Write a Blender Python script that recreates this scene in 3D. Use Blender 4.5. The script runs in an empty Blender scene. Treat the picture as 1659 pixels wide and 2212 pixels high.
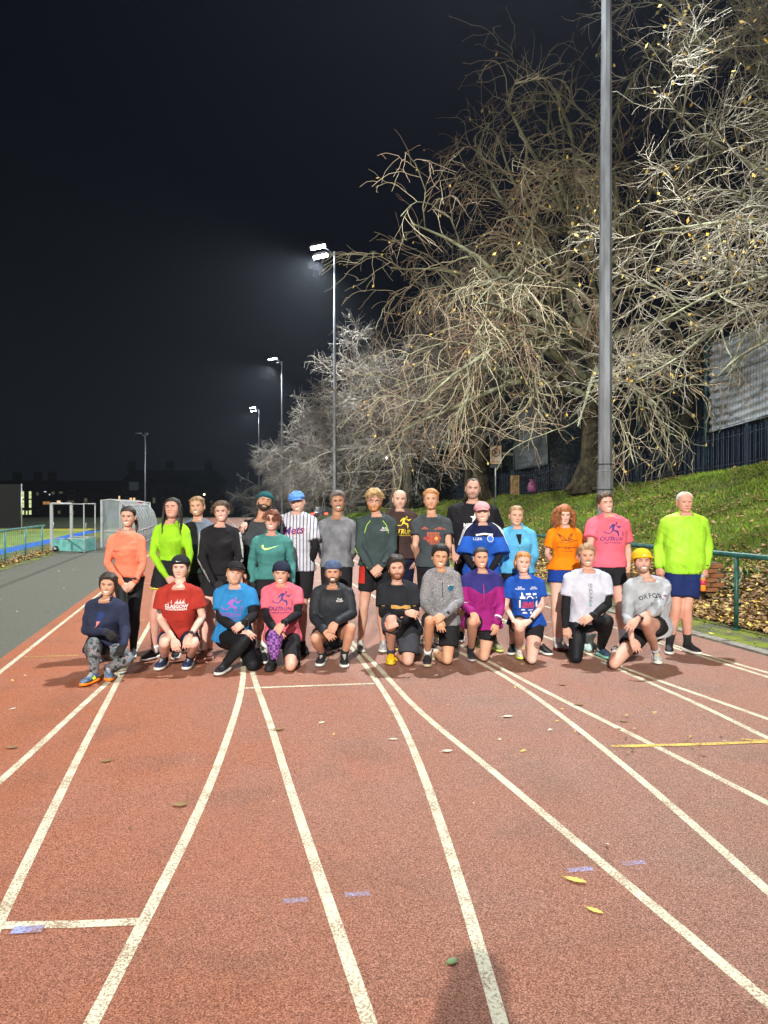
import bpy, bmesh, math, random
import numpy as np
from mathutils import Vector, Matrix
from mathutils.bvhtree import BVHTree
R = math.radians
rng = np.random.default_rng(7)
random.seed(7)
S = bpy.context.scene
COL = S.collection

# ---------------------------------------------------------------- camera
FPX, CX, CY, HOR, CH = 1599.0, 829.5, 1106.0, 1089.0, 1.68     # reference frame 1659 x 2212
PITCH = math.atan((CY - HOR) / FPX)
cam = bpy.data.cameras.new('camera'); camo = bpy.data.objects.new('camera', cam); COL.objects.link(camo)
camo.location = (0, 0, CH); camo.rotation_euler = (math.pi / 2 - PITCH, 0, 0)
cam.sensor_fit = 'VERTICAL'; cam.sensor_height = 24; cam.lens = 24 * FPX / 2212
cam.clip_start = 0.05; cam.clip_end = 2000
S.camera = camo

# ---------------------------------------------------------------- world (night sky)
w = bpy.data.worlds.new('World'); S.world = w; w.use_nodes = True
nt = w.node_tree; nt.nodes.clear()
wo = nt.nodes.new('ShaderNodeOutputWorld'); bg = nt.nodes.new('ShaderNodeBackground')
tc = nt.nodes.new('ShaderNodeTexCoord'); sx = nt.nodes.new('ShaderNodeSeparateXYZ'); rp = nt.nodes.new('ShaderNodeValToRGB')
nt.links.new(tc.outputs['Generated'], sx.inputs[0]); nt.links.new(sx.outputs['Z'], rp.inputs[0])
rp.color_ramp.elements[0].position = 0.0; rp.color_ramp.elements[0].color = (0.0085, 0.0120, 0.0180, 1)
rp.color_ramp.elements[1].position = 0.75; rp.color_ramp.elements[1].color = (0.0048, 0.0052, 0.0125, 1)
e = rp.color_ramp.elements.new(0.28); e.color = (0.0030, 0.0045, 0.0090, 1)
nt.links.new(rp.outputs[0], bg.inputs[0]); bg.inputs[1].default_value = 0.5
nt.links.new(bg.outputs[0], wo.inputs[0])

# ---------------------------------------------------------------- render settings
S.view_settings.view_transform = 'Standard'; S.view_settings.look = 'None'
S.view_settings.exposure = 0.18; S.view_settings.gamma = 1.0; S.view_settings.use_curve_mapping = False
S.cycles.use_denoising = True
S.cycles.max_bounces = 5; S.cycles.diffuse_bounces = 2; S.cycles.glossy_bounces = 2
S.cycles.transmission_bounces = 4; S.cycles.transparent_max_bounces = 12
S.cycles.sample_clamp_indirect = 3.0; S.cycles.volume_bounces = 0
S.cycles.volume_step_rate = 4; S.cycles.volume_max_steps = 64

# track geometry: rails of the place all run along TD; coordinate a = lateral offset, b = world Y
TD = -0.2305
def TB(a, y, z=0.0): return Vector((a + TD * y, y, z))
def TBn(a, y): return a + TD * y
POLES = [(7.3, 13.8), (7.3, 44.5), (7.3, 78.6), (7.3, 118.0), (7.3, -17.0)]
PH = 16.8
def spot(loc, tgt, power, col, ang=150, blend=0.6, rad=0.16):
    l = bpy.data.lights.new('floodlight_beam', 'SPOT'); l.energy = power; l.color = col
    l.spot_size = R(ang); l.spot_blend = blend; l.shadow_soft_size = rad
    o = bpy.data.objects.new('floodlight_beam', l); COL.objects.link(o); o.location = loc
    d = Vector(tgt) - Vector(loc); o.rotation_euler = d.to_track_quat('-Z', 'Y').to_euler()
    o['kind'] = 'helper'
    return o
COOL = (0.96, 0.985, 1.0); WARM = (1.0, 0.94, 0.85)
LAMPS = []
for k, (a, y) in enumerate(POLES):
    p = TB(a, y, PH)
    tgt = TB(a - 9, y + (0 if k else -4), 0)
    pw = [15500, 20000, 15000, 7000, 4500][k]
    col = COOL if k < 4 else WARM
    spot((p.x - 1.0, p.y - 0.1, PH - 0.62), tgt, pw, col, 165)
# mast behind the photographer, on the infield side
spot((-2.6, -24.0, 15.2), (0.0, 20.0, 0.0), 74000, WARM, 46, 1.0)
# far mast beyond the dark end of the track (left of frame) which lights the hockey pitch and the left of the group
spot((-34.0, 20.0, 15.0), (-24, 30, 0), 36000, WARM, 130)

# ---------------------------------------------------------------- helpers
def px_ray(x, y):
    vx, vz, vy = (x - CX) / FPX, -(y - CY) / FPX, 1.0
    c, s = math.cos(PITCH), math.sin(PITCH)
    return Vector((vx, vy * c + vz * s, vz * c - vy * s))
def G(x, y, z=0.0):
    d = px_ray(x, y); t = (z - CH) / d.z
    return Vector((d.x * t, d.y * t, z))
def P(x, y, Y):
    d = px_ray(x, y); t = Y / d.y
    return Vector((d.x * t, Y, CH + d.z * t))

def mesh_from(name, V, quads=None, tris=None, midx=None, mats=(), smooth=True):
    V = np.asarray(V, dtype=np.float32).reshape(-1, 3)
    nq = 0 if quads is None else len(quads); ntq = 0 if tris is None else len(tris)
    me = bpy.data.meshes.new(name)
    me.vertices.add(len(V)); me.vertices.foreach_set('co', V.ravel())
    loops = []; starts = []; tot = 0
    if nq:
        q = np.asarray(quads, dtype=np.int32).reshape(-1, 4); loops.append(q.ravel()); starts.append(np.arange(nq) * 4); tot = nq * 4
    if ntq:
        t = np.asarray(tris, dtype=np.int32).reshape(-1, 3); loops.append(t.ravel()); starts.append(tot + np.arange(ntq) * 3)
    L = np.concatenate(loops).astype(np.int32); st = np.concatenate(starts).astype(np.int32)
    me.loops.add(len(L)); me.loops.foreach_set('vertex_index', L)
    me.polygons.add(len(st)); me.polygons.foreach_set('loop_start', st)
    for m in mats: me.materials.append(m)
    if midx is not None: me.polygons.foreach_set('material_index', np.asarray(midx, dtype=np.int32))
    me.update(calc_edges=True); me.validate()
    me.polygons.foreach_set('use_smooth', np.full(len(me.polygons), smooth, dtype=bool))
    return me

class MB:
    """collects quads / tris with material indices"""
    def __init__(s): s.V = []; s.Q = []; s.T = []; s.qm = []; s.tm = []; s.n = 0
    def add(s, V, Q=None, T=None, m=0):
        V = np.asarray(V, float).reshape(-1, 3)
        if Q is not None and len(Q): s.Q.append(np.asarray(Q, int).reshape(-1, 4) + s.n); s.qm += [m] * len(Q)
        if T is not None and len(T): s.T.append(np.asarray(T, int).reshape(-1, 3) + s.n); s.tm += [m] * len(T)
        s.V.append(V); s.n += len(V); return s
    def arrays(s):
        V = np.concatenate(s.V); Q = np.concatenate(s.Q) if s.Q else None; T = np.concatenate(s.T) if s.T else None
        return V, Q, T, np.array(s.qm + s.tm)
    def mesh(s, name, mats, smooth=True):
        V, Q, T, m = s.arrays()
        return mesh_from(name, V, Q, T, m, mats, smooth)
    def box(s, c, size, rot=None, m=0, taper=1.0):
        x, y, z = [q / 2 for q in size]
        v = np.array([(-x, -y, -z), (x, -y, -z), (x, y, -z), (-x, y, -z), (-x * taper, -y * taper, z), (x * taper, -y * taper, z), (x * taper, y * taper, z), (-x * taper, y * taper, z)])
        if rot is not None: v = v @ np.array(rot).T
        return s.add(v + np.array(c), [(0, 3, 2, 1), (4, 5, 6, 7), (0, 1, 5, 4), (1, 2, 6, 5), (2, 3, 7, 6), (3, 0, 4, 7)], m=m)
    def tube(s, pts, r, k=8, m=0, cap=True):
        V, Q, T = tube(pts, r, k, cap); return s.add(V, Q, T, m)

def frames(pts):
    pts = np.asarray(pts, float); n = len(pts)
    t = np.gradient(pts, axis=0); t /= np.linalg.norm(t, axis=1)[:, None] + 1e-12
    ref = np.array([0, 0, 1.0]) if abs(t[0][2]) < 0.9 else np.array([0, 1.0, 0])
    U = np.zeros((n, 3)); W = np.zeros((n, 3)); u = np.cross(t[0], ref); u /= np.linalg.norm(u)
    for i in range(n):
        u = u - t[i] * np.dot(u, t[i]); u /= np.linalg.norm(u) + 1e-12
        U[i] = u; W[i] = np.cross(t[i], u)
    return t, U, W
def tube(pts, r, k=8, cap=True, round_=False):
    pts = np.asarray(pts, float); r = np.asarray(r, float) * np.ones(len(pts))
    if round_:
        t, _, _ = frames(pts)
        A = []; ra = []
        for f in (0.9, 0.5): A.append(pts[0] - t[0] * r[0] * f); ra.append(r[0] * math.sqrt(1 - f * f))
        Bp = []; rb = []
        for f in (0.5, 0.9): Bp.append(pts[-1] + t[-1] * r[-1] * f); rb.append(r[-1] * math.sqrt(1 - f * f))
        pts = np.vstack([A, pts, Bp]); r = np.concatenate([ra, r, rb])
    n = len(pts); t, U, W = frames(pts)
    an = np.linspace(0, 2 * math.pi, k, endpoint=False)
    V = pts[:, None, :] + r[:, None, None] * (np.cos(an)[None, :, None] * U[:, None, :] + np.sin(an)[None, :, None] * W[:, None, :])
    V = V.reshape(-1, 3)
    i = np.arange(n - 1)[:, None] * k; j = np.arange(k)[None, :]; j2 = (j + 1) % k
    Q = np.stack([i + j, i + j2, i + k + j2, i + k + j], -1).reshape(-1, 4)
    T = None
    if cap:
        V = np.vstack([V, pts[0], pts[-1]]); a0 = n * k; jj = np.arange(k); j2 = (jj + 1) % k
        T = np.vstack([np.stack([np.full(k, a0), j2, jj], -1), np.stack([np.full(k, a0 + 1), (n - 1) * k + jj, (n - 1) * k + j2], -1)])
    return V, Q, T
def tube_batch(PT, RR, k):
    """PT (B,n,3) RR (B,n): many thin tubes at once, no caps"""
    B, n, _ = PT.shape
    t = np.gradient(PT, axis=1); t /= np.linalg.norm(t, axis=2, keepdims=True) + 1e-9
    ref = np.zeros_like(t); ref[..., 0] = 0.31; ref[..., 1] = 0.9; ref[..., 2] = 0.29
    U = np.cross(t, ref); U /= np.linalg.norm(U, axis=2, keepdims=True) + 1e-9
    W = np.cross(t, U)
    an = np.linspace(0, 2 * math.pi, k, endpoint=False)
    V = PT[:, :, None, :] + RR[:, :, None, None] * (np.cos(an)[None, None, :, None] * U[:, :, None, :] + np.sin(an)[None, None, :, None] * W[:, :, None, :])
    base = (np.arange(B) * n * k)[:, None, None]; i = (np.arange(n - 1) * k)[None, :, None]; j = np.arange(k)[None, None, :]; j2 = (j + 1) % k
    Q = np.stack([base + i + j, base + i + j2, base + i + k + j2, base + i + k + j], -1).reshape(-1, 4)
    return V.reshape(-1, 3), Q
def loft(rings, cap=True):
    rings = [np.asarray(q, float) for q in rings]; n = len(rings); k = len(rings[0]); V = np.vstack(rings)
    i = np.arange(n - 1)[:, None] * k; j = np.arange(k)[None, :]; j2 = (j + 1) % k
    Q = np.stack([i + j, i + j2, i + k + j2, i + k + j], -1).reshape(-1, 4); T = None
    if cap:
        V = np.vstack([V, rings[0].mean(0), rings[-1].mean(0)]); a0 = n * k; jj = np.arange(k); j2 = (jj + 1) % k
        T = np.vstack([np.stack([np.full(k, a0), j2, jj], -1), np.stack([np.full(k, a0 + 1), (n - 1) * k + jj, (n - 1) * k + j2], -1)])
    return V, Q, T

def link(name, me, parent=None, loc=None, **props):
    o = bpy.data.objects.new(name, me); COL.objects.link(o)
    if parent is not None: o.parent = parent
    if loc is not None: o.location = loc
    for k, v in props.items(): o[k] = v
    return o
def thing(name, label, cat, loc=(0, 0, 0), rz=0, group=None):
    o = bpy.data.objects.new(name, None); COL.objects.link(o); o.location = loc; o.rotation_euler = (0, 0, rz)
    o.empty_display_size = 0.1
    o['label'] = label; o['category'] = cat
    if group: o['group'] = group
    return o
def tag(o, label, cat, group=None):
    o['label'] = label; o['category'] = cat
    if group: o['group'] = group
    return o
def copy_thing(src, loc, label, rz=None, scale=None):
    c = src.copy(); COL.objects.link(c); c.location = loc; c['label'] = label
    if rz is not None: c.rotation_euler = (0, 0, rz)
    if scale is not None: c.scale = (scale,) * 3
    for ch in src.children:
        d = ch.copy(); COL.objects.link(d); d.parent = c
        for g in ch.children:
            h = g.copy(); COL.objects.link(h); h.parent = d
    return c

# ---------------------------------------------------------------- materials
def mat(name, col, rough=0.8, metal=0.0, emit=None, es=0.0, var=0.0, vscale=5.0, col2=None, bump=0.0, bscale=60.0, spec=0.4, alpha=None, trans=0.0, sheen=0.0, detail=4.0, lo=0.35, hi=0.65, sss=0.0, stretch=None, coord='Object'):
    m = bpy.data.materials.new(name); m.use_nodes = True; t = m.node_tree; b = t.nodes['Principled BSDF']
    b.inputs['Base Color'].default_value = (*col, 1); b.inputs['Roughness'].default_value = rough; b.inputs['Metallic'].default_value = metal
    b.inputs['Specular IOR Level'].default_value = spec
    if trans: b.inputs['Transmission Weight'].default_value = trans
    if alpha is not None: b.inputs['Alpha'].default_value = alpha
    if sheen: b.inputs['Sheen Weight'].default_value = sheen
    if sss:
        b.inputs['Subsurface Weight'].default_value = sss; b.inputs['Subsurface Radius'].default_value = (0.02, 0.008, 0.004)
    if emit: b.inputs['Emission Color'].default_value = (*emit, 1); b.inputs['Emission Strength'].default_value = es
    tcn = t.nodes.new('ShaderNodeTexCoord'); src = tcn.outputs[coord]
    if stretch:
        mp = t.nodes.new('ShaderNodeMapping'); mp.inputs['Scale'].default_value = stretch; t.links.new(src, mp.inputs[0]); src = mp.outputs[0]
    if var or col2:
        n = t.nodes.new('ShaderNodeTexNoise'); n.inputs['Scale'].default_value = vscale; n.inputs['Detail'].default_value = detail
        t.links.new(src, n.inputs['Vector'])
        r = t.nodes.new('ShaderNodeValToRGB'); r.color_ramp.elements[0].position = lo; r.color_ramp.elements[1].position = hi
        c2 = col2 if col2 else tuple(max(0, c * (1 - var)) for c in col)
        r.color_ramp.elements[0].color = (*c2, 1)
        r.color_ramp.elements[1].color = (*(tuple(min(1, c * (1 + var)) for c in col) if not col2 else col), 1)
        t.links.new(n.outputs['Fac'], r.inputs[0]); t.links.new(r.outputs[0], b.inputs['Base Color'])
    if bump:
        n2 = t.nodes.new('ShaderNodeTexNoise'); n2.inputs['Scale'].default_value = bscale; n2.inputs['Detail'].default_value = 3
        t.links.new(src, n2.inputs['Vector'])
        bp = t.nodes.new('ShaderNodeBump'); bp.inputs['Strength'].default_value = min(1, bump); bp.inputs['Distance'].default_value = 0.01 if bscale < 200 else 0.004
        t.links.new(n2.outputs['Fac'], bp.inputs['Height']); t.links.new(bp.outputs[0], b.inputs['Normal'])
    return m

def track_mat():
    m = bpy.data.materials.new('track_rubber'); m.use_nodes = True; t = m.node_tree; b = t.nodes['Principled BSDF']
    N = t.nodes.new; Lk = t.links.new
    tcn = N('ShaderNodeTexCoord'); o = tcn.outputs['Object']
    # granule speckle
    v = N('ShaderNodeTexVoronoi'); v.inputs['Scale'].default_value = 230; Lk(o, v.inputs['Vector'])
    n = N('ShaderNodeTexNoise'); n.inputs['Scale'].default_value = 140; n.inputs['Detail'].default_value = 6; n.inputs['Roughness'].default_value = 0.9; Lk(o, n.inputs['Vector'])
    r = N('ShaderNodeValToRGB'); r.color_ramp.elements[0].position = 0.36; r.color_ramp.elements[0].color = (0.12, 0.030, 0.012, 1)
    r.color_ramp.elements[1].position = 0.66; r.color_ramp.elements[1].color = (0.60, 0.235, 0.12, 1)
    e = r.color_ramp.elements.new(0.5); e.color = (0.35, 0.094, 0.034, 1)
    mxg = N('ShaderNodeMath'); mxg.operation = 'MULTIPLY_ADD'; mxg.inputs[1].default_value = 0.26; sv = N('ShaderNodeSeparateXYZ'); Lk(v.outputs['Color'], sv.inputs[0]); sb = N('ShaderNodeMath'); sb.operation = 'SUBTRACT'; sb.inputs[1].default_value = 0.5; Lk(sv.outputs['X'], sb.inputs[0]); Lk(sb.outputs[0], mxg.inputs[0]); Lk(n.outputs['Fac'], mxg.inputs[2])
    Lk(mxg.outputs[0], r.inputs[0])
    # worn patches grey off; warm light on the left is painted in as orange
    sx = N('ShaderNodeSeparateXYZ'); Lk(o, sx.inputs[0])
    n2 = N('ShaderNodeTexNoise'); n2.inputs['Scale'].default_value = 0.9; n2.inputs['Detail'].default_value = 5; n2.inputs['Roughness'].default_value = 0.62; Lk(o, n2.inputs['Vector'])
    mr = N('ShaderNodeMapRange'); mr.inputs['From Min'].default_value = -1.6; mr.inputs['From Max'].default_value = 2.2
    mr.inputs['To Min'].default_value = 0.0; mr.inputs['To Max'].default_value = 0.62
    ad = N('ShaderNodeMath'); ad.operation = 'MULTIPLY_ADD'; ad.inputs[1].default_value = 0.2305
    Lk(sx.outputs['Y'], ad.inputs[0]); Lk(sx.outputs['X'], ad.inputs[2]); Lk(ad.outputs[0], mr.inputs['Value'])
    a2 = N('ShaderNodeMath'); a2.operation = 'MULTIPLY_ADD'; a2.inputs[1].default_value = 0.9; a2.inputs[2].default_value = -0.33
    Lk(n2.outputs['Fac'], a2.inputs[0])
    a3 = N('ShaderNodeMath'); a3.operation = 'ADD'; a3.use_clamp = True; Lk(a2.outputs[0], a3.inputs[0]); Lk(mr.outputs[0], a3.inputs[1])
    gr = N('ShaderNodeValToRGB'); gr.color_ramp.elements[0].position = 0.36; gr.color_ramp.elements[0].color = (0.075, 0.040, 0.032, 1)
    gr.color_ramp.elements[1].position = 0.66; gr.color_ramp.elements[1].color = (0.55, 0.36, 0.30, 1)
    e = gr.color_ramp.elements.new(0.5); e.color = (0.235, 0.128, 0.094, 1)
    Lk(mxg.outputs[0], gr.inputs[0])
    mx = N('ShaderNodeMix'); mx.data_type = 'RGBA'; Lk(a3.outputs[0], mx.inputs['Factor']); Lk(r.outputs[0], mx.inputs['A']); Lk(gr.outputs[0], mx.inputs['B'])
    # a few dark stains
    n4 = N('ShaderNodeTexNoise'); n4.inputs['Scale'].default_value = 1.7; n4.inputs['Detail'].default_value = 6; Lk(o, n4.inputs['Vector'])
    r4 = N('ShaderNodeValToRGB'); r4.color_ramp.elements[0].position = 0.33; r4.color_ramp.elements[0].color = (0.82, 0.88, 0.90, 1); r4.color_ramp.elements[1].position = 0.47; r4.color_ramp.elements[1].color = (1, 1, 1, 1)
    Lk(n4.outputs['Fac'], r4.inputs[0])
    mm = N('ShaderNodeMix'); mm.data_type = 'RGBA'; mm.blend_type = 'MULTIPLY'; mm.inputs['Factor'].default_value = 0.8
    Lk(mx.outputs['Result'], mm.inputs['A']); Lk(r4.outputs[0], mm.inputs['B']); Lk(mm.outputs['Result'], b.inputs['Base Color'])
    b.inputs['Roughness'].default_value = 0.62; b.inputs['Specular IOR Level'].default_value = 0.4
    bp = N('ShaderNodeBump'); bp.inputs['Strength'].default_value = 0.8; bp.inputs['Distance'].default_value = 0.006
    Lk(n.outputs['Fac'], bp.inputs['Height']); Lk(bp.outputs[0], b.inputs['Normal'])
    return m
def paint_mat(name, col, worn=0.5, under=(0.24, 0.11, 0.07)):
    m = bpy.data.materials.new(name); m.use_nodes = True; t = m.node_tree; b = t.nodes['Principled BSDF']; N = t.nodes.new; Lk = t.links.new
    tcn = N('ShaderNodeTexCoord'); o = tcn.outputs['Object']
    n = N('ShaderNodeTexNoise'); n.inputs['Scale'].default_value = 85; n.inputs['Detail'].default_value = 5; n.inputs['Roughness'].default_value = 0.8; Lk(o, n.inputs['Vector'])
    n2 = N('ShaderNodeTexNoise'); n2.inputs['Scale'].default_value = 6; n2.inputs['Detail'].default_value = 4; Lk(o, n2.inputs['Vector'])
    a = N('ShaderNodeMath'); a.operation = 'MULTIPLY_ADD'; a.inputs[1].default_value = 0.3; Lk(n2.outputs['Fac'], a.inputs[0]); Lk(n.outputs['Fac'], a.inputs[2])
    r = N('ShaderNodeValToRGB'); r.color_ramp.elements[0].position = 0.535 + 0.1 * worn; r.color_ramp.elements[0].color = (*under, 1)
    r.color_ramp.elements[1].position = 0.635 + 0.1 * worn; r.color_ramp.elements[1].color = (*col, 1)
    Lk(a.outputs[0], r.inputs[0]); Lk(r.outputs[0], b.inputs['Base Color']); b.inputs['Roughness'].default_value = 0.7
    bp = N('ShaderNodeBump'); bp.inputs['Strength'].default_value = 0.6; bp.inputs['Distance'].default_value = 0.005
    Lk(n.outputs['Fac'], bp.inputs['Height']); Lk(bp.outputs[0], b.inputs['Normal'])
    return m

M = {}
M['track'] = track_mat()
M['line'] = paint_mat('line_paint', (0.70, 0.68, 0.51), 0.42, (0.30, 0.20, 0.13))
M['yellow_line'] = paint_mat('yellow_paint', (0.75, 0.56, 0.10), 0.5)
M['blue_mark'] = paint_mat('blue_paint', (0.30, 0.38, 0.80), 1.0, (0.26, 0.15, 0.13))
M['asphalt'] = mat('asphalt', (0.105, 0.110, 0.088), 0.85, var=0.35, vscale=90, bump=0.6, bscale=140, detail=6)
M['moss'] = mat('moss', (0.16, 0.20, 0.012), 0.95, col2=(0.075, 0.078, 0.06), vscale=2.2, bump=0.8, bscale=60, detail=8, lo=0.42, hi=0.6)
M['kerb'] = mat('kerb_concrete', (0.22, 0.21, 0.18), 0.9, var=0.3, vscale=9, bump=0.4, bscale=80)
M['soil'] = mat('bank_soil', (0.055, 0.038, 0.022), 0.95, var=0.5, vscale=3, bump=1, bscale=30)
M['grass_base'] = mat('grass_base', (0.075, 0.095, 0.018), 0.95, col2=(0.045, 0.05, 0.012), vscale=1.2, bump=1, bscale=40, detail=8)
M['far_grass'] = mat('far_grass', (0.03, 0.05, 0.018), 0.95, var=0.4, vscale=0.4, bump=0.5, bscale=10)
M['turf'] = mat('pitch_turf', (0.24, 0.33, 0.07), 0.9, col2=(0.15, 0.22, 0.05), vscale=0.8, bump=0.3, bscale=50, detail=7)
M['turf_blue'] = mat('pitch_blue', (0.02, 0.12, 0.50), 0.85, var=0.2, vscale=4)
M['turf_yellow'] = mat('pitch_yellow', (0.42, 0.40, 0.05), 0.85, var=0.2, vscale=3)
M['galv'] = mat('galvanised_steel', (0.42, 0.45, 0.47), 0.42, metal=0.55, var=0.25, vscale=7, stretch=(1, 1, 0.25), detail=6)
M['galv2'] = mat('pole_steel', (0.20, 0.22, 0.245), 0.5, metal=0.4, var=0.3, vscale=6, stretch=(1, 1, 0.2), detail=6)
M['green_rail'] = mat('green_rail_paint', (0.012, 0.072, 0.062), 0.42, var=0.4, vscale=8, bump=0.2, bscale=30)
M['teal_post'] = mat('teal_post_paint', (0.015, 0.05, 0.055), 0.5, var=0.4, vscale=5)
M['teal_rail'] = mat('pitch_rail_paint', (0.07, 0.24, 0.22), 0.5, var=0.3, vscale=5)
M['blue_iron'] = mat('blue_iron_paint', (0.018, 0.030, 0.055), 0.5, var=0.3, vscale=9)
M['screen'] = mat('screen_mesh', (0.34, 0.38, 0.42), 0.7, var=0.12, vscale=0.9, detail=5, bump=0.3, bscale=12, stretch=(1, 1, 5)); M['screen_dark'] = mat('dark_screen_mesh', (0.085, 0.10, 0.115), 0.8, var=0.2, vscale=0.9, detail=5, stretch=(1, 1, 5))
M['white_metal'] = mat('white_metal', (0.38, 0.40, 0.40), 0.4, var=0.1, vscale=8)
M['goal_board'] = mat('goal_board', (0.12, 0.36, 0.34), 0.5, var=0.3, vscale=4)
M['black'] = mat('black_rubber', (0.012, 0.012, 0.012), 0.6)
M['dark'] = mat('dark_metal', (0.03, 0.03, 0.035), 0.5)
M['red'] = mat('red_plastic', (0.45, 0.02, 0.02), 0.5)
M['perspex'] = mat('cloudy_perspex', (0.45, 0.52, 0.55), 0.3, alpha=0.42, var=0.15, vscale=2)
M['lens'] = mat('lit_floodlight_glass', (1, 1, 1), 0.4, emit=(0.92, 0.96, 1.0), es=55)
M['brick'] = mat('brick', (0.20, 0.085, 0.035), 0.9, var=0.35, vscale=10, bump=0.5, bscale=60)
M['mortar'] = mat('mortar', (0.14, 0.11, 0.08), 0.95, var=0.2, vscale=20)
M['bark'] = mat('trunk_bark', (0.085, 0.075, 0.040), 0.95, col2=(0.03, 0.026, 0.018), vscale=5, bump=1, bscale=22, detail=8, stretch=(1, 1, 0.3))
M['limb'] = mat('algae_branch_bark', (0.34, 0.36, 0.23), 0.9, col2=(0.12, 0.11, 0.075), vscale=1.6, bump=0.8, bscale=40, detail=6)
M['twig'] = mat('twig_bark', (0.46, 0.43, 0.29), 0.85, col2=(0.30, 0.20, 0.135), vscale=0.5, detail=3)
M['twig_pale'] = mat('pale_twig_bark', (0.27, 0.255, 0.225), 0.85, col2=(0.14, 0.125, 0.10), vscale=0.5, detail=3)
M['twig_white'] = mat('right_tree_twig_bark', (0.42, 0.40, 0.33), 0.85, col2=(0.30, 0.27, 0.20), vscale=0.5, detail=3)
M['leaf_o'] = mat('orange_leaf', (0.62, 0.36, 0.05), 0.7, col2=(0.50, 0.40, 0.12), vscale=0.9)
M['leaf_y'] = mat('yellow_leaf', (0.72, 0.46, 0.06), 0.7, col2=(0.58, 0.50, 0.16), vscale=0.9)
M['leaf_b'] = mat('brown_leaf', (0.24, 0.135, 0.052), 0.75, col2=(0.10, 0.05, 0.02), vscale=4.5, detail=2)
M['leaf_t'] = mat('tan_leaf', (0.36, 0.24, 0.115), 0.7, col2=(0.20, 0.12, 0.05), vscale=6, detail=2)
M['blade'] = mat('grass_blade', (0.17, 0.29, 0.020), 0.8, col2=(0.07, 0.13, 0.012), vscale=0.7, detail=5)
M['blade_y'] = mat('yellow_grass_blade', (0.27, 0.33, 0.030), 0.8, col2=(0.10, 0.12, 0.02), vscale=1.3, detail=5)
# ================================================================ SETTING
def sheet(name, pts, z, m, sub=0, kind='structure'):
    V = [(p[0], p[1], z) for p in pts]; me = bpy.data.meshes.new(name); me.from_pydata(V, [], [list(range(len(V)))]); me.materials.append(m)
    return link(name, me, kind=kind)
YF = 150.0
# base terrain: level round the track, falling away to lower ground far behind
gx = np.concatenate([np.linspace(-900, -60, 10), np.linspace(-50, 40, 19), np.linspace(60, 900, 10)])
gy = np.concatenate([np.linspace(-900, -40, 8), np.linspace(-30, 90, 13), np.linspace(100, 160, 7), np.linspace(200, 1200, 9)])
GX, GY = np.meshgrid(gx, gy)
def drop(y): return -3.2 * np.clip((y - 95) / 60, 0, 1) ** 2 * (3 - 2 * np.clip((y - 95) / 60, 0, 1))
GZ = -0.03 + drop(GY)
nx_, ny_ = len(gx), len(gy)
ii = np.arange(ny_ - 1)[:, None] * nx_; jj = np.arange(nx_ - 1)[None, :]
link('ground', mesh_from('ground', np.stack([GX, GY, GZ], -1), np.stack([ii + jj, ii + jj + 1, ii + nx_ + jj + 1, ii + nx_ + jj], -1).reshape(-1, 4), None, None, [M['far_grass']]), kind='structure')

def strip(name, a0, a1, y0, y1, z, m, n=2):
    return sheet(name, [TB(a0, y0), TB(a1, y0), TB(a1, y1), TB(a0, y1)], z, m)
strip('path', -5.95, -2.30, -30, 92, -0.018, M['asphalt'])
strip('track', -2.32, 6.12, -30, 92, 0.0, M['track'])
strip('pitch', -60, -8.0, 5, 47, -0.010, M['turf'])
strip('pitch_border', -8.0, -7.1, 5, 47, -0.010, M['turf_blue'])
strip('pitch_line', -60, -8.0, 47, 51, -0.010, M['turf_yellow'])
strip('pitch_edge', -7.1, -5.95, -30, 92, -0.014, M['moss'])
strip('path_moss', -5.97, -5.35, -30, 92, -0.012, M['moss'])
# moss strip outside the track with a flush edging kerb
strip('verge', 6.34, 7.15, -30, 92, -0.006, M['moss'])
mb = MB()
for k in range(122):
    y = -30 + k + 0.5; c = TB(6.24, y, 0.0); an = math.atan(-TD)
    mb.box((c.x, c.y, -0.02), (0.16, 0.97, 0.07), np.array(Matrix.Rotation(an, 3, 'Z')))
link('kerb', mb.mesh('kerb', [M['kerb']], False), kind='structure')

# painted lines: laid along measured courses on the track surface
def catmull(pts, step=0.25):
    pts = [np.array(p[:2], float) for p in pts]; out = []
    pts = [2 * pts[0] - pts[1]] + pts + [2 * pts[-1] - pts[-2]]
    for i in range(1, len(pts) - 2):
        p0, p1, p2, p3 = pts[i - 1:i + 3]; n = max(1, int(np.linalg.norm(p2 - p1) / step)); n = min(n, 40)
        for k in range(n):
            t = k / n
            out.append(0.5 * ((2 * p1) + (-p0 + p2) * t + (2 * p0 - 5 * p1 + 4 * p2 - p3) * t * t + (-p0 + 3 * p1 - 3 * p2 + p3) * t ** 3))
    out.append(pts[-2]); return np.array(out)
def smooth_pts(c, it=6):
    for _ in range(it): c[1:-1] = 0.25 * c[:-2] + 0.5 * c[1:-1] + 0.25 * c[2:]
    return c
def painted(name, pts, wd, m, z=0.004, sm=8, jag=0.0):
    c = catmull(pts)
    if sm: c = smooth_pts(c, sm)
    t = np.gradient(c, axis=0); t /= np.linalg.norm(t, axis=1)[:, None]; nn = np.stack([-t[:, 1], t[:, 0]], -1)
    L = c + nn * wd / 2; Rr = c - nn * wd / 2; n = len(c)
    V = np.zeros((2 * n, 3)); V[0::2, :2] = L; V[1::2, :2] = Rr; V[:, 2] = z
    i = np.arange(n - 1) * 2
    return link(name, mesh_from(name, V, np.stack([i, i + 1, i + 3, i + 2], -1), None, None, [m], False), kind='structure')
def gp(l): return [G(*q) for q in l]
def far(m_, y0=14, y1=90):      # straight lane line running away along the track
    a = m_ * CH
    return [TB(a, y1), TB(a, 60), TB(a, 30), TB(a, y0)]
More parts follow.
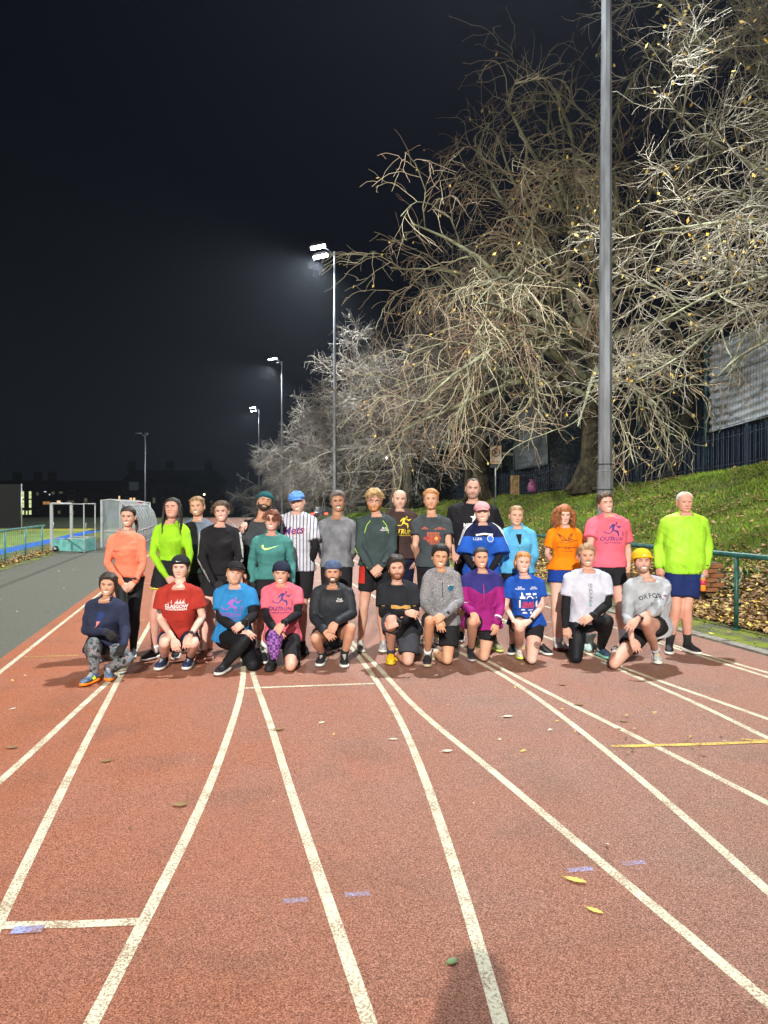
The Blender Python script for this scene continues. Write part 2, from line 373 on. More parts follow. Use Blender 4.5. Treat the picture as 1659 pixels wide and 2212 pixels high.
lanes_straight = [(-0.530, [(310, 1373), (260, 1460), (235, 1510), (197, 1580), (150, 1675), (95, 1785), (55, 1870), (0, 1985)]),
    (0.240, [(545, 1453), (570, 1520), (602, 1620), (627, 1710), (652, 1786), (700, 1920), (750, 2060), (800, 2212)]),
    (0.985, [(829, 1453), (859, 1490), (929, 1560), (1029, 1634), (1109, 1702), (1205, 1786), (1309, 1875), (1429, 1970), (1659, 2165)]),
    (1.740, [(1049, 1425), (1149, 1478), (1254, 1533), (1404, 1605), (1659, 1735)]),
    (2.500, [(1354, 1445), (1429, 1473), (1554, 1515), (1659, 1553)]),
    (3.240, [(1529, 1416), (1659, 1453)])]
lanes_curved = [[(300, 1392), (264, 1448), (227, 1478), (200, 1505), (150, 1548), (75, 1622), (0, 1688)],
    [(520, 1400), (527, 1430), (529, 1450), (522, 1500), (500, 1570), (465, 1670), (418, 1786), (370, 1880), (305, 2000), (197, 2212)],
    [(740, 1378), (765, 1405), (800, 1452), (829, 1492), (864, 1550), (894, 1615), (924, 1695), (954, 1786), (1009, 1945), (1049, 2080), (1084, 2212)],
    [(985, 1405), (1024, 1423), (1089, 1460), (1179, 1520), (1279, 1597), (1404, 1700), (1505, 1787), (1659, 1925)],
    [(1300, 1430), (1334, 1445), (1404, 1475), (1529, 1530), (1659, 1595)],
    [(1420, 1388), (1470, 1403), (1529, 1423), (1659, 1463)]]
def ext(pts):
    p, q = Vector(pts[-2]), Vector(pts[-1]); d = (q - p).normalized(); return list(pts) + [q + d * 1.5, q + d * 3.0]
painted('lane_line', [TB(-1.272 * CH, 90), TB(-1.272 * CH, 50), TB(-1.272 * CH, 12), TB(-1.272 * CH, -10)], 0.05, M['line'], 0.001)
for m_, pp in lanes_straight: painted('lane_line', far(m_) + ext(gp(pp)), 0.052, M['line'], 0.001)
for pp in lanes_curved: painted('bend_line', ext(gp(pp)), 0.052, M['line'], 0.002)
painted('cross_line', gp([(-60, 2001), (150, 1998), (298, 1992)]), 0.052, M['line'], 0.003, 0)
painted('cross_line', gp([(530, 1487), (670, 1482), (808, 1477)]), 0.045, M['line'], 0.003, 0)
painted('cross_line', gp([(830, 1350), (900, 1349), (1300, 1342)]), 0.05, M['line'], 0.003, 0)
painted('cross_line', gp([(668, 1351), (700, 1350), (760, 1349)]), 0.05, M['line'], 0.003, 0)
painted('cross_line', gp([(300, 1261), (500, 1258), (720, 1254)]), 0.05, M['line'], 0.003, 0)
painted('yellow_cross_line', gp([(1322, 1613), (1500, 1609), (1659, 1603), (1720, 1601)]), 0.05, M['yellow_line'], 0.004, 0)
painted('yellow_cross_line', gp([(1602, 1598), (1659, 1602)]), 0.04, M['yellow_line'], 0.005, 0)
painted('yellow_cross_line', gp([(52, 1420), (110, 1418), (170, 1416)]), 0.025, M['yellow_line'], 0.004, 0)
painted('yellow_cross_line', gp([(298, 1340), (312, 1340)]), 0.05, M['yellow_line'], 0.004, 0)
for (x, y, wd) in [(637, 1945, 27), (772, 1931, 27), (1254, 1878, 26), (1369, 1864, 24), (60, 2010, 34)]:
    painted('lane_mark', gp([(x - wd, y + 2), (x + wd, y - 2)]), 0.037 if x > 100 else 0.05, M['blue_mark'], 0.001 if x > 100 else 0.005, 0)

# ---------------------------------------------------------------- grass bank
def bank_h(a, y):
    """height of the bank above track level"""
    top = np.interp(y, [-10, 14, 20, 26, 35, 52, 90], [3.0, 2.85, 2.75, 2.45, 2.12, 1.75, 1.3])
    t = np.clip((a - 7.15) / (15.0 - 7.15), 0, 1)
    prof = 0.12 * t + 0.88 * (t ** 1.15)
    return top * prof + 0.05 * np.sin(a * 2.1 + y * 0.7) * (t > 0.02) * np.minimum(1, t * 6) + 0.04 * np.sin(a * 0.9 - y * 1.3) * np.minimum(1, t * 6)
av = np.concatenate([np.linspace(7.12, 15, 34), np.linspace(15.4, 40, 16)]); yv = np.linspace(-12, 92, 150)
A_, Y_ = np.meshgrid(av, yv); Z_ = bank_h(np.minimum(A_, 15.0), Y_) - 0.01
nA = len(av); ii = np.arange(len(yv) - 1)[:, None] * nA; jj = np.arange(nA - 1)[None, :]
bm_ = mesh_from('bank', np.stack([A_ + TD * Y_, Y_, Z_], -1), np.stack([ii + jj, ii + jj + 1, ii + nA + jj + 1, ii + nA + jj], -1).reshape(-1, 4), None, None, [M['grass_base'], M['soil']])
mi = ((A_[:-1, :-1] < 9.0) | (A_[:-1, :-1] > 15.3)).ravel().astype(np.int32); bm_.polygons.foreach_set('material_index', mi)
link('bank', bm_, kind='structure')

def clump(a, y): return 0.5 + 0.25 * np.sin(a * 1.9 + 2.3 * np.sin(y * 0.55)) + 0.25 * np.sin(y * 1.27 + 1.7 * np.sin(a * 1.3))
def blades(name, n, amin, amax, ymin, ymax, hgt, m, keep=None, zfun=bank_h):
    u = rng.random(n); y = ymin * (ymax / ymin) ** u if ymin > 0 else rng.uniform(ymin, ymax, n)
    a = rng.uniform(amin, amax, n); 
    if keep is not None:
        k = keep(a, y) > rng.random(n); a, y = a[k], y[k]; n = len(a)
    z = zfun(a, y); h = hgt * rng.uniform(0.5, 1.4, n) * (1 + 0.012 * y); wd = h * rng.uniform(0.10, 0.2, n)
    th = rng.uniform(0, 2 * math.pi, n); ln = rng.uniform(0.1, 0.9, n) * h; lt = rng.uniform(0, 2 * math.pi, n)
    x = a + TD * y; V = np.zeros((n, 3, 3))
    V[:, 0] = np.stack([x - np.cos(th) * wd, y - np.sin(th) * wd, z - 0.01], -1); V[:, 1] = np.stack([x + np.cos(th) * wd, y + np.sin(th) * wd, z - 0.01], -1)
    V[:, 2] = np.stack([x + np.cos(lt) * ln, y + np.sin(lt) * ln, z + h], -1)
    return link(name, mesh_from(name, V.reshape(-1, 3), None, np.arange(3 * n).reshape(-1, 3), None, [m]), kind='stuff')
gk = lambda a, y: np.clip((a - 8.4) / 1.6, 0.03, 1) * np.clip(0.35 + 0.9 * clump(a, y), 0, 1)
blades('bank_grass', 150000, 7.7, 15.6, 8, 60, 0.060, M['blade'], gk)
blades('bank_grass_dry', 70000, 7.7, 15.6, 8, 50, 0.055, M['blade_y'], gk)

def leaves(name, n, af, yf, zf, size, mats_, flat=0.55, keep=None):
    a = af(n); y = yf(n)
    if keep is not None:
        k = keep(a, y) > rng.random(n); a, y = a[k], y[k]; n = len(a)
    s = size * rng.uniform(0.5, 1.3, n); z = zf(a, y) + rng.uniform(0.004, 0.03, n)
    x = a + TD * y; th = rng.uniform(0, 2 * math.pi, n)
    d = np.stack([np.cos(th), np.sin(th), rng.uniform(-flat, flat, n)], -1); e = np.stack([-np.sin(th), np.cos(th), rng.uniform(-flat, flat, n)], -1)
    c = np.stack([x, y, z - 0.003 + s * (0.3 if flat > 0.4 else 0.15)], -1); up = np.zeros((n, 3)); up[:, 2] = rng.uniform(-0.25, 0.35, n) * s
    V = np.stack([c - d * s[:, None], c - e * (s * 0.55)[:, None] + up, c + e * (s * 0.55)[:, None] + up, c + d * s[:, None]], 1)
    i = np.arange(n) * 4
    T = np.concatenate([np.stack([i, i + 1, i + 2], -1), np.stack([i + 1, i + 3, i + 2], -1)])
    mi = rng.integers(0, len(mats_), n)
    return link(name, mesh_from(name, V.reshape(-1, 3), None, T, np.concatenate([mi, mi]), mats_, False), kind='stuff')
LM = [M['leaf_b'], M['leaf_t'], M['leaf_b'], M['leaf_t'], M['leaf_y']]
yl = lambda n: 6 * (60 / 6) ** rng.random(n)
leaves('leaf_litter', 42000, lambda n: 7.15 + np.abs(rng.normal(0, 1.05, n)), yl, bank_h, 0.048, LM)
leaves('bank_leaves', 20000, lambda n: rng.uniform(8.4, 15.2, n), yl, lambda a, y: bank_h(a, y) + 0.03, 0.055, [M['leaf_t'], M['leaf_b'], M['leaf_t']], keep=lambda a, y: np.clip(1.2 - 1.1 * clump(a + 3, y * 0.8), 0.1, 1))
zero = lambda a, y: np.zeros_like(a)
leaves('fence_leaves', 3500, lambda n: rng.normal(-6.0, 0.22, n), lambda n: rng.uniform(12, 30, n), zero, 0.05, LM)
leaves('verge_leaves', 260, lambda n: rng.uniform(6.2, 7.15, n), lambda n: rng.uniform(5, 30, n), zero, 0.035, LM)
blades('verge_moss_tufts', 14000, 6.36, 7.15, 4, 40, 0.018, M['blade_y'], lambda a, y: clump(a * 3, y * 2), zero)

# ---------------------------------------------------------------- single leaves lying on the track
def leaf_mesh(name, L, Wd, m, curl=0.3):
    n = 9; V = []; 
    for i in range(n):
        t = i / (n - 1); wv = Wd * math.sin(math.pi * min(1, t * 1.02)) ** 0.7 * (1 - 0.15 * math.sin(t * 22)) / 2
        z = 0.004 + 0.35 * curl * L * (t - 0.5) ** 2
        V += [((t - 0.5) * L, -wv, z + wv * 0.2), ((t - 0.5) * L, 0, z), ((t - 0.5) * L, wv, z + wv * 0.15)]
    Q = []
    for i in range(n - 1):
        for j in range(2): a = i * 3 + j; Q.append((a, a + 1, a + 4, a + 3))
    s = MB(); s.add(V, Q); s.tube([(-0.5 * L, 0, 0.006), (-0.72 * L, 0.01, 0.004)], 0.0016, 5); return s.mesh(name, [m])
lm_kinds = [leaf_mesh('leaf', 0.085, 0.034, M['leaf_y'], 0.5), leaf_mesh('leaf', 0.075, 0.05, M['leaf_t'], 0.8), leaf_mesh('leaf', 0.07, 0.045, mat('pale_leaf', (0.62, 0.58, 0.45), 0.7), 0.6), leaf_mesh('leaf', 0.05, 0.035, mat('green_leaf', (0.10, 0.20, 0.05), 0.5), 0.5)]
spots = [(1244, 1904, 0, 'long amber leaf lying just below the right pair of blue lane marks', -0.5, 1.2), (1285, 1969, 0, 'curled amber leaf, the lower of two near the right edge lane', -0.7, .9),
    (977, 2079, 3, 'small wet green leaf beside the photographer\'s shadow', 0.8, 1), (390, 1740, 1, 'brown leaf alone in the lane left of centre', 0, 1.2),
    (602, 1577, 1, 'tan leaf lying across the lane line below the kneeling man in blue', 0.2, 1.2), (1250, 1523, 1, 'tan leaf on the lane line right of centre', 0.5, 1.2)]
spots += [(232, 1645, 1, 'brown leaf between the two left lane lines', 0.4, 1), (27, 1616, 1, 'brown leaf at the left edge of the track, lower of two', 0, 1.1), (695, 1562, 2, 'pale leaf in the centre lane before the squatting man in black', 1, .9),
    (966, 1624, 2, 'pale crumpled leaf left of the centre right line', 0.3, 1.1), (1130, 1623, 0, 'small yellow leaf in the centre right lane', 0.9, .8), (850, 1598, 2, 'white leaf touching the curved centre line', 0, .9),
    (1097, 1549, 2, 'palest of the leaves right of centre, beside a twig', 0.3, 1.2), (28, 1532, 2, 'pale leaf at the far left edge of the track', 1.2, .8), (1215, 1480, 1, 'tan leaf in front of the kneeling man in white', 0.1, 1), (1347, 1559, 1, 'tan leaf alone near the yellow line', 0, .9)]
for (x, y, k, lab, rz, sc) in spots:
    g = G(x, y, 0.001); o = link('fallen_leaf', lm_kinds[k]); o.location = g; o.rotation_euler = (0, 0, rz); o.scale = (sc,) * 3
    tag(o, lab, 'leaf', 'single leaves fallen on the track')
SM = [M['leaf_t'], M['leaf_b'], lm_kinds[2].materials[0], M['leaf_y']]
leaves('scattered_leaves', 90, lambda n: rng.uniform(-2.0, 6.1, n), lambda n: 3.6 + 9 * rng.random(n) ** 1.3, zero, 0.016, SM, 0.3)
leaves('scattered_leaves', 40, lambda n: rng.normal(3.3, 0.6, n), lambda n: rng.normal(5.7, 0.5, n), zero, 0.02, SM, 0.3)
leaves('path_leaves', 120, lambda n: rng.uniform(-5.8, -2.5, n), lambda n: rng.uniform(6, 40, n), zero, 0.025, SM, 0.3)

# ---------------------------------------------------------------- barrier rail on the right
def rail_fence(name, label, a, y0, y1, step, h, m, r=0.037, rp=0.030, base=0.0, group=None, mid=None):
    t = thing(name, label, 'railing', TB(a, y0, 0), 0, group); o0 = TB(a, y0, 0)
    n = int(round((y1 - y0) / step))
    pm = None
    for i in range(n + 1):
        q = TB(a, y0 + i * step) - o0
        if pm is None:
            s = MB(); s.tube([(0, 0, base - 0.1), (0, 0, h - r * 0.5)], rp, 12); s.tube([(0, 0, 0), (0, 0, 0.012)], rp * 2, 12); pm = s.mesh('post', [m])
        link('post', pm, t, (q.x, q.y, 0))
    s = MB(); e0 = TB(a, y0 - 0.3) - o0; e1 = TB(a, y1 + 0.3) - o0
    s.tube([(e0.x, e0.y, h), (e1.x, e1.y, h)], r, 14)
    link('rail', s.mesh('rail', [m]), t)
    if mid:
        s = MB(); s.tube([(e0.x, e0.y, mid), (e1.x, e1.y, mid)], r * 0.7, 10); link('rail', s.mesh('rail', [m]), t)
    return t
rail_fence('barrier_rail', 'dark green tubular barrier rail between the track and the leafy bank', 7.0, 1.1, 36.3, 4.4, 1.0, M['green_rail'])
tf = rail_fence('pitch_railing', 'teal railing with mesh along the hockey pitch on the left', -5.95, 5.0, 25.7, 2.3, 0.93, M['teal_rail'], 0.035, 0.03)
s = MB(); o0 = TB(-5.95, 5.0)
for i in range(90):
    q = TB(-5.95, 5 + i * 0.23) - o0; s.box((q.x, q.y, 0.46), (0.006, 0.006, 0.84))
for k in range(9):
    q0 = TB(-5.95, 5) - o0; q1 = TB(-5.95, 25.7) - o0; s.tube([(q0.x, q0.y, 0.08 + k * 0.1), (q1.x, q1.y, 0.08 + k * 0.1)], 0.003, 4, 0, False)
link('mesh_panel', s.mesh('mesh_panel', [M['teal_rail']], False), tf)['kind'] = 'stuff'

# ---------------------------------------------------------------- floodlight masts
def mast(a, y, label, lit=True, heads=2, h=PH, grp='floodlight masts along the track', big=1.0):
    c = TB(a, y); t = thing('floodlight_mast', label, 'floodlight', c, 0, grp)
    an = np.linspace(0, 2 * math.pi, 8, endpoint=False) + math.pi / 8
    zs = np.array([-0.1, 0.0, 2.28, 2.285, 2.30, 2.305, 6, 11, h]); rr = np.array([.150, .150, .146, .155, .155, .132, .115, .092, .062]) * big
    rings = [np.stack([np.cos(an) * r_, np.sin(an) * r_, np.full(8, z_)], -1) for z_, r_ in zip(zs, rr)]
    s = MB(); s.add(*loft(rings)); o = link('pole', s.mesh('pole', [M['galv2']], False), t)
    s = MB()
    for zz in (1.95, 2.42):
        rr_ = 0.150 if zz < 2.3 else 0.136
        s.add(*loft([np.stack([np.cos(an) * rr_ * q, np.sin(an) * rr_ * q, np.full(8, zz + dz)], -1) for q, dz in ((1.0, -.012), (1.04, -.01), (1.04, .01), (1.0, .012))]))
    link('band', s.mesh('band', [M['dark']], False), t)
    s = MB(); s.tube([(0, 0, h - 0.2), (-0.45, 0, h + 0.15), (-1.1, 0, h + 0.35)], 0.04, 8); s.tube([(0, 0, h - 0.1), (-0.55, -0.05, h - 0.15)], 0.035, 8)
    link('bracket', s.mesh('bracket', [M['galv2']]), t)
    for k in range(heads):
        ang = R(-12)
        rot = np.array(Matrix.Rotation(ang, 3, 'Y'))
        cc = (-1.0 + 0.15 * k, -0.1, h + 0.32 - 0.55 * k)
        s = MB(); s.box(cc, (0.95, 0.62, 0.16), rot, 0, 0.8); ho = link('lamp_head', s.mesh('lamp_head', [M['dark']], False), t)
        s = MB(); nn = rot @ np.array([0, 0, -0.092]); s.box(tuple(np.array(cc) + nn), (0.86, 0.54, 0.02), rot)
        link('glass', s.mesh('glass', [M['lens'] if lit else M['galv']], False), ho)
    return t
mast(*POLES[0], 'tall grey steel floodlight mast close behind the man in the pink running shirt')
mast(*POLES[1], 'lit floodlight mast with two bright heads, the nearest with its lamps in view', True)
mast(*POLES[2], 'lit floodlight mast with one visible head, middle of the receding row', True, 1)
mast(*POLES[3], 'farthest lit floodlight mast with two small heads at the end of the row', True)
mast(*POLES[4], 'floodlight mast behind the photographer at the right of the track', True)
# thin unlit pole by the far houses
c = P(313.6, 1100, 100.0); hh = P(313.6, 937, 100.0).z
t = thing('street_pole', 'thin unlit grey pole with two small arms before the dark houses', 'pole', (c.x, c.y, 0))
s = MB(); s.tube([(0, 0, -1), (0, 0, hh)], [0.14, 0.07], 8); link('pole', s.mesh('pole', [M['galv']]), t)
for sg in (-1, 1):
    s = MB(); s.tube([(0, 0, hh - 0.4), (sg * 0.5, 0, hh)], 0.04, 6); s.box((sg * 0.85 if sg < 0 else 0.2, 0, hh + 0.05), (0.8 if sg < 0 else 0.3, 0.3, 0.12)); link('lamp_head', s.mesh('lamp_head', [M['galv']]), t)

# ---------------------------------------------------------------- bow top railing + tall fence with screens at the top of the bank
FA = 15.15
RAILTOP = 1.2
nR = 0
def fz(y): return float(bank_h(np.array(15.0), np.array(y)))
rail_t = thing('bow_top_railing', 'low dark blue bow-topped iron railing along the crest of the bank', 'railing', TB(FA, 16, 0)); o0 = TB(FA, 16)
def bow_pair(h):
    s = MB(); pts = [(0, -0.055, -0.05), (0, -0.055, h - 0.05)] + [(0, 0.055 * -math.cos(q), h - 0.05 + 0.055 * math.sin(q)) for q in (0.7, 1.57, 2.44)] + [(0, 0.055, h - 0.05), (0, 0.055, -0.05)]
    s.tube(pts, 0.013, 4, 0, False); return s.mesh('bar', [M['blue_iron']])
bp_ = bow_pair(RAILTOP)
y = 15.0; cnt = 0; far_s = MB()
while y < 62:
    q = TB(FA, y) - o0; zb = fz(y) - 0.02
    if cnt < 150: link('bar', bp_, rail_t, (q.x, q.y, zb))
    else:
        far_s.tube([(q.x, q.y, zb), (q.x, q.y, zb + RAILTOP)], 0.016, 4, 0, False)
    y += 0.22; cnt += 1
link('far_bars', far_s.mesh('far_bars', [M['blue_iron']]), rail_t)['kind'] = 'stuff'
for dz in (0.18, 1.0):
    ys = np.linspace(15, 62, 40); s = MB(); s.tube([tuple(TB(FA, yy) - o0 + Vector((0, 0, fz(yy) + dz))) for yy in ys], 0.02, 4, 0, False); link('rail', s.mesh('rail', [M['blue_iron']]), rail_t)
y = 15.5; s = MB(); s.box((0, 0, RAILTOP / 2), (0.06, 0.06, RAILTOP + 0.15)); pm = s.mesh('post', [M['blue_iron']], False)
while y < 60:
    q = TB(FA - 0.03, y) - o0; link('post', pm, rail_t, (q.x, q.y, fz(y))); y += 2.75
# tall posts
tall = thing('ball_stop_fence', 'tall teal-posted ball stop fence with dark netting behind the railing', 'fence', TB(FA + 0.5, 16, 0)); o1 = TB(FA + 0.5, 16)
s = MB(); s.tube([(0, 0, -0.2), (0, 0, 4.3)], 0.075, 10); pm = s.mesh('post', [M['teal_post']]); s = MB(); s.tube([(0, 0, -0.2), (0, 0, 3.5)], 0.05, 10); pm2 = s.mesh('post', [M['teal_post']])
def yat(x): return (FA + 0.5) / (-TD + (x - CX) / FPX)
for k, x in enumerate((1790, 1655, 1525, 1380, 1262, 1186, 1110, 1045, 1000, 940, 905, 878)):
    yy = yat(x); q = TB(FA + 0.5, yy) - o1; link('post', pm if k in (2, 0) else pm2, tall, (q.x, q.y, fz(yy)))
# netting: thin dark horizontal wires joined into one part
s = MB(); ys = np.array([15, 20, 26, 35, 45, 62.])
for k in range(44):
    s.tube([tuple(TB(FA + 0.5, yy) - o1 + Vector((0, 0, fz(yy) + 0.15 + k * 0.075))) for yy in ys], 0.004, 3, 0, False)
for yy in np.arange(15, 62, 0.16):
    q = TB(FA + 0.5, yy) - o1; s.tube([(q.x, q.y, fz(yy)), (q.x, q.y, fz(yy) + 3.4)], 0.003, 3, 0, False)
link('netting', s.mesh('netting', [M['teal_post']]), tall)['kind'] = 'stuff'
def screen(x0, x1, z0, z1, label, plain=False):
    ya, yb = (FA + 0.38) / (-TD + (x0 - CX) / FPX), (FA + 0.38) / (-TD + (x1 - CX) / FPX)
    pa, pb = TB(FA + 0.38, ya), TB(FA + 0.38, yb); pa.z = z0[0]; pb.z = z0[1]
    t = thing('windbreak_screen', label, 'screen', pa, 0, 'grey windbreak screens hung on the ball stop fence')
    nu, nv = 50, 110; V = np.zeros((nv, nu, 3))
    d = np.array([pb.x - pa.x, pb.y - pa.y])
    for j in range(nv):
        for i in range(nu):
            u, v = i / (nu - 1), j / (nv - 1); zb = z0[0] + (z0[1] - z0[0]) * u; zt = z1[0] + (z1[1] - z1[0]) * u
            off = (0.0 if plain else 0.035) * math.sin(v * 70 + 1.5 * math.sin(u * 7)) + 0.03 * math.sin(u * 5 + v * 4) - 0.02 * math.sin(u * math.pi) * (v < .1)
            V[j, i] = (d[0] * u - off, d[1] * u, zb + (zt - zb) * v - pa.z)
    ii = np.arange(nv - 1)[:, None] * nu; jj = np.arange(nu - 1)[None, :]
    Q = np.stack([ii + jj, ii + jj + 1, ii + nu + jj + 1, ii + nu + jj], -1).reshape(-1, 4)
    me = mesh_from('sheet', V.reshape(-1, 3), Q, None, None, [M['screen_dark'] if plain else M['screen']]); o = link('sheet', me, t); md = o.modifiers.new('thick', 'SOLIDIFY'); md.thickness = 0.006
    s = MB()
    for vv in (0.02, 0.6, 0.98):
        pts = [(d[0] * u - 0.03, d[1] * u, (z0[0] + (z0[1] - z0[0]) * u) * (1 - vv) + vv * (z1[0] + (z1[1] - z1[0]) * u) - pa.z) for u in (0, 0.25, 0.5, 0.75, 1)]
        s.tube(pts, 0.012, 4)
    if not plain:
        for i in range(40):
            u = i / 39
            s.tube([(d[0] * u - 0.035, d[1] * u, z0[0] + (z0[1] - z0[0]) * u - pa.z), (d[0] * u - 0.035, d[1] * u, z1[0] + (z1[1] - z1[0]) * u - pa.z)], 0.004, 3, 0, False)
    link('tie_wires', s.mesh('tie_wires', [M['teal_post']]), t)['kind'] = 'stuff'
    return t
def zpx(y, x): yy = (FA + 0.38) / (-TD + (x - CX) / FPX); return P(x, y, yy).z
screen(1533, 1800, (zpx(935, 1533), zpx(862, 1800)), (zpx(742, 1533), zpx(640, 1800)), 'large grey mesh windbreak screen at the right edge above the railing')
screen(1112, 1182, (zpx(1016, 1112), zpx(1003, 1182)), (zpx(890, 1112), zpx(868, 1182)), 'dark grey windbreak screen between the speed sign and the big trunk', True)
screen(912, 938, (zpx(1049, 912), zpx(1044, 938)), (zpx(968, 912), zpx(962, 938)), 'small distant windbreak screen above the men at centre', True)

# speed sign
c = P(1070.5, 1072, 34.0); t = thing('speed_sign', 'rectangular 20 speed sign on a thin grey post below the branches', 'sign', (c.x, c.y, c.z))
top = P(1070.5, 963, 34).z - c.z; bot = P(1070.5, 1002, 34).z - c.z; wd = 24 * 34 / FPX
s = MB(); s.tube([(0, 0, -0.3), (0, 0, top - 0.1)], 0.035, 8); link('post', s.mesh('post', [M['galv']]), t)
s = MB(); s.box((0, -0.06, (top + bot) / 2), (wd, 0.03, top - bot)); pl = link('sign_plate', s.mesh('sign_plate', [mat('orange_lit_sign_face', (0.62, 0.42, 0.24), 0.6, col2=(0.45, 0.40, 0.34), vscale=4)], False), t)  # orange light falling on the sign is put into its face colour
s = MB(); s.box((0, -0.055, bot - 0.09), (wd, 0.05, 0.17)); link('sign_box', s.mesh('sign_box', [M['dark']], False), t)
inkm = mat('sign_ink', (0.035, 0.025, 0.02), 0.7)
s = MB(); cz = bot + (top - bot) * 0.62; n = 28
ring = [np.array([(math.cos(q) * r_, -0.079, cz + math.sin(q) * r_) for q in np.linspace(0, 2 * math.pi, n, endpoint=False)]) for r_ in (0.155, 0.195)]
V = np.vstack(ring); j = np.arange(n); s.add(V, np.stack([j, (j + 1) % n, n + (j + 1) % n, n + j], -1))
link('ring', s.mesh('ring', [inkm], False), pl)
def text_mesh(body, size, m, bold=0.0, spacing=1.0, align='CENTER', shear=0.0, extrude=0.0, lh=1.0):
    cu = bpy.data.curves.new('txt', 'FONT'); cu.body = body; cu.size = size; cu.align_x = align; cu.align_y = 'CENTER'
    cu.offset = bold * size; cu.space_character = spacing; cu.shear = shear; cu.extrude = extrude; cu.resolution_u = 3; cu.space_line = lh
    ob = bpy.data.objects.new('txt', cu); COL.objects.link(ob); dg = bpy.context.evaluated_depsgraph_get(); dg.update()
    me = bpy.data.meshes.new_from_object(ob.evaluated_get(dg)); bpy.data.objects.remove(ob); bpy.data.curves.remove(cu)
    me.materials.clear(); me.materials.append(m); return me
def stand_text(body, size, m, parent, loc, rz=0, bold=0.01, **kw):
    me = text_mesh(body, size, m, bold, **kw); o = link('lettering', me, parent, loc); o.rotation_euler = (math.pi / 2, 0, rz); return o
stand_text('20', 0.22, inkm, pl, (0, -0.080, cz), 0, 0.02)
stand_text('Signed Route', 0.07, inkm, pl, (0, -0.080, bot + 0.09), 0, 0.03)

# small timber board and purple bin bag by the railing
c = P(1112, 1068, 33.0)
t = thing('timber_pallet', 'yellowish wooden slatted pallet leaning on the railing under the dark screen', 'pallet', (c.x, c.y, c.z))
wm = mat('pallet_wood', (0.30, 0.20, 0.09), 0.85, var=0.3, vscale=10)
for k in range(5):
    s = MB(); s.box((-0.16 + k * 0.08, -0.02, 0.42), (0.065, 0.02, 0.86)); link('slat', s.mesh('slat', [wm], False), t)
s = MB(); s.box((0, 0.02, 0.15), (0.4, 0.03, 0.07)); s.box((0, 0.02, 0.7), (0.4, 0.03, 0.07)); link('crossbar', s.mesh('crossbar', [wm], False), t)
c = P(1150, 1063, 33.0)
rings = []
for z_, r_ in ((0, .14), (.08, .20), (.25, .2), (.4, .17), (.46, .08), (.52, .13), (.56, .15)):
    q = np.linspace(0, 2 * math.pi, 14, endpoint=False); rr = r_ * (1 + 0.12 * np.sin(q * 5 + z_ * 20)); rings.append(np.stack([np.cos(q) * rr, np.sin(q) * rr, np.full(14, z_)], -1))
s = MB(); s.add(*loft(rings)); o = link('rubbish_bag', s.mesh('rubbish_bag', [mat('purple_bag', (0.22, 0.06, 0.16), 0.4, var=0.3, vscale=9)]), None, c); tag(o, 'tied purple rubbish bag beside the pallet on the bank crest', 'bag')

# brick edging behind the barrier rail
t = thing('brick_edging', 'low stack of orange bricks among the leaves behind the barrier rail', 'brick wall', (4.86, 11.75, 0.0))
bmn = MB(); bmn.box((0, 0, 0), (0.215, 0.10, 0.062)); brm = bmn.mesh('brick', [M['brick']], False)
for r_ in range(7):
    for k in range(4 if r_ < 6 else 3):
        xx = -0.36 + k * 0.228 + (0.11 if r_ % 2 else 0); o = link('brick', brm, t, (xx, 0.02 + r_ * 0.012, 0.32 + r_ * 0.074)); o.rotation_euler = (random.uniform(-.03, .03), random.uniform(-.03, .03), random.uniform(-.05, .05))
s = MB(); s.box((0.03, 0.12, 0.36), (0.92, 0.12, 0.78)); link('mortar_core', s.mesh('mortar_core', [M['mortar']], False), t)
# fern clumps by the rail
def fern(loc, label, n=26, L=0.5, m=None):
    s = MB()
    for k in range(n):
        th = random.uniform(0, 2 * math.pi); l = L * random.uniform(0.6, 1.1); up = random.uniform(0.5, 1.1)
        pts = [np.array([math.cos(th) * l * t_, math.sin(th) * l * t_, l * (up * t_ - 0.75 * t_ * t_)]) for t_ in np.linspace(0, 1, 6)]
        sd = np.array([-math.sin(th), math.cos(th), 0]) * 0.022
        V = []; 
        for i, p in enumerate(pts): wv = sd * (1 - i / 5.2); V += [p - wv, p + wv]
        s.add(V, [(2 * i, 2 * i + 1, 2 * i + 3, 2 * i + 2) for i in range(5)])
    o = link('fern', s.mesh('fern', [m or mat('fern_frond', (0.11, 0.15, 0.06), 0.8, var=0.4, vscale=9)], False), None, loc); tag(o, label, 'fern'); return o
for (x, y, a_, lb) in ((1590, 1275, 8.3, 'grey-green fern left of the rail post among leaves'), (1610, 1250, 8.8, 'fern right of the rail post beside dead leaves')):
    yy = a_ / (-TD + (x - CX) / FPX); p = TB(a_, yy); p.z = float(bank_h(np.array(a_), np.array(yy))); fern(p, lb)
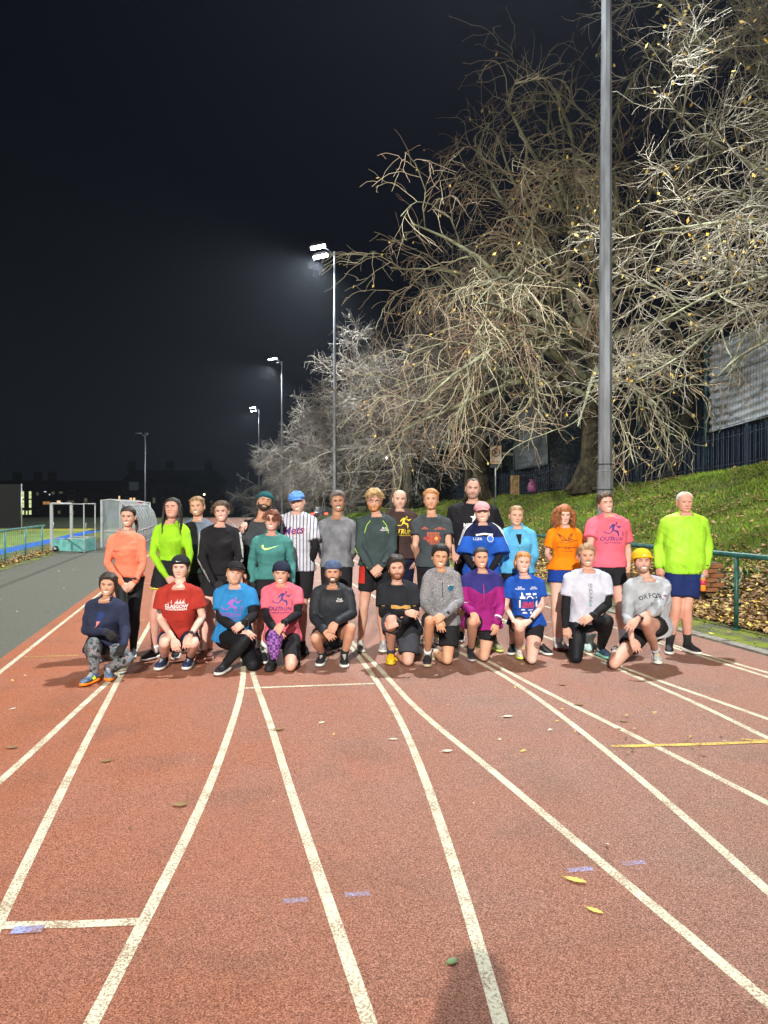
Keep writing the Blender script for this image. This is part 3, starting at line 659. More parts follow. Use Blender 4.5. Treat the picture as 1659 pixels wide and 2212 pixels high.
# ================================================================ BARE TREES
def grow(parents, pr, nchild, ang, length, npts, wig, grav, tmin=0.15, rscale=0.55, rmin=0.006, out_bias=None, tip=0.3, lenvar=0.35, upturn=0.0):
    """parents (B,n,3), pr (B,n) radii -> children arrays"""
    B, n, _ = parents.shape
    tt = tmin + (1 - tmin) * (np.arange(nchild)[None, :] + rng.random((B, nchild))) / nchild
    f = tt * (n - 1); i0 = np.clip(f.astype(int), 0, n - 2); fr = (f - i0)[..., None]
    b = np.arange(B)[:, None]
    p0 = parents[b, i0] * (1 - fr) + parents[b, i0 + 1] * fr
    tg = parents[b, i0 + 1] - parents[b, i0]; tg /= np.linalg.norm(tg, axis=-1, keepdims=True) + 1e-9
    r0 = (pr[b, i0] * (1 - fr[..., 0]) + pr[b, i0 + 1] * fr[..., 0])
    rnd = rng.normal(size=(B, nchild, 3)); rnd[..., 2] *= 0.7
    if out_bias is not None: rnd = rnd + out_bias
    perp = rnd - tg * np.sum(rnd * tg, -1, keepdims=True); perp /= np.linalg.norm(perp, axis=-1, keepdims=True) + 1e-9
    a = R(ang) * rng.uniform(0.6, 1.35, (B, nchild, 1))
    d = tg * np.cos(a) + perp * np.sin(a)
    p = p0.reshape(-1, 3); d = d.reshape(-1, 3); r0 = r0.ravel(); K = len(p)
    plen = np.linalg.norm(np.diff(parents, axis=1), axis=2).sum(1)
    L = length * rng.uniform(1 - lenvar, 1 + lenvar, K) * (1.15 - 0.55 * tt.ravel())
    st = (L / (npts - 1))[:, None]; out = np.zeros((K, npts, 3)); out[:, 0] = p
    for k in range(1, npts):
        g = grav + upturn * (k / npts) ** 2
        d = d + rng.normal(0, wig, (K, 3)) + np.array([0, 0, g]); d /= np.linalg.norm(d, axis=1)[:, None]
        p = p + d * st; out[:, k] = p
    rr = np.maximum(rmin, np.minimum(r0 * rscale, r0 * 0.9))[:, None] * np.linspace(1, tip, npts)[None, :]
    return out, np.maximum(rr, rmin * 0.6)
def bare_tree(label, base, H, trunk_r, limbs, lv, mats_, name='bare_tree', lean=(0, 0), leaves_n=0, leaf_m=None, leaf_s=0.06, grp=None, cat='tree', forks=4, fork_at=0.25, tw=1.0, leaf_keep=None, keep=None):
    """limbs: list of (height fraction, azimuth deg, elevation deg, length)"""
    t = thing(name, label, cat, base, 0, grp)
    n = 12; zs = np.linspace(-0.3, H * 0.42, n)
    wob = np.cumsum(rng.normal(0, 0.05, (n, 2)), 0)
    tr = np.stack([lean[0] * zs / H + wob[:, 0], lean[1] * zs / H + wob[:, 1], zs], -1)
    rad = trunk_r * (1.0 + 0.9 * np.exp(-np.clip(zs, 0, None) / 0.5)) * np.linspace(1, 0.7, n)
    s = MB(); V, Q, T = tube(tr, rad, 14); V[:, :2] *= 1.0; s.add(V, Q, T)
    # buttress roots
    for k in range(6):
        th = k * 1.05 + 0.3; s.tube([(math.cos(th) * trunk_r * 0.6, math.sin(th) * trunk_r * 0.6, 0.6), (math.cos(th) * trunk_r * 1.4, math.sin(th) * trunk_r * 1.4, 0.15), (math.cos(th) * trunk_r * 2.3, math.sin(th) * trunk_r * 2.3, -0.15)], [trunk_r * .35, trunk_r * .3, trunk_r * .15], 7)
    link('trunk', s.mesh('trunk', [mats_[0]]), t)
    L1 = []; r1 = []; np1 = 16
    for (hf, az, el, ln) in limbs:
        h = H * hf; bp = np.array([np.interp(h, zs, tr[:, 0]), np.interp(h, zs, tr[:, 1]), min(h, zs[-1])])
        d = np.array([math.cos(R(az)) * math.cos(R(el)), math.sin(R(az)) * math.cos(R(el)), math.sin(R(el))]); p = bp.copy(); q = [p.copy()]
        for k in range(1, np1):
            bend = -0.030 if el > 50 else -0.055
            d = d + rng.normal(0, 0.085, 3) + np.array([0, 0, bend]); d /= np.linalg.norm(d); p = p + d * ln / (np1 - 1); q.append(p.copy())
        L1.append(q); r1.append(trunk_r * (0.34 if el < 60 else 0.42) * (ln / 10) * np.linspace(1, 0.16, np1))
    L1 = np.array(L1); r1 = np.array(r1)
    s = MB(); V, Q = tube_batch(L1, r1, 9); s.add(V, Q); link('limbs', s.mesh('limbs', [mats_[1]]), t)
    par, prr = L1, r1; s = MB(); s2 = MB(); tips = []
    for k, (nc, ang, ln, npt, wg, gv, up) in enumerate(lv):
        par, prr = grow(par, prr, nc, ang, ln, npt, wg, gv, tmin=0.22 if k == 0 else 0.12, rscale=0.6, rmin=[0.02, 0.010, 0.0075, 0.0065, 0.006][k] * tw, upturn=up)
        if keep is not None:
            mk = keep(par[:, 0] + np.array(base)); par, prr = par[mk], prr[mk]
        V, Q = tube_batch(par, prr, 5 if k == 0 else (4 if k == 1 else 3))
        (s if k == 0 else s2).add(V, Q)
        tips.append(par)
    link('branches', s.mesh('branches', [mats_[1]]), t)
    o = link('twigs', s2.mesh('twigs', [mats_[2]]), t); o['kind'] = 'stuff'
    if leaves_n:
        tp = np.concatenate([q[:, -1] for q in tips[1:]] + [q[:, q.shape[1] // 2] for q in tips[1:]])
        if leaf_keep is not None: tp = tp[leaf_keep(tp + np.array(base))]
        # clustered: pick a few seeds, favour tips close to them
        sd = tp[rng.choice(len(tp), 60)]; dd = np.min(np.linalg.norm(tp[:, None] - sd[None], axis=2), axis=1)
        pr_ = np.exp(-dd / 0.5) + 0.06; idx = rng.choice(len(tp), min(leaves_n, len(tp)), replace=False, p=pr_ / pr_.sum()); c = tp[idx]; k = len(c)
        a = rng.normal(size=(k, 3)); a[:, 2] = -np.abs(a[:, 2]) - 0.6; a /= np.linalg.norm(a, axis=1)[:, None]; b = np.cross(a, rng.normal(size=(k, 3))); b /= np.linalg.norm(b, axis=1)[:, None]
        sz = (leaf_s * rng.uniform(0.6, 1.3, k))[:, None]
        V = np.stack([c, c + a * sz * 0.5 - b * sz * 0.3, c + a * sz, c + a * sz * 0.5 + b * sz * 0.3], 1).reshape(-1, 3)
        s3 = MB(); s3.add(V, np.arange(4 * k).reshape(-1, 4)); o = link('leaves', s3.mesh('leaves', [leaf_m], False), t); o['kind'] = 'stuff'
    return t
def azimuths(spec): return spec
TM = [M['bark'], M['limb'], M['twig']]; TP = [M['bark'], M['twig_pale'], M['twig_pale']]
def sign_keep(p):       # lopped round the speed sign
    x = p[:, 0] / p[:, 1]; z = (p[:, 2] - CH) / p[:, 1]
    return ~((x > 0.12) & (x < 0.18) & (z > 0.03) & (z < 0.115))
# the big lime in the middle
yy = 28.0; bx = P(1280, 1036, yy)
limbs = [(0.18, 195, 30, 8.4), (0.20, 225, 38, 9.5), (0.22, 170, 35, 8.0), (0.24, 250, 40, 8.5), (0.27, 205, 44, 9.2), (0.29, 300, 36, 7.5), (0.30, 345, 38, 7.0),
    (0.32, 185, 52, 9.0), (0.34, 232, 54, 9.5), (0.35, 265, 56, 8.0), (0.37, 150, 52, 8.0), (0.38, 320, 55, 7.5), (0.40, 210, 62, 9.0), (0.42, 20, 56, 7.0), (0.42, 260, 70, 7.8), (0.42, 190, 70, 8.6), (0.42, 345, 68, 7.6),
    (0.19, 262, 20, 7.5), (0.26, 215, 24, 9.5), (0.23, 200, 16, 8.4), (0.21, 240, 16, 8.5), (0.28, 228, 30, 9.5), (0.31, 178, 40, 8.6)]
bare_tree('huge spreading bare lime tree with drooping pale branches behind the grey mast', (bx.x, bx.y, fz(yy) - 0.1), 17.5, 0.50, limbs,
    [(7, 50, 3.8, 13, 0.17, -0.035, -0.15), (7, 48, 2.0, 10, 0.21, -0.06, -0.13), (3, 45, 1.0, 6, 0.22, -0.05, 0.0)], TM, leaves_n=500, leaf_m=M['leaf_y'], leaf_s=0.12, tw=1.15, keep=sign_keep)
def right_keep(p):      # pruned clear of the windbreak screen, where it would foul the fence
    x = p[:, 0] / p[:, 1]; z = (p[:, 2] - CH) / p[:, 1]
    return ~((x > 0.41) & (z < 0.235) & (rng.random(len(p)) < 0.96))
# the tree at the right edge, trunk outside the frame
limbs = [(0.22, 175, 30, 7.5), (0.25, 200, 35, 7.5), (0.28, 160, 42, 7.5), (0.3, 215, 45, 7.5), (0.33, 185, 52, 8), (0.36, 230, 50, 7), (0.38, 170, 64, 8), (0.4, 205, 66, 8.5), (0.42, 190, 76, 8), (0.42, 240, 70, 8), (0.2, 190, 15, 6.5), (0.32, 190, 25, 7.5), (0.42, 215, 60, 8), (0.42, 165, 70, 8)]
bare_tree('pale-twigged tree at the right edge still holding amber leaves', (12.5, 17.8, 2.8), 15.0, 0.42, limbs,
    [(12, 48, 2.6, 10, 0.15, -0.015, -0.10), (10, 46, 1.2, 7, 0.2, -0.03, -0.05), (5, 42, 0.6, 4, 0.2, -0.02, 0.0)], [M['bark'], M['limb'], M['twig_white']], leaves_n=1300, leaf_m=M['leaf_o'], leaf_s=0.11, keep=right_keep)
# trees further along the bank
def std_limbs(n, ln, lo=20, hi=78):
    return [(0.14 + 0.28 * k / n, (k * 137.5) % 360, lo + (hi - lo) * k / n + random.uniform(-6, 6), ln * random.uniform(0.85, 1.1)) for k in range(n)]
for (a_, yy, H, ln, lb) in ((14.0, 39.0, 16.5, 8.0, 'second bare tree along the bank, left of the big lime'), (13.0, 52.0, 15, 7.6, 'third bare tree of the row, behind the nearest lit mast')):
    p = TB(a_, yy, fz(yy) - 0.1)
    bare_tree(lb, p, H, 0.42, std_limbs(15, ln, 15), [(10, 50, 3.0, 9, 0.16, -0.03, -0.06), (8, 48, 1.6, 6, 0.2, -0.05, 0.02), (6, 45, 0.85, 4, 0.2, -0.03, 0.0)], TP, tw=1.6, grp='bare trees in a row along the bank')
for (a_, yy, H, ln, lb) in ((12.4, 66.0, 13.5, 6.8, 'fourth bare tree of the row, left of the nearest lit mast'), (11.6, 82.0, 13.5, 6.8, 'fifth bare tree of the row, under the middle mast'), (11.2, 100.0, 13.5, 7.2, 'sixth bare tree of the row, beside the farthest mast'), (10.6, 120.0, 12.5, 7.5, 'farthest bare tree of the row, pale in the floodlight')):
    p = TB(a_, yy, 0.9 if yy < 95 else -1.0)
    bare_tree(lb, p, H, 0.36, std_limbs(13, ln, 12), [(9, 50, 3.0, 7, 0.17, -0.03, -0.06), (8, 48, 1.6, 5, 0.2, -0.05, 0.02), (4, 45, 0.8, 3, 0.2, -0.03, 0.0)], TP, tw=2.6, grp='bare trees in a row along the bank')
# dark ivy-clad trunks behind the fence
for k, (x, yy, lb) in enumerate(((1015, 41, 'dark ivy-covered trunk right of the tall man\'s head'), (880, 50, 'dark trunk behind the bald man in brown'), (800, 60, 'pale far trunk behind the man with curly hair'), (1450, 33, 'leaning mossy trunk right of the grey mast'))):
    c = P(x, 1060, yy); s = MB(); h = 7.5; ln = (1.8 if k == 3 else 0.3)
    s.tube([(0, 0, -1.5), (0.05, 0, 1.5), (ln * .4, 0, 4), (ln, 0.2, h)], [0.42, 0.34, 0.3, 0.2], 12)
    for q in range(10):
        th = random.uniform(0, 6.28); z0 = random.uniform(3, h); s.tube([(ln * z0 / h, 0, z0), (ln * z0 / h + math.cos(th) * 1.2, math.sin(th), z0 + 1.2), (ln * z0 / h + math.cos(th) * 2.2, math.sin(th) * 2, z0 + 1.6)], [0.1, 0.06, 0.02], 5)
    t = thing('dark_tree', lb, 'tree', (c.x, c.y, 1.5), 0); link('trunk', s.mesh('trunk', [M['bark']]), t)
# dark hedge / wood mass behind the fence
def bush_mass(name, n, box, m, sz=0.25, seed=1):
    r_ = np.random.default_rng(seed); (x0, x1), (y0, y1), (z0, z1) = box
    c = np.stack([r_.uniform(x0, x1, n), r_.uniform(y0, y1, n), z0 + (z1 - z0) * r_.random(n) ** 1.3], -1)
    prof = 0.6 + 0.4 * np.sin(c[:, 0] * 0.35) * np.sin(c[:, 0] * 0.13 + 1); c[:, 2] = z0 + (c[:, 2] - z0) * prof
    a = r_.normal(size=(n, 3)); a /= np.linalg.norm(a, axis=1)[:, None]; b = np.cross(a, r_.normal(size=(n, 3))); b /= np.linalg.norm(b, axis=1)[:, None]
    V = np.stack([c - a * sz, c + b * sz * 0.6, c + a * sz, c - b * sz * 0.6], 1).reshape(-1, 3)
    return link(name, mesh_from(name, V, np.arange(4 * n).reshape(-1, 4), None, None, [m], False), kind='stuff')
dk = mat('dark_undergrowth', (0.010, 0.013, 0.008), 0.9, var=0.5, vscale=0.5)
bush_mass('far_undergrowth', 9000, ((-15, 8), (96, 110), (-1.5, 5.0)), dk, 0.5, 3)
bush_mass('woodland_undergrowth', 9000, ((2, 26), (46, 60), (1.2, 6.0)), dk, 0.4, 4)
# ================================================================ LEFT BACKGROUND
# hockey goal: boxed frame with teal boards and a wheel
GP = [Vector((-11.86, 26.4, 0)), Vector((-10.42, 25.7, 0)), Vector((-10.50, 26.9, 0)), Vector((-11.7, 27.7, 0))]
gt = thing('hockey_goal', 'white framed hockey goal with teal boards and a small wheel', 'goal', GP[0]); g0 = GP[0]; gh = 1.70
for k, (p, r_) in enumerate(zip(GP, (0.042, 0.016, 0.016, 0.042))):
    q = p - g0; s = MB(); s.box((q.x, q.y, gh / 2), (r_ * 2, r_ * 2, gh)); link('post', s.mesh('post', [M['white_metal']], False), gt)
s = MB(); q = [p - g0 for p in GP]
s.tube([(q[0].x, q[0].y, gh), (q[3].x, q[3].y, gh)], 0.04, 4)
for a_, b_ in ((0, 1), (1, 2), (2, 3)): s.tube([(q[a_].x, q[a_].y, gh), (q[b_].x, q[b_].y, gh - 0.02)], 0.018, 6)
link('crossbar', s.mesh('crossbar', [M['white_metal']]), gt)
for a_, b_, h in ((0, 1, .40), (1, 2, .42), (2, 3, .40)):
    d = q[b_] - q[a_]; c = (q[a_] + q[b_]) / 2; an = math.atan2(d.y, d.x)
    s = MB(); s.box((c.x, c.y, h / 2 + 0.03), (d.length - 0.05, 0.03, h), np.array(Matrix.Rotation(an, 3, 'Z'))); link('board', s.mesh('board', [M['goal_board']], False), gt)
s = MB()
for a_, b_, h in ((0, 1, .47), (1, 2, .50), (2, 3, .47)): s.tube([(q[a_].x, q[a_].y, h), (q[b_].x, q[b_].y, h)], 0.018, 6)
link('board_rail', s.mesh('board_rail', [M['white_metal']]), gt)
s = MB(); s.tube([(0.22, -0.22, 0.10), (0.22, -0.16, 0.10)], 0.10, 18); wh = link('wheel', s.mesh('wheel', [M['black']]), gt)
s = MB(); s.tube([(0.22, -0.235, 0.10), (0.22, -0.15, 0.10)], 0.045, 12); link('hub', s.mesh('hub', [M['white_metal']]), wh)
# second, farther goal with red netting
c = Vector((-12.3, 34.5, 0)); t = thing('small_goal', 'white framed goal with red bar and netting behind the shelter end', 'goal', c); 
for x_ in (0, 1.1):
    for y_ in (0, 0.9):
        s = MB(); s.tube([(x_, y_, 0), (x_, y_, 1.75)], 0.035, 6); link('post', s.mesh('post', [M['white_metal']]), t)
s = MB(); s.tube([(0, 0, 1.75), (0, .9, 1.75)], 0.03, 6); s.tube([(1.1, 0, 1.75), (1.1, .9, 1.75)], 0.03, 6); link('side_bar', s.mesh('side_bar', [M['white_metal']]), t)
s = MB(); s.tube([(0, 0, 1.75), (1.1, 0, 1.75)], 0.03, 6); s.box((0.55, 0.1, 0.5), (1.3, 0.3, 0.12)); link('crossbar', s.mesh('crossbar', [M['red']]), t)
s = MB()
for k in range(14): s.tube([(k * .085, 0.9, 0), (k * .085, 0.9, 1.7)], 0.006, 3)
for k in range(12): s.tube([(0, 0.9, k * .14), (1.1, 0.9, k * .14)], 0.006, 3)
link('net', s.mesh('net', [M['teal_rail']]), t)['kind'] = 'stuff'
# curved team shelter
t = thing('team_shelter', 'long curved clear team shelter with white frame beside the pitch', 'shelter', (-10.95, 28.7, 0), 0)
prof = [(0.0, 1.82), (0.35, 1.86), (0.70, 1.80), (0.98, 1.60), (1.20, 1.28), (1.33, 0.90), (1.38, 0.45), (1.38, 0.02)]
dv = np.array([TD, 1.0]) / math.hypot(TD, 1.0)
def sp(u, z, l): return (u + dv[0] * l, dv[1] * l, z)
NL = 9
rib = MB(); rib.tube([(u, 0, z) for u, z in prof], 0.028, 6); ribm = rib.mesh('rib', [M['white_metal']])
for k in range(NL + 1):
    l = k * 1.15; link('rib', ribm, t, (dv[0] * l, dv[1] * l, 0))
pan = MB(); V = []; Q = []
for i, (u, z) in enumerate(prof): V += [(u, 0, z), (u + dv[0] * 1.12, dv[1] * 1.12, z)]
Q = [(2 * i, 2 * i + 1, 2 * i + 3, 2 * i + 2) for i in range(len(prof) - 1)]
pan.add(V, Q); panm = pan.mesh('panel', [M['perspex']])
for k in range(NL): l = k * 1.15 + 0.015; link('panel', panm, t, (dv[0] * l, dv[1] * l, 0))
for l in (0, NL * 1.15):     # glazed ends
    V = [(u + dv[0] * l, dv[1] * l, z) for u, z in prof] + [(dv[0] * l, dv[1] * l, 0.02)]
    me = bpy.data.meshes.new('end_panel'); me.from_pydata(V, [], [list(range(len(V)))]); me.materials.append(M['perspex']); link('end_panel', me, t)
for l in (0, NL * 1.15):
    s = MB(); s.box((dv[0] * l, dv[1] * l, 0.92), (0.07, 0.07, 1.84)); s.tube([(dv[0] * l, dv[1] * l, 0.62), (1.36 + dv[0] * l, dv[1] * l, 0.62)], 0.03, 6); s.tube([(0.78 + dv[0] * l, dv[1] * l, 0.05), (0.78 + dv[0] * l, dv[1] * l, 1.74)], 0.022, 6)
    link('end_frame', s.mesh('end_frame', [M['white_metal']], False), t)
for (u, z) in ((0, 1.83), (1.39, 0.62), (1.39, 0.05), (0.98, 1.62)):
    s = MB(); s.tube([sp(u, z, 0), sp(u, z, NL * 1.15)], 0.024, 6); link('long_bar', s.mesh('long_bar', [M['white_metal']]), t)
s = MB(); s.box((0.9 + dv[0] * 5, dv[1] * 5, 0.42), (0.4, 9.5, 0.05), np.array(Matrix.Rotation(math.atan(-TD), 3, 'Z'))); link('bench', s.mesh('bench', [M['goal_board']], False), t)

# pitch surround boards / far fencing
for (x, ya, lb) in ((345 * .2 + 0, 60, 'white corner marker post left of the goal'), (111, 62, 'thin white post far behind the goal')):
    pass
c = P(45, 1125, 62); 
for (x, yt, yb, Y, lb) in ((47, 1045, 1142, 42, 'tall thin pale post at the left edge of the pitch'), (115, 1131, 1146, 50, 'short white marker post beyond the green pitch'), (125.5 + 60, 1133, 1146, 50, 'short pale marker post seen through the goal')):
    a_ = P(x, yb, Y); b_ = P(x, yt, Y); s = MB(); s.tube([(0, 0, -max(0, a_.z) - 0.02), (0, 0, b_.z - a_.z)], 0.035, 6); o = link('marker_post', s.mesh('marker_post', [M['galv']]), None, (a_.x, a_.y, max(a_.z, 0))); tag(o, lb, 'post')
# grey panel at the far left
a_ = P(-60, 1046, 48); b_ = P(45, 1140, 48)
s = MB(); s.box(((a_.x + b_.x) / 2, 48, (a_.z + b_.z) / 2), (b_.x - a_.x, 0.05, a_.z - b_.z)); o = link('backstop_panel', s.mesh('backstop_panel', [mat('dark_net', (0.006, 0.007, 0.008), 0.9)], False)); tag(o, 'dark grey netting backstop at the left edge of the pitch', 'backstop')

# ---------------------------------------------------------------- tenement blocks, far off in the dark
wall_m = mat('night_stone', (0.05, 0.045, 0.04), 0.9, var=0.3, vscale=0.4); roof_m = mat('slate_roof', (0.03, 0.03, 0.035), 0.8, var=0.2, vscale=0.4)
litm = {k: mat('lit_window_' + k, (0.2, 0.2, 0.2), 0.5, emit=c_, es=e_) for k, (c_, e_) in dict(green=((0.80, 0.90, 0.42), 0.85), amber=((1.0, 0.62, 0.28), 1.1), dim=((0.5, 0.42, 0.25), 0.18), white=((0.8, 0.95, 1.0), 0.9), orange=((1.0, 0.5, 0.15), 0.35)).items()}
unlit = mat('unlit_glass', (0.03, 0.035, 0.04), 0.15); frame_m = mat('window_frame', (0.25, 0.25, 0.24), 0.6)
def block(label, Y, x0, x1, ytop, zbase, wins, roof=2.5, chims=()):
    l, r_ = P(x0, 1100, Y).x, P(x1, 1100, Y).x; zt = P(x0, ytop, Y).z; W = r_ - l
    t = thing('tenement_block', label, 'building', (l, Y, zbase)); hz = zt - zbase - roof
    s = MB(); s.box((W / 2, 6, hz / 2), (W, 12, hz)); link('wall', s.mesh('wall', [wall_m], False), t)
    s = MB(); V = [(-.3, -.3, hz), (W + .3, -.3, hz), (W + .3, 12.3, hz), (-.3, 12.3, hz), (1.5, 5, hz + roof), (W - 1.5, 5, hz + roof), (W - 1.5, 7, hz + roof), (1.5, 7, hz + roof)]
    s.add(V, [(0, 1, 5, 4), (1, 2, 6, 5), (2, 3, 7, 6), (3, 0, 4, 7), (4, 5, 6, 7)]); ro = link('roof', s.mesh('roof', [roof_m], False), t)
    for cx_ in chims:
        xx = P(cx_, 1100, Y).x - l; s = MB(); s.box((xx, 6, hz + roof + 0.9), (2.2, 1.2, 3.2)); 
        for q in range(4): s.tube([(xx - .75 + q * .5, 6, hz + roof + 2.4), (xx - .75 + q * .5, 6, hz + roof + 3.1)], 0.14, 8)
        link('chimney', s.mesh('chimney', [wall_m], False), ro)
    for (a_, b_, c_, d_, kind) in wins:      # px box left, right, top, bottom
        wl, wr = P(a_, 1100, Y).x - l, P(b_, 1100, Y).x - l; z1 = P(a_, c_, Y).z - zbase; z0 = P(a_, d_, Y).z - zbase
        s = MB(); s.box(((wl + wr) / 2, -0.06, (z0 + z1) / 2), (wr - wl + 0.3, 0.1, z1 - z0 + 0.3)); f = link('window', s.mesh('window', [frame_m], False), t)
        ncol = 2 if (wr - wl) > 1.3 else 1; nrow = 2 if (z1 - z0) > 1.6 else 1; pw, ph_ = (wr - wl) / ncol, (z1 - z0) / nrow
        for i in range(ncol):
            for j in range(nrow):
                s = MB(); s.box((wl + pw * (i + .5), -0.125, z0 + ph_ * (j + .5)), (pw - 0.12, 0.03, ph_ - 0.12)); link('pane', s.mesh('pane', [litm.get(kind, unlit)], False), f)
    return t
W1 = [(29, 37.5, 1061, 1075, 'green')]
for (a_, b_) in ((66 * .6 + 5.3, 52.3),):
    pass
for (y0, y1) in ((1061, 1076), (1078, 1079)): pass
colA, colB = (44.5, 52.8), (62.6, 68.6)
for (y0, y1) in ((1061, 1077.5), (1079.5, 1097), (1102, 1112)):
    W1 += [(colA[0], colA[1], y0, y1, 'green'), (colB[0], colB[1], y0, y1, 'green')]
W1 += [(56, 60, 1103, 1112, 'green'), (79, 84, 1064, 1070, 'dim'), (95, 101, 1061, 1063.5, 'white'), (106, 109, 1066.5, 1070, 'white'), (93, 109, 1083, 1090, 'orange'), (123, 131.5, 1081, 1087, 'amber'), (112, 118, 1062, 1068, 'dim'),
    (128, 136, 1062, 1066, 'dim'), (146, 160, 1081, 1087, 'dim'), (80, 85, 1103, 1110, 'unlit'), (125, 131, 1103, 1110, 'dim'), (150, 160, 1062, 1080, 'unlit'), (150, 160, 1103, 1110, 'dim'), (20, 24, 1083, 1090, 'dim'), (182, 189, 1076, 1084, 'dim')]
block('long dark tenement with green-lit stair windows at the far left', 220, -30, 268, 1037, -2.5, W1, 3.0, (16, 62, 94))
W2 = [(256, 260, 1071, 1080.5, 'amber'), (280, 286, 1075, 1087, 'amber'), (287.5, 293, 1075, 1087, 'amber'), (242.5, 246, 1086, 1096, 'dim'), (296, 301, 1074, 1088, 'unlit'), (272, 277, 1074, 1088, 'unlit'), (330, 336, 1075, 1087, 'dim'), (350, 356, 1075, 1087, 'unlit'), (440, 444, 1066, 1070, 'amber'), (410, 418, 1096, 1108, 'orange'), (455, 459, 1082, 1086, 'dim')]
block('taller dark tenement with an amber lit window behind the thin pole', 215, 262, 470, 1014, -2.5, W2, 3.5, (270, 355, 440))
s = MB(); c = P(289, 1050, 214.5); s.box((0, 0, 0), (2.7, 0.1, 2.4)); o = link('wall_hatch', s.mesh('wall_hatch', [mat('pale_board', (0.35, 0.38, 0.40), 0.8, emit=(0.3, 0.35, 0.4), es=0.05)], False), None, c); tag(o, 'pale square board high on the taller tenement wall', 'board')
# dark hedges in front of the houses
bush_mass('hedge', 5000, ((-125, -20), (150, 160), (-3.2, -0.8)), dk, 0.6, 9)
# small lamps
def small_lamp(x, y, Y, col, rad, label, post=True, es=8, floor=0.0):
    c = P(x, y, Y); t = thing('street_lamp', label, 'lamp', (c.x, c.y, floor))
    s = MB(); an = np.linspace(0, 2 * math.pi, 12, endpoint=False); s.add(*loft([np.stack([np.cos(an) * rad * q, np.sin(an) * rad * q, np.full(12, c.z - floor + z_ * rad)], -1) for q, z_ in ((.35, -1), (.8, -.6), (1, 0), (.8, .6), (.3, .95))]))
    link('lamp_globe', s.mesh('lamp_globe', [mat('lit_globe', (1, 1, 1), 0.5, emit=col, es=es)]), t)
    if post: s = MB(); s.tube([(0, 0, 0), (0, 0, c.z - floor - rad)], 0.05, 6); link('post', s.mesh('post', [M['dark']]), t)
small_lamp(835.5, 989, 62, (1.0, 0.75, 0.8), 0.10, 'small pinkish street lamp glowing through the branches', es=7, floor=1.0)
small_lamp(382, 1099, 120, (1.0, 0.75, 0.5), 0.35, 'round amber lamp low behind the long-haired woman', es=3)
small_lamp(441, 1068, 160, (1.0, 0.9, 0.6), 0.22, 'small yellow lamp high in the dark behind the group', es=4, floor=-3)
small_lamp(1085, 735, 45, (0.85, 0.9, 1.0), 0.10, 'small white lamp high among the lime branches', es=9, floor=1.5)
# parked car with its brake lights on
c = P(690, 1118, 70); t = thing('parked_car', 'dark car with red brake lights far down the track', 'car', (c.x, c.y, 0.0))
rings = []
for z_, w_, l_, o_ in ((.25, .80, 2.0, 0), (.45, .88, 2.1, 0), (.8, .86, 2.05, 0), (.95, .78, 1.5, .1), (1.38, .64, 1.0, .15), (1.45, .5, .8, .15)):
    q = np.linspace(0, 2 * math.pi, 20, endpoint=False); cx_ = np.sign(np.cos(q)) * np.abs(np.cos(q)) ** .5 * w_; cy_ = np.sign(np.sin(q)) * np.abs(np.sin(q)) ** .5 * l_ + o_; rings.append(np.stack([cx_, cy_ + 2.1, np.full(20, z_)], -1))
s = MB(); s.add(*loft(rings)); link('body', s.mesh('body', [mat('dark_car_paint', (0.03, 0.03, 0.04), 0.3)]), t)
s = MB(); s.tube([(-.11, 0, 0), (.11, 0, 0)], 0.31, 16); wm_ = s.mesh('wheel', [M['black']])
for x_ in (-.8, .8):
    for y_ in (.8, 3.4): link('wheel', wm_, t, (x_, y_, 0.31))
    s = MB(); s.box((x_ * .78, 0.03, .78), (.30, .06, .13)); link('brake_light', s.mesh('brake_light', [mat('brake_lamp', (0.5, 0.01, 0.01), 0.4, emit=(1, 0.05, 0.02), es=9)], False), t)
# ================================================================ PEOPLE
C1 = (132.7, 1028.6, 0.22); C2 = (431.3, 1028.6, 0.22); C3 = (749.9, 1015.3, 0.22); C4 = (1061.8, 1028.6, 0.21); C5 = (1294.0, 1028.6, 0.22)
SK = {}
def skin(key, c, red=0.0):
    if key not in SK:
        m = mat('skin_' + key, c, 0.58, col2=(c[0] * 0.93, c[1] * 0.76, c[2] * 0.72), vscale=11, spec=0.35, sss=0.0, detail=3, lo=0.3, hi=0.7)
        SK[key] = m
    return SK[key]
FAIR = (0.62, 0.39, 0.29); PALE = (0.68, 0.46, 0.37); TAN = (0.50, 0.29, 0.19); OLIVE = (0.42, 0.245, 0.155); RUDDY = (0.60, 0.33, 0.25)
M['lips'] = mat('lips', (0.48, 0.20, 0.165), 0.45); M['teeth'] = mat('teeth', (0.86, 0.83, 0.77), 0.3); M['eye'] = mat('eye_white', (0.62, 0.58, 0.55), 0.25); M['iris'] = mat('iris', (0.03, 0.02, 0.015), 0.2); M['lid'] = mat('eyelid_line', (0.16, 0.07, 0.05), 0.7)
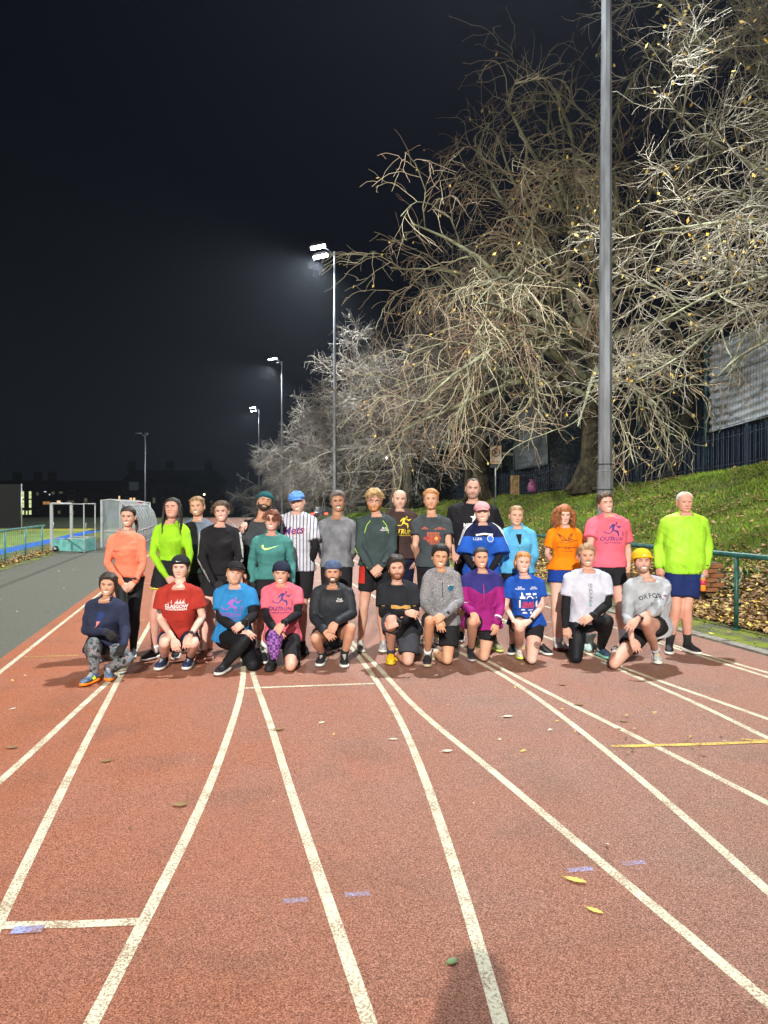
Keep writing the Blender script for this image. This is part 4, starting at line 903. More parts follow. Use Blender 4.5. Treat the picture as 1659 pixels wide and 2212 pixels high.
def cloth(name, c, rough=0.85, var=0.10, bump=0.25, **k):
    m = mat(name, c, rough, var=var, vscale=9, bump=bump, bscale=240, sheen=0.0, spec=0.18, **k); t = m.node_tree; N = t.nodes.new
    b = t.nodes['Principled BSDF']; lk = [l for l in t.links if l.to_socket == b.inputs['Normal']][0]; bp = lk.from_node
    tcn = N('ShaderNodeTexCoord'); mp = N('ShaderNodeMapping'); mp.inputs['Rotation'].default_value = (0.3, 0.5, 0.4); mp.inputs['Scale'].default_value = (1, 1, .55)
    n = N('ShaderNodeTexNoise'); n.noise_type = 'RIDGED_MULTIFRACTAL'; n.inputs['Scale'].default_value = 6.5; n.inputs['Detail'].default_value = 2.5; n.inputs['Distortion'].default_value = 0.8
    t.links.new(tcn.outputs['Object'], mp.inputs[0]); t.links.new(mp.outputs[0], n.inputs['Vector'])
    b2 = N('ShaderNodeBump'); b2.inputs['Strength'].default_value = 0.8; b2.inputs['Distance'].default_value = 0.02
    t.links.new(n.outputs['Fac'], b2.inputs['Height']); t.links.new(b2.outputs[0], bp.inputs['Normal']); return m
def hairmat(name, c): return mat(name, c, 0.55, var=0.45, vscale=30, bump=0.9, bscale=70, spec=0.5, stretch=(1, 1, 0.35))
HM = dict(dark=hairmat('dark_hair', (0.022, 0.015, 0.011)), brown=hairmat('brown_hair', (0.075, 0.042, 0.022)), black=hairmat('black_hair', (0.010, 0.009, 0.010)), blond=hairmat('blond_hair', (0.42, 0.28, 0.13)), fair=hairmat('fair_hair', (0.28, 0.17, 0.085)),
    ginger=hairmat('ginger_hair', (0.42, 0.19, 0.065)), red=hairmat('red_hair', (0.34, 0.12, 0.04)), white=hairmat('white_hair', (0.62, 0.60, 0.56)), auburn=hairmat('auburn_hair', (0.16, 0.055, 0.025)), salt=hairmat('greying_hair', (0.10, 0.085, 0.075)))
def stubble_mat(c, h, f):
    return mat('beard', tuple(c[i] * (1 - f) + h[i] * f for i in range(3)), 0.7, var=0.3, vscale=60)

# ---- head
_z = np.array([-.125, -.118, -.105, -.085, -.06, -.03, 0, .03, .06, .085, .103, .114, .119])
_w = np.array([.002, .026, .046, .060, .070, .076, .0795, .081, .0785, .068, .051, .030, .002])
_f = np.array([.030, .060, .078, .084, .086, .086, .086, .090, .087, .074, .054, .030, .002])
_b = np.array([.002, .012, .030, .050, .068, .084, .096, .102, .098, .084, .062, .034, .002])
def hw(z): return np.interp(z, _z, _w)
def face_feat(x, z, fs):
    g = lambda cx, cz, sx_, sz: np.exp(-((x - cx) / sx_) ** 2 - ((z - cz) / sz) ** 2)
    q = 0.0
    nz = np.clip((0.012 - z) / 0.050, 0, 1) * (z > -0.042) + 0 * z      # nose ridge grows downwards
    nose = np.exp(-(x / (0.0085 + 0.006 * nz)) ** 2) * nz * 0.024 * np.clip((z + 0.050) / 0.010, 0, 1)
    q = q + nose + 0.010 * g(0, -0.036, 0.019, 0.009)
    q = q - 0.0085 * (g(0.032, 0.002, 0.018, 0.013) + g(-0.032, 0.002, 0.018, 0.013))
    q = q + 0.005 * (g(0.030, 0.022, 0.026, 0.009) + g(-0.030, 0.022, 0.026, 0.009))
    q = q + 0.006 * fs * (g(0.040, -0.032, 0.018, 0.016) + g(-0.040, -0.032, 0.018, 0.016))
    q = q + 0.004 * g(0, -0.064, 0.028, 0.010) - 0.003 * g(0, -0.082, 0.022, 0.006) + 0.008 * g(0, -0.100, 0.022, 0.013)
    return q
def head_y(x, z, fs=1.0):
    w_ = np.maximum(hw(z), 1e-3); s_ = np.clip(np.abs(x) / w_, 0, 0.999) ** (1 / .92); f = np.interp(z, _z, _f); c_ = np.sqrt(1 - s_ ** 2)
    return -(f * c_ ** 0.85) - face_feat(x, z, fs) * np.clip(c_ * 2, 0, 1)
def head_grid(nr=40, nc=56, fs=1.0):
    zz = np.interp(np.linspace(0, 1, nr), np.linspace(0, 1, len(_z)), _z)
    zz = -0.125 + 0.244 * (1 - np.cos(np.linspace(0, math.pi, nr))) / 2
    th = np.linspace(-math.pi, math.pi, nc, endpoint=False)
    Z, TH = np.meshgrid(zz, th, indexing='ij'); w_ = hw(Z); s_ = np.sin(TH); c_ = np.cos(TH)
    X = w_ * np.sign(s_) * np.abs(s_) ** 0.92
    f = np.interp(Z, _z, _f); b = np.interp(Z, _z, _b)
    Y = np.where(c_ > 0, -f * np.abs(c_) ** 0.85, b * np.abs(c_) ** 0.85)
    Y = Y - np.where(c_ > 0, face_feat(X, Z, fs) * np.clip(c_ * 2, 0, 1), 0)
    return X, Y, Z, TH
def grid_quads(nr, nc):
    i = np.arange(nr - 1)[:, None] * nc; j = np.arange(nc)[None, :]; j2 = (j + 1) % nc
    return np.stack([i + j, i + j2, i + nc + j2, i + nc + j], -1)
def patch(mb, us, top, bot, m, off, fs, nu=9, nv=3):
    """thin patch on the face between curves top(u) and bot(u)"""
    V = []
    for i in range(nu):
        u = -1 + 2 * i / (nu - 1); x = us[0] + us[1] * u
        for j in range(nv):
            v = j / (nv - 1); z = bot(u) * (1 - v) + top(u) * v; V.append((x, float(head_y(x, z, fs)) - off * (1 - 0.7 * abs(u) ** 3), z))
    mb.add(V, [(a * nv + b, (a + 1) * nv + b, (a + 1) * nv + b + 1, a * nv + b + 1) for a in range(nu - 1) for b in range(nv - 1)], m=m)
def head_mb(o):
    """slots 0 skin 1 lips 2 teeth 3 eye 4 iris 5 lid/brow"""
    s = MB(); fs = 1.2 if o.get('smile', 2) else 0.9; X, Y, Z, TH = head_grid(64, 96, fs)
    V = np.stack([X, Y, Z], -1).reshape(-1, 3); s.add(V, grid_quads(64, 96).reshape(-1, 4))
    sm = o.get('smile', 2); zc = -0.0665
    if sm == 2:
        
        patch(s, (0, 0.0265), lambda u: zc + 0.0070 + 0.0040 * u * u, lambda u: zc - 0.0095 + 0.0195 * u * u, 2, 0.0042, fs, 13)
        patch(s, (0, 0.028), lambda u: zc + 0.0115 + 0.003 * u * u - 0.0015 * (abs(u) < .1), lambda u: zc + 0.0070 + 0.0055 * u * u, 1, 0.003, fs, 11)
        patch(s, (0, 0.025), lambda u: zc - 0.0092 + 0.0185 * u * u, lambda u: zc - 0.0155 + 0.0240 * u * u, 1, 0.0035, fs, 11)
    elif sm == 1:
        patch(s, (0, 0.025), lambda u: zc + 0.0065 + 0.003 * u * u, lambda u: zc + 0.0005 + 0.008 * u * u, 1, 0.003, fs, 11)
        patch(s, (0, 0.022), lambda u: zc - 0.0005 + 0.008 * u * u, lambda u: zc - 0.008 + 0.015 * u * u, 1, 0.0035, fs, 11)
        patch(s, (0, 0.027), lambda u: zc + 0.0010 + 0.008 * u * u, lambda u: zc - 0.0008 + 0.009 * u * u, 5, 0.0042, fs, 11)
    else:
        patch(s, (0, 0.022), lambda u: zc + 0.006 - 0.003 * u * u, lambda u: zc, 1, 0.003, fs, 11)
        patch(s, (0, 0.019), lambda u: zc - 0.001, lambda u: zc - 0.008 + 0.005 * u * u, 1, 0.0035, fs, 11)
        patch(s, (0, 0.023), lambda u: zc + 0.0010, lambda u: zc - 0.0012, 5, 0.0042, fs, 11)
    op = o.get('eyes', 0.6)      # openness
    for sg in (-1, 1):
        if op > 0.1:
            patch(s, (0.032 * sg, 0.0150), lambda u: 0.002 + 0.0078 * op * (1 - u * u), lambda u: 0.002 - 0.0060 * op * (1 - u * u), 3, 0.0035, fs, 9)
            patch(s, (0.032 * sg, 0.0068), lambda u: 0.0024 + 0.0078 * op * (1 - .3 * u * u), lambda u: 0.0016 - 0.0060 * op * (1 - .5 * u * u), 4, 0.0048, fs, 7)
        patch(s, (0.032 * sg, 0.0175), lambda u: 0.0060 + 0.0080 * op * (1 - u * u) - 0.001 * u * u, lambda u: 0.0018 + 0.0080 * op * (1 - u * u), 5, 0.0055, fs, 9)
        bz = 0.0215
        patch(s, (0.031 * sg, 0.0205), lambda u, sg=sg: bz + 0.0035 - 0.004 * u * u + 0.002 * u * sg, lambda u, sg=sg: bz - 0.0025 - 0.0035 * u * u + 0.002 * u * sg, 6, 0.0035, fs, 9)
        # nostril
        patch(s, (0.0075 * sg, 0.0035), lambda u: -0.0425, lambda u: -0.0455, 5, 0.001, fs, 4, 2)
        # ear
        q = np.linspace(0, 2 * math.pi, 14, endpoint=False)
        rings = []
        for k, (off, sc) in enumerate(((0.0, 0.72), (0.008, 0.95), (0.015, 1.0), (0.018, 0.82), (0.012, 0.5))):
            ez = np.sin(q) * 0.031 * sc + 0.004 * (np.sin(q) > 0) * sc; ey = np.cos(q) * 0.017 * sc * (1 - 0.25 * (np.sin(q) < 0))
            rings.append(np.stack([sg * (0.075 + off * .8) + 0 * q, 0.012 + ey + off * 0.6 + 0 * q, ez - 0.010], -1))
        if sg < 0: rings = [r_[::-1] for r_ in rings]
        V, Q, T = loft(rings); s.add(V, Q, T)
    return s
def hairline(kind):
    base = dict(short=[(0, .072), (30, .068), (50, .052), (70, .012), (85, -.014), (95, .006), (115, -.035), (180, -.055)],
        back=[(0, .070), (30, .068), (50, .056), (75, .018), (95, .004), (115, -.025), (180, -.05)],
        full=[(0, .066), (25, .062), (48, .040), (66, -.012), (82, -.05), (100, -.07), (180, -.085)],
        bald=[(0, .16), (40, .16), (62, .05), (75, .028), (95, .012), (115, -.025), (180, -.05)],
        recede=[(0, .084), (30, .096), (48, .070), (70, .015), (85, -.008), (95, .006), (115, -.03), (180, -.05)],
        fringe=[(0, .046), (20, .050), (45, .040), (66, .000), (84, -.03), (100, -.01), (118, -.045), (180, -.065)],
        cap=[(0, .052), (60, .044), (90, .034), (180, .022)], beanie=[(0, .044), (60, .036), (85, .016), (110, -.010), (180, -.03)])[kind]
    a, z = zip(*base); return lambda th: np.interp(np.degrees(np.abs(th)), a, z)
def shell(kind, thick, seed=0, noise=0.0, nfreq=60, top=0.0, taper=0.022, nr=54, nc=76, front=0.0, off0=0.0, part=0.0):
    X, Y, Z, TH = head_grid(nr, nc); zl = hairline(kind)(TH)
    k = np.clip((Z - zl) / taper, 0, 1); k = k * k * (3 - 2 * k)
    N = np.stack([X / .075, Y / .09, Z / .12], -1); N /= np.linalg.norm(N, axis=-1, keepdims=True) + 1e-9
    r_ = np.random.default_rng(seed); ph = r_.uniform(0, 6.28, 12); dr = r_.normal(size=(6, 3)); dr /= np.linalg.norm(dr, axis=1)[:, None]
    nz = sum(np.sin((X * d[0] + Y * d[1] + Z * d[2]) * nfreq * (1 + .5 * i) + ph[i]) / (1 + .4 * i) for i, d in enumerate(dr)) / 2.2
    nz = nz + r_.normal(0, 0.25, nz.shape) * (noise > 0.001)
    t = (thick + noise * nz + top * np.clip((Z - 0.04) / 0.08, 0, 1) + front * np.clip(-Y / .09, 0, 1) * np.clip((Z - .05) / .05, 0, 1))
    V = np.stack([X, Y, Z], -1) + N * (k * t + (off0 if off0 else 0) - 0.003 * (k <= 0))[..., None]
    inside = (Z > zl - 0.004); Q = grid_quads(nr, nc); f = inside.ravel()[Q].any(-1); return V.reshape(-1, 3), Q[f]
def strand_set(n, r_, region, length, wave=0.01, wfreq=6, rad=0.0045, out=0.0, npts=9, lens_front=1.0, back=0.0, curl=0.0):
    """tapered locks falling from the scalp"""
    PT = []; RR = []
    for k in range(n):
        th = r_.uniform(*region[0]) * (1 if r_.random() < .5 else -1); z = r_.uniform(*region[1])
        w_ = hw(z); sx_, cx_ = math.sin(th), math.cos(th); b = np.interp(z, _z, _b) if cx_ < 0 else np.interp(z, _z, _f)
        p = np.array([w_ * sx_ * 1.05, -b * cx_ * 1.05 if cx_ > 0 else b * -cx_ * 1.05, z]); nrm = np.array([sx_, -cx_, 0.25]); nrm /= np.linalg.norm(nrm)
        L = length * r_.uniform(0.6, 1.1); ph = r_.uniform(0, 6.28); pts = []
        for i in range(npts):
            t = i / (npts - 1)
            q = p + nrm * (0.012 + out * math.sin(min(1, t * 1.6) * math.pi / 2)) + np.array([0, back * t, -L * t * (0.35 + 0.65 * t) if t < .5 else -L * (t - 0.1625)])
            q = q + np.array([math.cos(ph + t * wfreq * 6.28) * wave, math.sin(ph + t * wfreq * 6.28) * wave * (1 if curl else .5), 0]) * min(1, t * 2.5)
            pts.append(q)
        PT.append(pts); RR.append(rad * np.array([0.7] + [1.0] * (npts - 3) + [0.75, 0.2]))
    return tube_batch(np.array(PT), np.array(RR), 5)
# ---- hands (canonical: wrist at origin, fingers +Y, back of hand +Z, thumb towards +X)
_HC = {}
def hand_mesh(curl, spread=0.3):
    key = (round(curl, 2), spread)
    if key in _HC: return _HC[key]
    s = MB(); add = lambda pts, r_, k=10: s.add(*tube(pts, r_, k, True, True))
    q = np.linspace(0, 2 * math.pi, 16, endpoint=False); rings = []
    for y, w_, h, zo in ((-0.02, .024, .019, 0), (0.0, .026, .018, 0), (.025, .034, .017, 0), (.055, .040, .016, .001), (.080, .041, .014, .001), (.092, .036, .011, 0)):
        rings.append(np.stack([np.cos(q) * w_, np.full(16, y), np.sin(q) * h + zo], -1))
    s.add(*loft(rings))
    for i, (x, L, r_) in enumerate(((0.0285, .072, .0088), (.0095, .080, .0090), (-.0100, .074, .0086), (-.0285, .058, .0078))):
        p = np.array([x, 0.078, 0.0]); a = 0.0; pts = [np.array([x * .8, .05, 0]), p]; sp_ = x * spread * 2
        for j, seg in enumerate((0.44, 0.31, 0.25)):
            a += curl * (0.75, 1.0, 0.7)[j] + (0.05 * i)
            p = p + np.array([sp_ * seg * .6, math.cos(a) * L * seg, -math.sin(a) * L * seg]); pts.append(p)
        add(pts, [r_ * 1.05, r_ * 1.05, r_ * 1.0, r_ * .92, r_ * .78])
    tb = [np.array([.016, .012, -.004]), np.array([.038, .040, -.010]), np.array([.050 - .012 * curl, .066, -.014 - .012 * curl]), np.array([.054 - .028 * curl, .090, -.016 - .022 * curl])]
    add(tb, [.014, .0125, .0100, .0078])
    me = s.mesh('h', [], True); V, Q = remesh(me, 0.0042, 3); _HC[key] = (V, Q); return V, Q
def remesh(me, vox, smooth=4):
    ob = bpy.data.objects.new('tmp', me); COL.objects.link(ob)
    md = ob.modifiers.new('r', 'REMESH'); md.mode = 'VOXEL'; md.voxel_size = vox; md.use_smooth_shade = True
    if smooth: sm = ob.modifiers.new('s', 'SMOOTH'); sm.factor = 0.5; sm.iterations = smooth
    dg = bpy.context.evaluated_depsgraph_get(); ev = ob.evaluated_get(dg); m2 = ev.to_mesh()
    n = len(m2.vertices); V = np.zeros(n * 3, np.float32); m2.vertices.foreach_get('co', V)
    L = np.zeros(len(m2.loops), np.int32); m2.loops.foreach_get('vertex_index', L)
    tot = np.zeros(len(m2.polygons), np.int32); m2.polygons.foreach_get('loop_total', tot)
    assert (tot == 4).all()
    ev.to_mesh_clear(); bpy.data.objects.remove(ob); bpy.data.meshes.remove(me)
    return V.reshape(-1, 3).astype(float), L.reshape(-1, 4)
# ---- shoes (canonical: heel back -Y, toe +Y, ankle joint above origin)
def shoe_parts(up_m, sole_m, lace_m, acc=None):
    def outline(k, w_, y):  return None
    ys = np.array([-.072, -.062, -.035, 0, .045, .09, .13, .162, .182, .190]); wd = np.array([.014, .028, .034, .033, .037, .046, .047, .039, .024, .010]); cx_ = np.array([0, 0, 0, 0, .001, .003, .004, .003, .002, .001])
    n = 14; q = np.linspace(0, 2 * math.pi, n, endpoint=False)
    rings = []
    for y, w_, c_ in zip(ys, wd, cx_):
        zt = 0.030 + 0.008 * (y < 0) ; lift = 0.012 * max(0, (y - .12) / .07) ** 1.5 + 0.006 * max(0, (-y - .04) / .03)
        X = np.sign(np.cos(q)) * np.abs(np.cos(q)) ** .6 * (w_ + .004) + c_; Zc = (zt + lift) / 2; Z = Zc + np.sign(np.sin(q)) * np.abs(np.sin(q)) ** .5 * (zt - lift * .4) / 2
        rings.append(np.stack([X, np.full(n, y * 1.03), np.maximum(Z, 0.001)], -1))
    sole = MB(); sole.add(*loft(rings))
    top = np.array([.085, .100, .108, .112, .098, .078, .064, .056, .048, .040]); rings = []
    for y, w_, c_, tz in zip(ys * 0.98, wd, cx_, top):
        h = tz - .022; X = np.cos(q) * w_ * 0.96 + c_; sn = np.sin(q); Z = .026 + h * (0.5 + 0.5 * np.sign(sn) * np.abs(sn) ** .8)
        X = X * (1 - 0.22 * np.clip((Z - .05) / .06, 0, 1)); rings.append(np.stack([X, np.full(n, y), Z], -1))
    up = MB(); up.add(*loft(rings)); up.tube([(0, -.022, .085), (0, -.016, .120)], [.040, .036], 14)
    lace = MB()
    for k in range(5):
        y = .052 + k * .016; z = .098 - k * .0078; w_ = .016; lace.tube([(-w_, y, z - .004), (0, y + .002, z + .004), (w_, y, z - .004)], .003, 5)
    lace.tube([(-.02, .046, .104), (0, .05, .108), (.024, .044, .103)], .003, 5)
    stripe = MB()
    for sg in (-1, 1): stripe.add([(sg * .0385, .01, .045), (sg * .040, .055, .038), (sg * .037, .075, .062), (sg * .033, .03, .080)], [(0, 1, 2, 3)])
    return up.mesh('shoe', [up_m]), sole.mesh('sole', [sole_m]), lace.mesh('laces', [lace_m]), stripe.mesh('stripe', [acc or lace_m], False)

def ellring(c, rt, fw, w_, d, n=24, p=2.4, fb=None):
    q = np.linspace(0, 2 * math.pi, n, endpoint=False); cs, sn = np.cos(q), np.sin(q)
    a = np.sign(cs) * np.abs(cs) ** (2 / p) * w_; b = np.sign(sn) * np.abs(sn) ** (2 / p)
    b = np.where(b > 0, b * (fb if fb is not None else d), b * d)
    return np.array(c)[None] + a[:, None] * np.array(rt)[None] + b[:, None] * np.array(fw)[None]
def nrm(v): v = np.array(v, float); return v / (np.linalg.norm(v) + 1e-9)
def seglimb(pts, rad, n=6):
    """resample chain with radii smoothly"""
    pts = np.array(pts, float); d = np.r_[0, np.cumsum(np.linalg.norm(np.diff(pts, axis=0), axis=1))]
    s_ = np.linspace(0, d[-1], n * (len(pts) - 1) + 1)
    return np.stack([np.interp(s_, d, pts[:, i]) for i in range(3)], -1), np.interp(s_, d, rad)
def folds(V, amp, seed, freq=26, axis=None):
    r_ = np.random.default_rng(seed); out = np.zeros(len(V))
    for k in range(7):
        d = r_.normal(size=3); d[2] *= 0.55; d /= np.linalg.norm(d); f = freq * r_.uniform(0.6, 1.9)
        wv = r_.normal(size=3) * 9
        a = np.sin(V @ d * f + 1.6 * np.sin(V @ wv + k)); out += (1 - np.abs(a)) ** 2 * r_.uniform(.5, 1) * (0.5 + 0.5 * np.sin(V @ (r_.normal(size=3) * 5) + k))
    return amp * (out / 2.0 - 0.35)
def vnormals(V, Q):
    n = np.cross(V[Q[:, 2]] - V[Q[:, 0]], V[Q[:, 3]] - V[Q[:, 1]]); N = np.zeros_like(V)
    for k in range(4): np.add.at(N, Q[:, k], n)
    return N / (np.linalg.norm(N, axis=1)[:, None] + 1e-12)
VOXB, VOXC = 0.0125, 0.0115
PSEED = [100]
def person(label, crop, Yb, J, o, group):
    """J: joints in reference pixels with depth offsets; o: options"""
    PSEED[0] += 1; seed = PSEED[0]; r_ = np.random.default_rng(seed)
    ox, oy, sc = crop
    def W(q, dz=0):
        if q[0] == 'w': return np.array(q[1:], float)
        if len(q) > 2 and isinstance(q[2], str): return np.array(G(ox + q[0] * sc, oy + q[1] * sc, 0.09 if q[2] == 'g' else 0.062))
        return np.array(P(ox + q[0] * sc, oy + q[1] * sc, Yb + (q[2] if len(q) > 2 else dz)))
    fem = o.get('fem', False); k_ = o.get('size', 0.94 if fem else 1.0); b_ = o.get('build', 1.0)
    shl, shr = W(J['shl']), W(J['shr']); head = W(J['head']); mid = (shl + shr) / 2
    if 'hpl' in J: hpl, hpr = W(J['hpl']), W(J['hpr'])
    else:
        hc = W(J['hip']); hwid = 0.085 * k_; rr_ = nrm(shr - shl); hpl, hpr = hc - rr_ * hwid, hc + rr_ * hwid
    hc = (hpl + hpr) / 2
    UA, FAa, TH_, SH_ = 0.29 * k_, 0.255 * k_, 0.43 * k_, 0.42 * k_
    def mid_joint(a, c, q, la, lb, pref):
        if q[0] == 'w': return W(q)
        if len(q) > 2: return W(q)
        best = None
        for dz in np.linspace(-0.5, 0.4, 46):
            p = W((q[0], q[1], dz)); e_ = (np.linalg.norm(p - a) - la) ** 2 + (np.linalg.norm(c - p) - lb) ** 2 + 0.004 * (dz - pref) ** 2
            if best is None or e_ < best[0]: best = (e_, p)
        return best[1]
    wrl, wrr = W(J['wrl'], -0.1), W(J['wrr'], -0.1)
    ell = mid_joint(shl, wrl, J['ell'], UA, FAa, o.get('elz', 0.0)); elr = mid_joint(shr, wrr, J['elr'], UA, FAa, o.get('elz', 0.0))
    anl = W(J['anl']) if J['anl'][0] != 'r' else W(J['knl']) + np.array(J['anl'][1:])
    anr = W(J['anr']) if J['anr'][0] != 'r' else W(J['knr']) + np.array(J['anr'][1:])
    knl = mid_joint(hpl, anl, J['knl'], TH_, SH_, -0.1); knr = mid_joint(hpr, anr, J['knr'], TH_, SH_, -0.1)
    base = np.array([hc[0], (hc[1] + Yb) / 2, 0.0]); root = thing('person', label, 'person', tuple(base), 0, group)
    loc = lambda p: np.array(p) - base
    shl, shr, head, mid, hpl, hpr, hc, wrl, wrr, ell, elr, anl, anr, knl, knr = [loc(p) for p in (shl, shr, head, mid, hpl, hpr, hc, wrl, wrr, ell, elr, anl, anr, knl, knr)]
    U0 = nrm(mid - hc); dn = .016 * k_; R0 = nrm(shr - shl); shl = shl - U0 * dn - R0 * .006; shr = shr - U0 * dn + R0 * .006; mid = (shl + shr) / 2
    Uv = nrm(mid - hc); Rs = nrm(shr - shl); Rh = nrm(hpr - hpl); T = np.linalg.norm(mid - hc)
    tw = o.get('twist', 0)      # body turned, degrees
    if tw:
        Rm = np.array(Matrix.Rotation(R(tw), 3, 'Z')); Rs = Rm @ Rs; Rh = Rm @ Rh
    sw = max(0.13, np.linalg.norm(shr - shl) / 2)
    def prof(ext, dext, t0=-0.2, t1=1.2, hemflare=0.0, top=None):
        prf = [(-.24, .070, .075, .075), (-.20, .125, .10, .10), (-.10, .158, .115, .105), (0, .168, .122, .105), (.14, .160, .112, .105), (.34, .140, .098, .102), (.55, .150, .105, .112), (.75, .165, .108, .118), (.90, .160, .098, .102), (1.0, .148, .086, .084), (1.05, .126, .078, .070), (1.10, .092, .068, .058), (1.16, .064, .060, .052), (1.24, .054, .054, .050)]
        rings = []; ts = sorted(set([t0, t1] + [p[0] for p in prf if t0 < p[0] < t1]))
        for t in ts:
            w_ = np.interp(t, [p[0] for p in prf], [p[1] for p in prf]); db = np.interp(t, [p[0] for p in prf], [p[2] for p in prf]); df = np.interp(t, [p[0] for p in prf], [p[3] for p in prf])
            if fem: w_ *= np.interp(t, [-.2, 0, .35, .6, 1], [1.04, 1.04, .88, .90, .95]); df = df + 0.028 * np.exp(-((t - .70) / .12) ** 2) - 0.012 * np.exp(-((t - .35) / .2) ** 2); db *= .93
            bel = o.get('belly', 0.0) * np.exp(-((t - .25) / .25) ** 2); df += bel; w_ += bel * .5
            u = min(1, max(0, t)); cw = (sw / 0.165) if t > .5 else (1 + (sw / .165 - 1) * max(0, t) * 2)
            w_ = w_ * cw * (k_ ** .3) * (b_ ** .7); w_ = w_ + ext + hemflare * max(0, (0.3 - t)); 
            rt = nrm(Rh * (1 - u) + Rs * u); fw = nrm(np.cross(rt, Uv)); c = hc + Uv * (T * t if t < 1 else T + (t - 1) * .50 * k_) + 0.012 * fw * math.sin(u * 3)
            if t > 1: c = c + fw * (0.035 * (t - 1) / .14)
            rings.append(ellring(c, rt, fw, w_, (db * b_) + dext + hemflare * max(0, (.3 - t)), 28, 2.25, (df * b_) + dext + hemflare * max(0, .3 - t)))
        return rings
    fwd = nrm(np.cross(nrm(Rs + Rh), Uv))
    neck0 = mid + Uv * 0.065 + fwd * -0.005
    hyaw, hpitch, hroll = [R(a) for a in o.get('hd', (r_.uniform(-7, 7), r_.uniform(-3, 4), r_.uniform(-5, 5)))]
    HR = np.array(Matrix.Rotation(hyaw, 3, 'Z') @ Matrix.Rotation(hroll, 3, 'Y') @ Matrix.Rotation(hpitch, 3, 'X'))
    hs = o.get('hscale', (0.95 if fem else 1.0)) * 0.965
    toW = lambda V: (np.asarray(V) * hs) @ HR.T + head
    chin = toW([(0, 0.012, -0.06)])[0]
    # --- body
    aw = (0.84 if fem else 1.0) * b_; s = MB(); add = lambda pts, rad, n=12: s.add(*tube(*seglimb(pts, rad), k=n, cap=True, round_=True))
    s.add(*loft(prof(0, 0, -.22, 1.22)))
    nr_ = 0.047 if fem else 0.056
    add([neck0 - Uv * .05, (neck0 + chin) / 2, chin], [nr_ * 1.25 * b_, nr_ * b_ ** .5, nr_ * .98 * b_ ** .5])
    for sh, el, wr in ((shl, ell, wrl), (shr, elr, wrr)):
        inn = sh + (mid - sh) * 0.22
        add([inn, sh, sh * .6 + el * .4, el], np.array([.058, .056, .047, .038]) * aw)
        add([el, el * .72 + wr * .28, wr], np.array([.038, .041, .0265]) * aw)
    lw = (0.97 if fem else 1.0) * b_
    for sg_, sh in ((-1, shl), (1, shr)): add([mid + Uv * .040 * k_ + Rs * sg_ * .022, mid + Uv * .030 * k_ + Rs * sg_ * .075, sh + Uv * .008], np.array([.042, .043, .048]) * aw)
    for hp, kn, an in ((hpl, knl, anl), (hpr, knr, anr)):
        add([hp, hp * .6 + kn * .4, kn], np.array([.092, .080, .055]) * lw); add([kn, kn * .68 + an * .32, an * .85 + kn * .15, an], np.array([.054, .056, .036, .034]) * lw, 14)
        calf = nrm(an - kn); back = nrm(np.cross(np.cross(calf, hp - kn), calf)) if np.linalg.norm(np.cross(calf, hp - kn)) > .05 else -fwd
        if np.dot(back, -fwd) < 0 and np.dot(nrm(hp - kn), calf) < -0.9: back = -fwd
        add([kn * .85 + an * .15 + back * .012, kn * .65 + an * .35 + back * .020, kn * .4 + an * .6 + back * .006], np.array([.042, .046, .030]) * lw, 14)
        if np.dot(nrm(hp - kn), calf) > -0.8:
            kf = nrm(kn - (hp + an) / 2); add([kn + kf * .004, kn + kf * .016 + calf * .01], [.040 * lw, .036 * lw])
    V, Q = remesh(s.mesh('b', []), VOXB, 5)
    hm = head_mb(o); hV, hQ, hT, hmi = hm.arrays(); hV = toW(hV)
    body = MB(); body.add(V, Q, m=0)
    nq = len(hQ); body.V.append(hV); body.Q.append(hQ + body.n); body.qm += list(hmi[:nq])
    if hT is not None: body.T.append(hT + body.n); body.tm += list(hmi[nq:])
    body.n += len(hV)
    glove = o.get('glove'); gl = []
    for side, (el, wr, hh) in enumerate(((ell, wrl, o.get('hl')), (elr, wrr, o.get('hr')))):
        if hh is False: continue
        fd = nrm(wr - el); d, nv, curl = (hh + (None,) * 3)[:3] if hh else (None, None, None)
        d = nrm(d) if d is not None else fd; nv = nrm(nv) if nv is not None else nrm(fwd + 0.3 * Uv); curl = 0.35 if curl is None else curl
        nv = nrm(nv - d * np.dot(nv, d)); xa = np.cross(d, nv); sg = -1 if side == 0 else 1
        hV, hQ = hand_mesh(curl); hV = hV * (0.93 if fem else 1.02); hV = hV * np.array([sg, 1, 1])
        if sg < 0: hQ = hQ[:, ::-1]
        hw_ = hV[:, :1] * xa + hV[:, 1:2] * d + hV[:, 2:3] * nv + wr
        if glove: gl.append((hw_ + 0.002 * nv, hQ))
        else: body.add(hw_, hQ, m=0)
    sk = skin(*o['skin']); hcm = HM[o.get('hair', 'brown')]
    browm = hcm if not o.get('brow') else HM[o['brow']]
    mm = [sk, M['lips'], M['teeth'], M['eye'], M['iris'], M['lid'], browm]
    link('body', body.mesh('body', mm), root)
    if glove:
        s = MB(); [s.add(a, b) for a, b in gl]; 
        for (a, b) in gl:
            s1 = MB(); s1.add(a, b); link('glove', s1.mesh('glove', [glove]), root)
    # --- upper garment
    tp = o['top']; gm = tp['m']; slv = tp.get('sleeve', 0.55); loose = tp.get('loose', 0.016) + .003; hem = tp.get('hem', -0.10)
    s = MB(); s.add(*loft(prof(loose, loose * .8, hem, tp.get('neck', 1.15), tp.get('flare', 0.06))))
    add = lambda pts, rad, n=14, rd=True: s.add(*tube(*seglimb(pts, rad), k=n, cap=True, round_=rd))
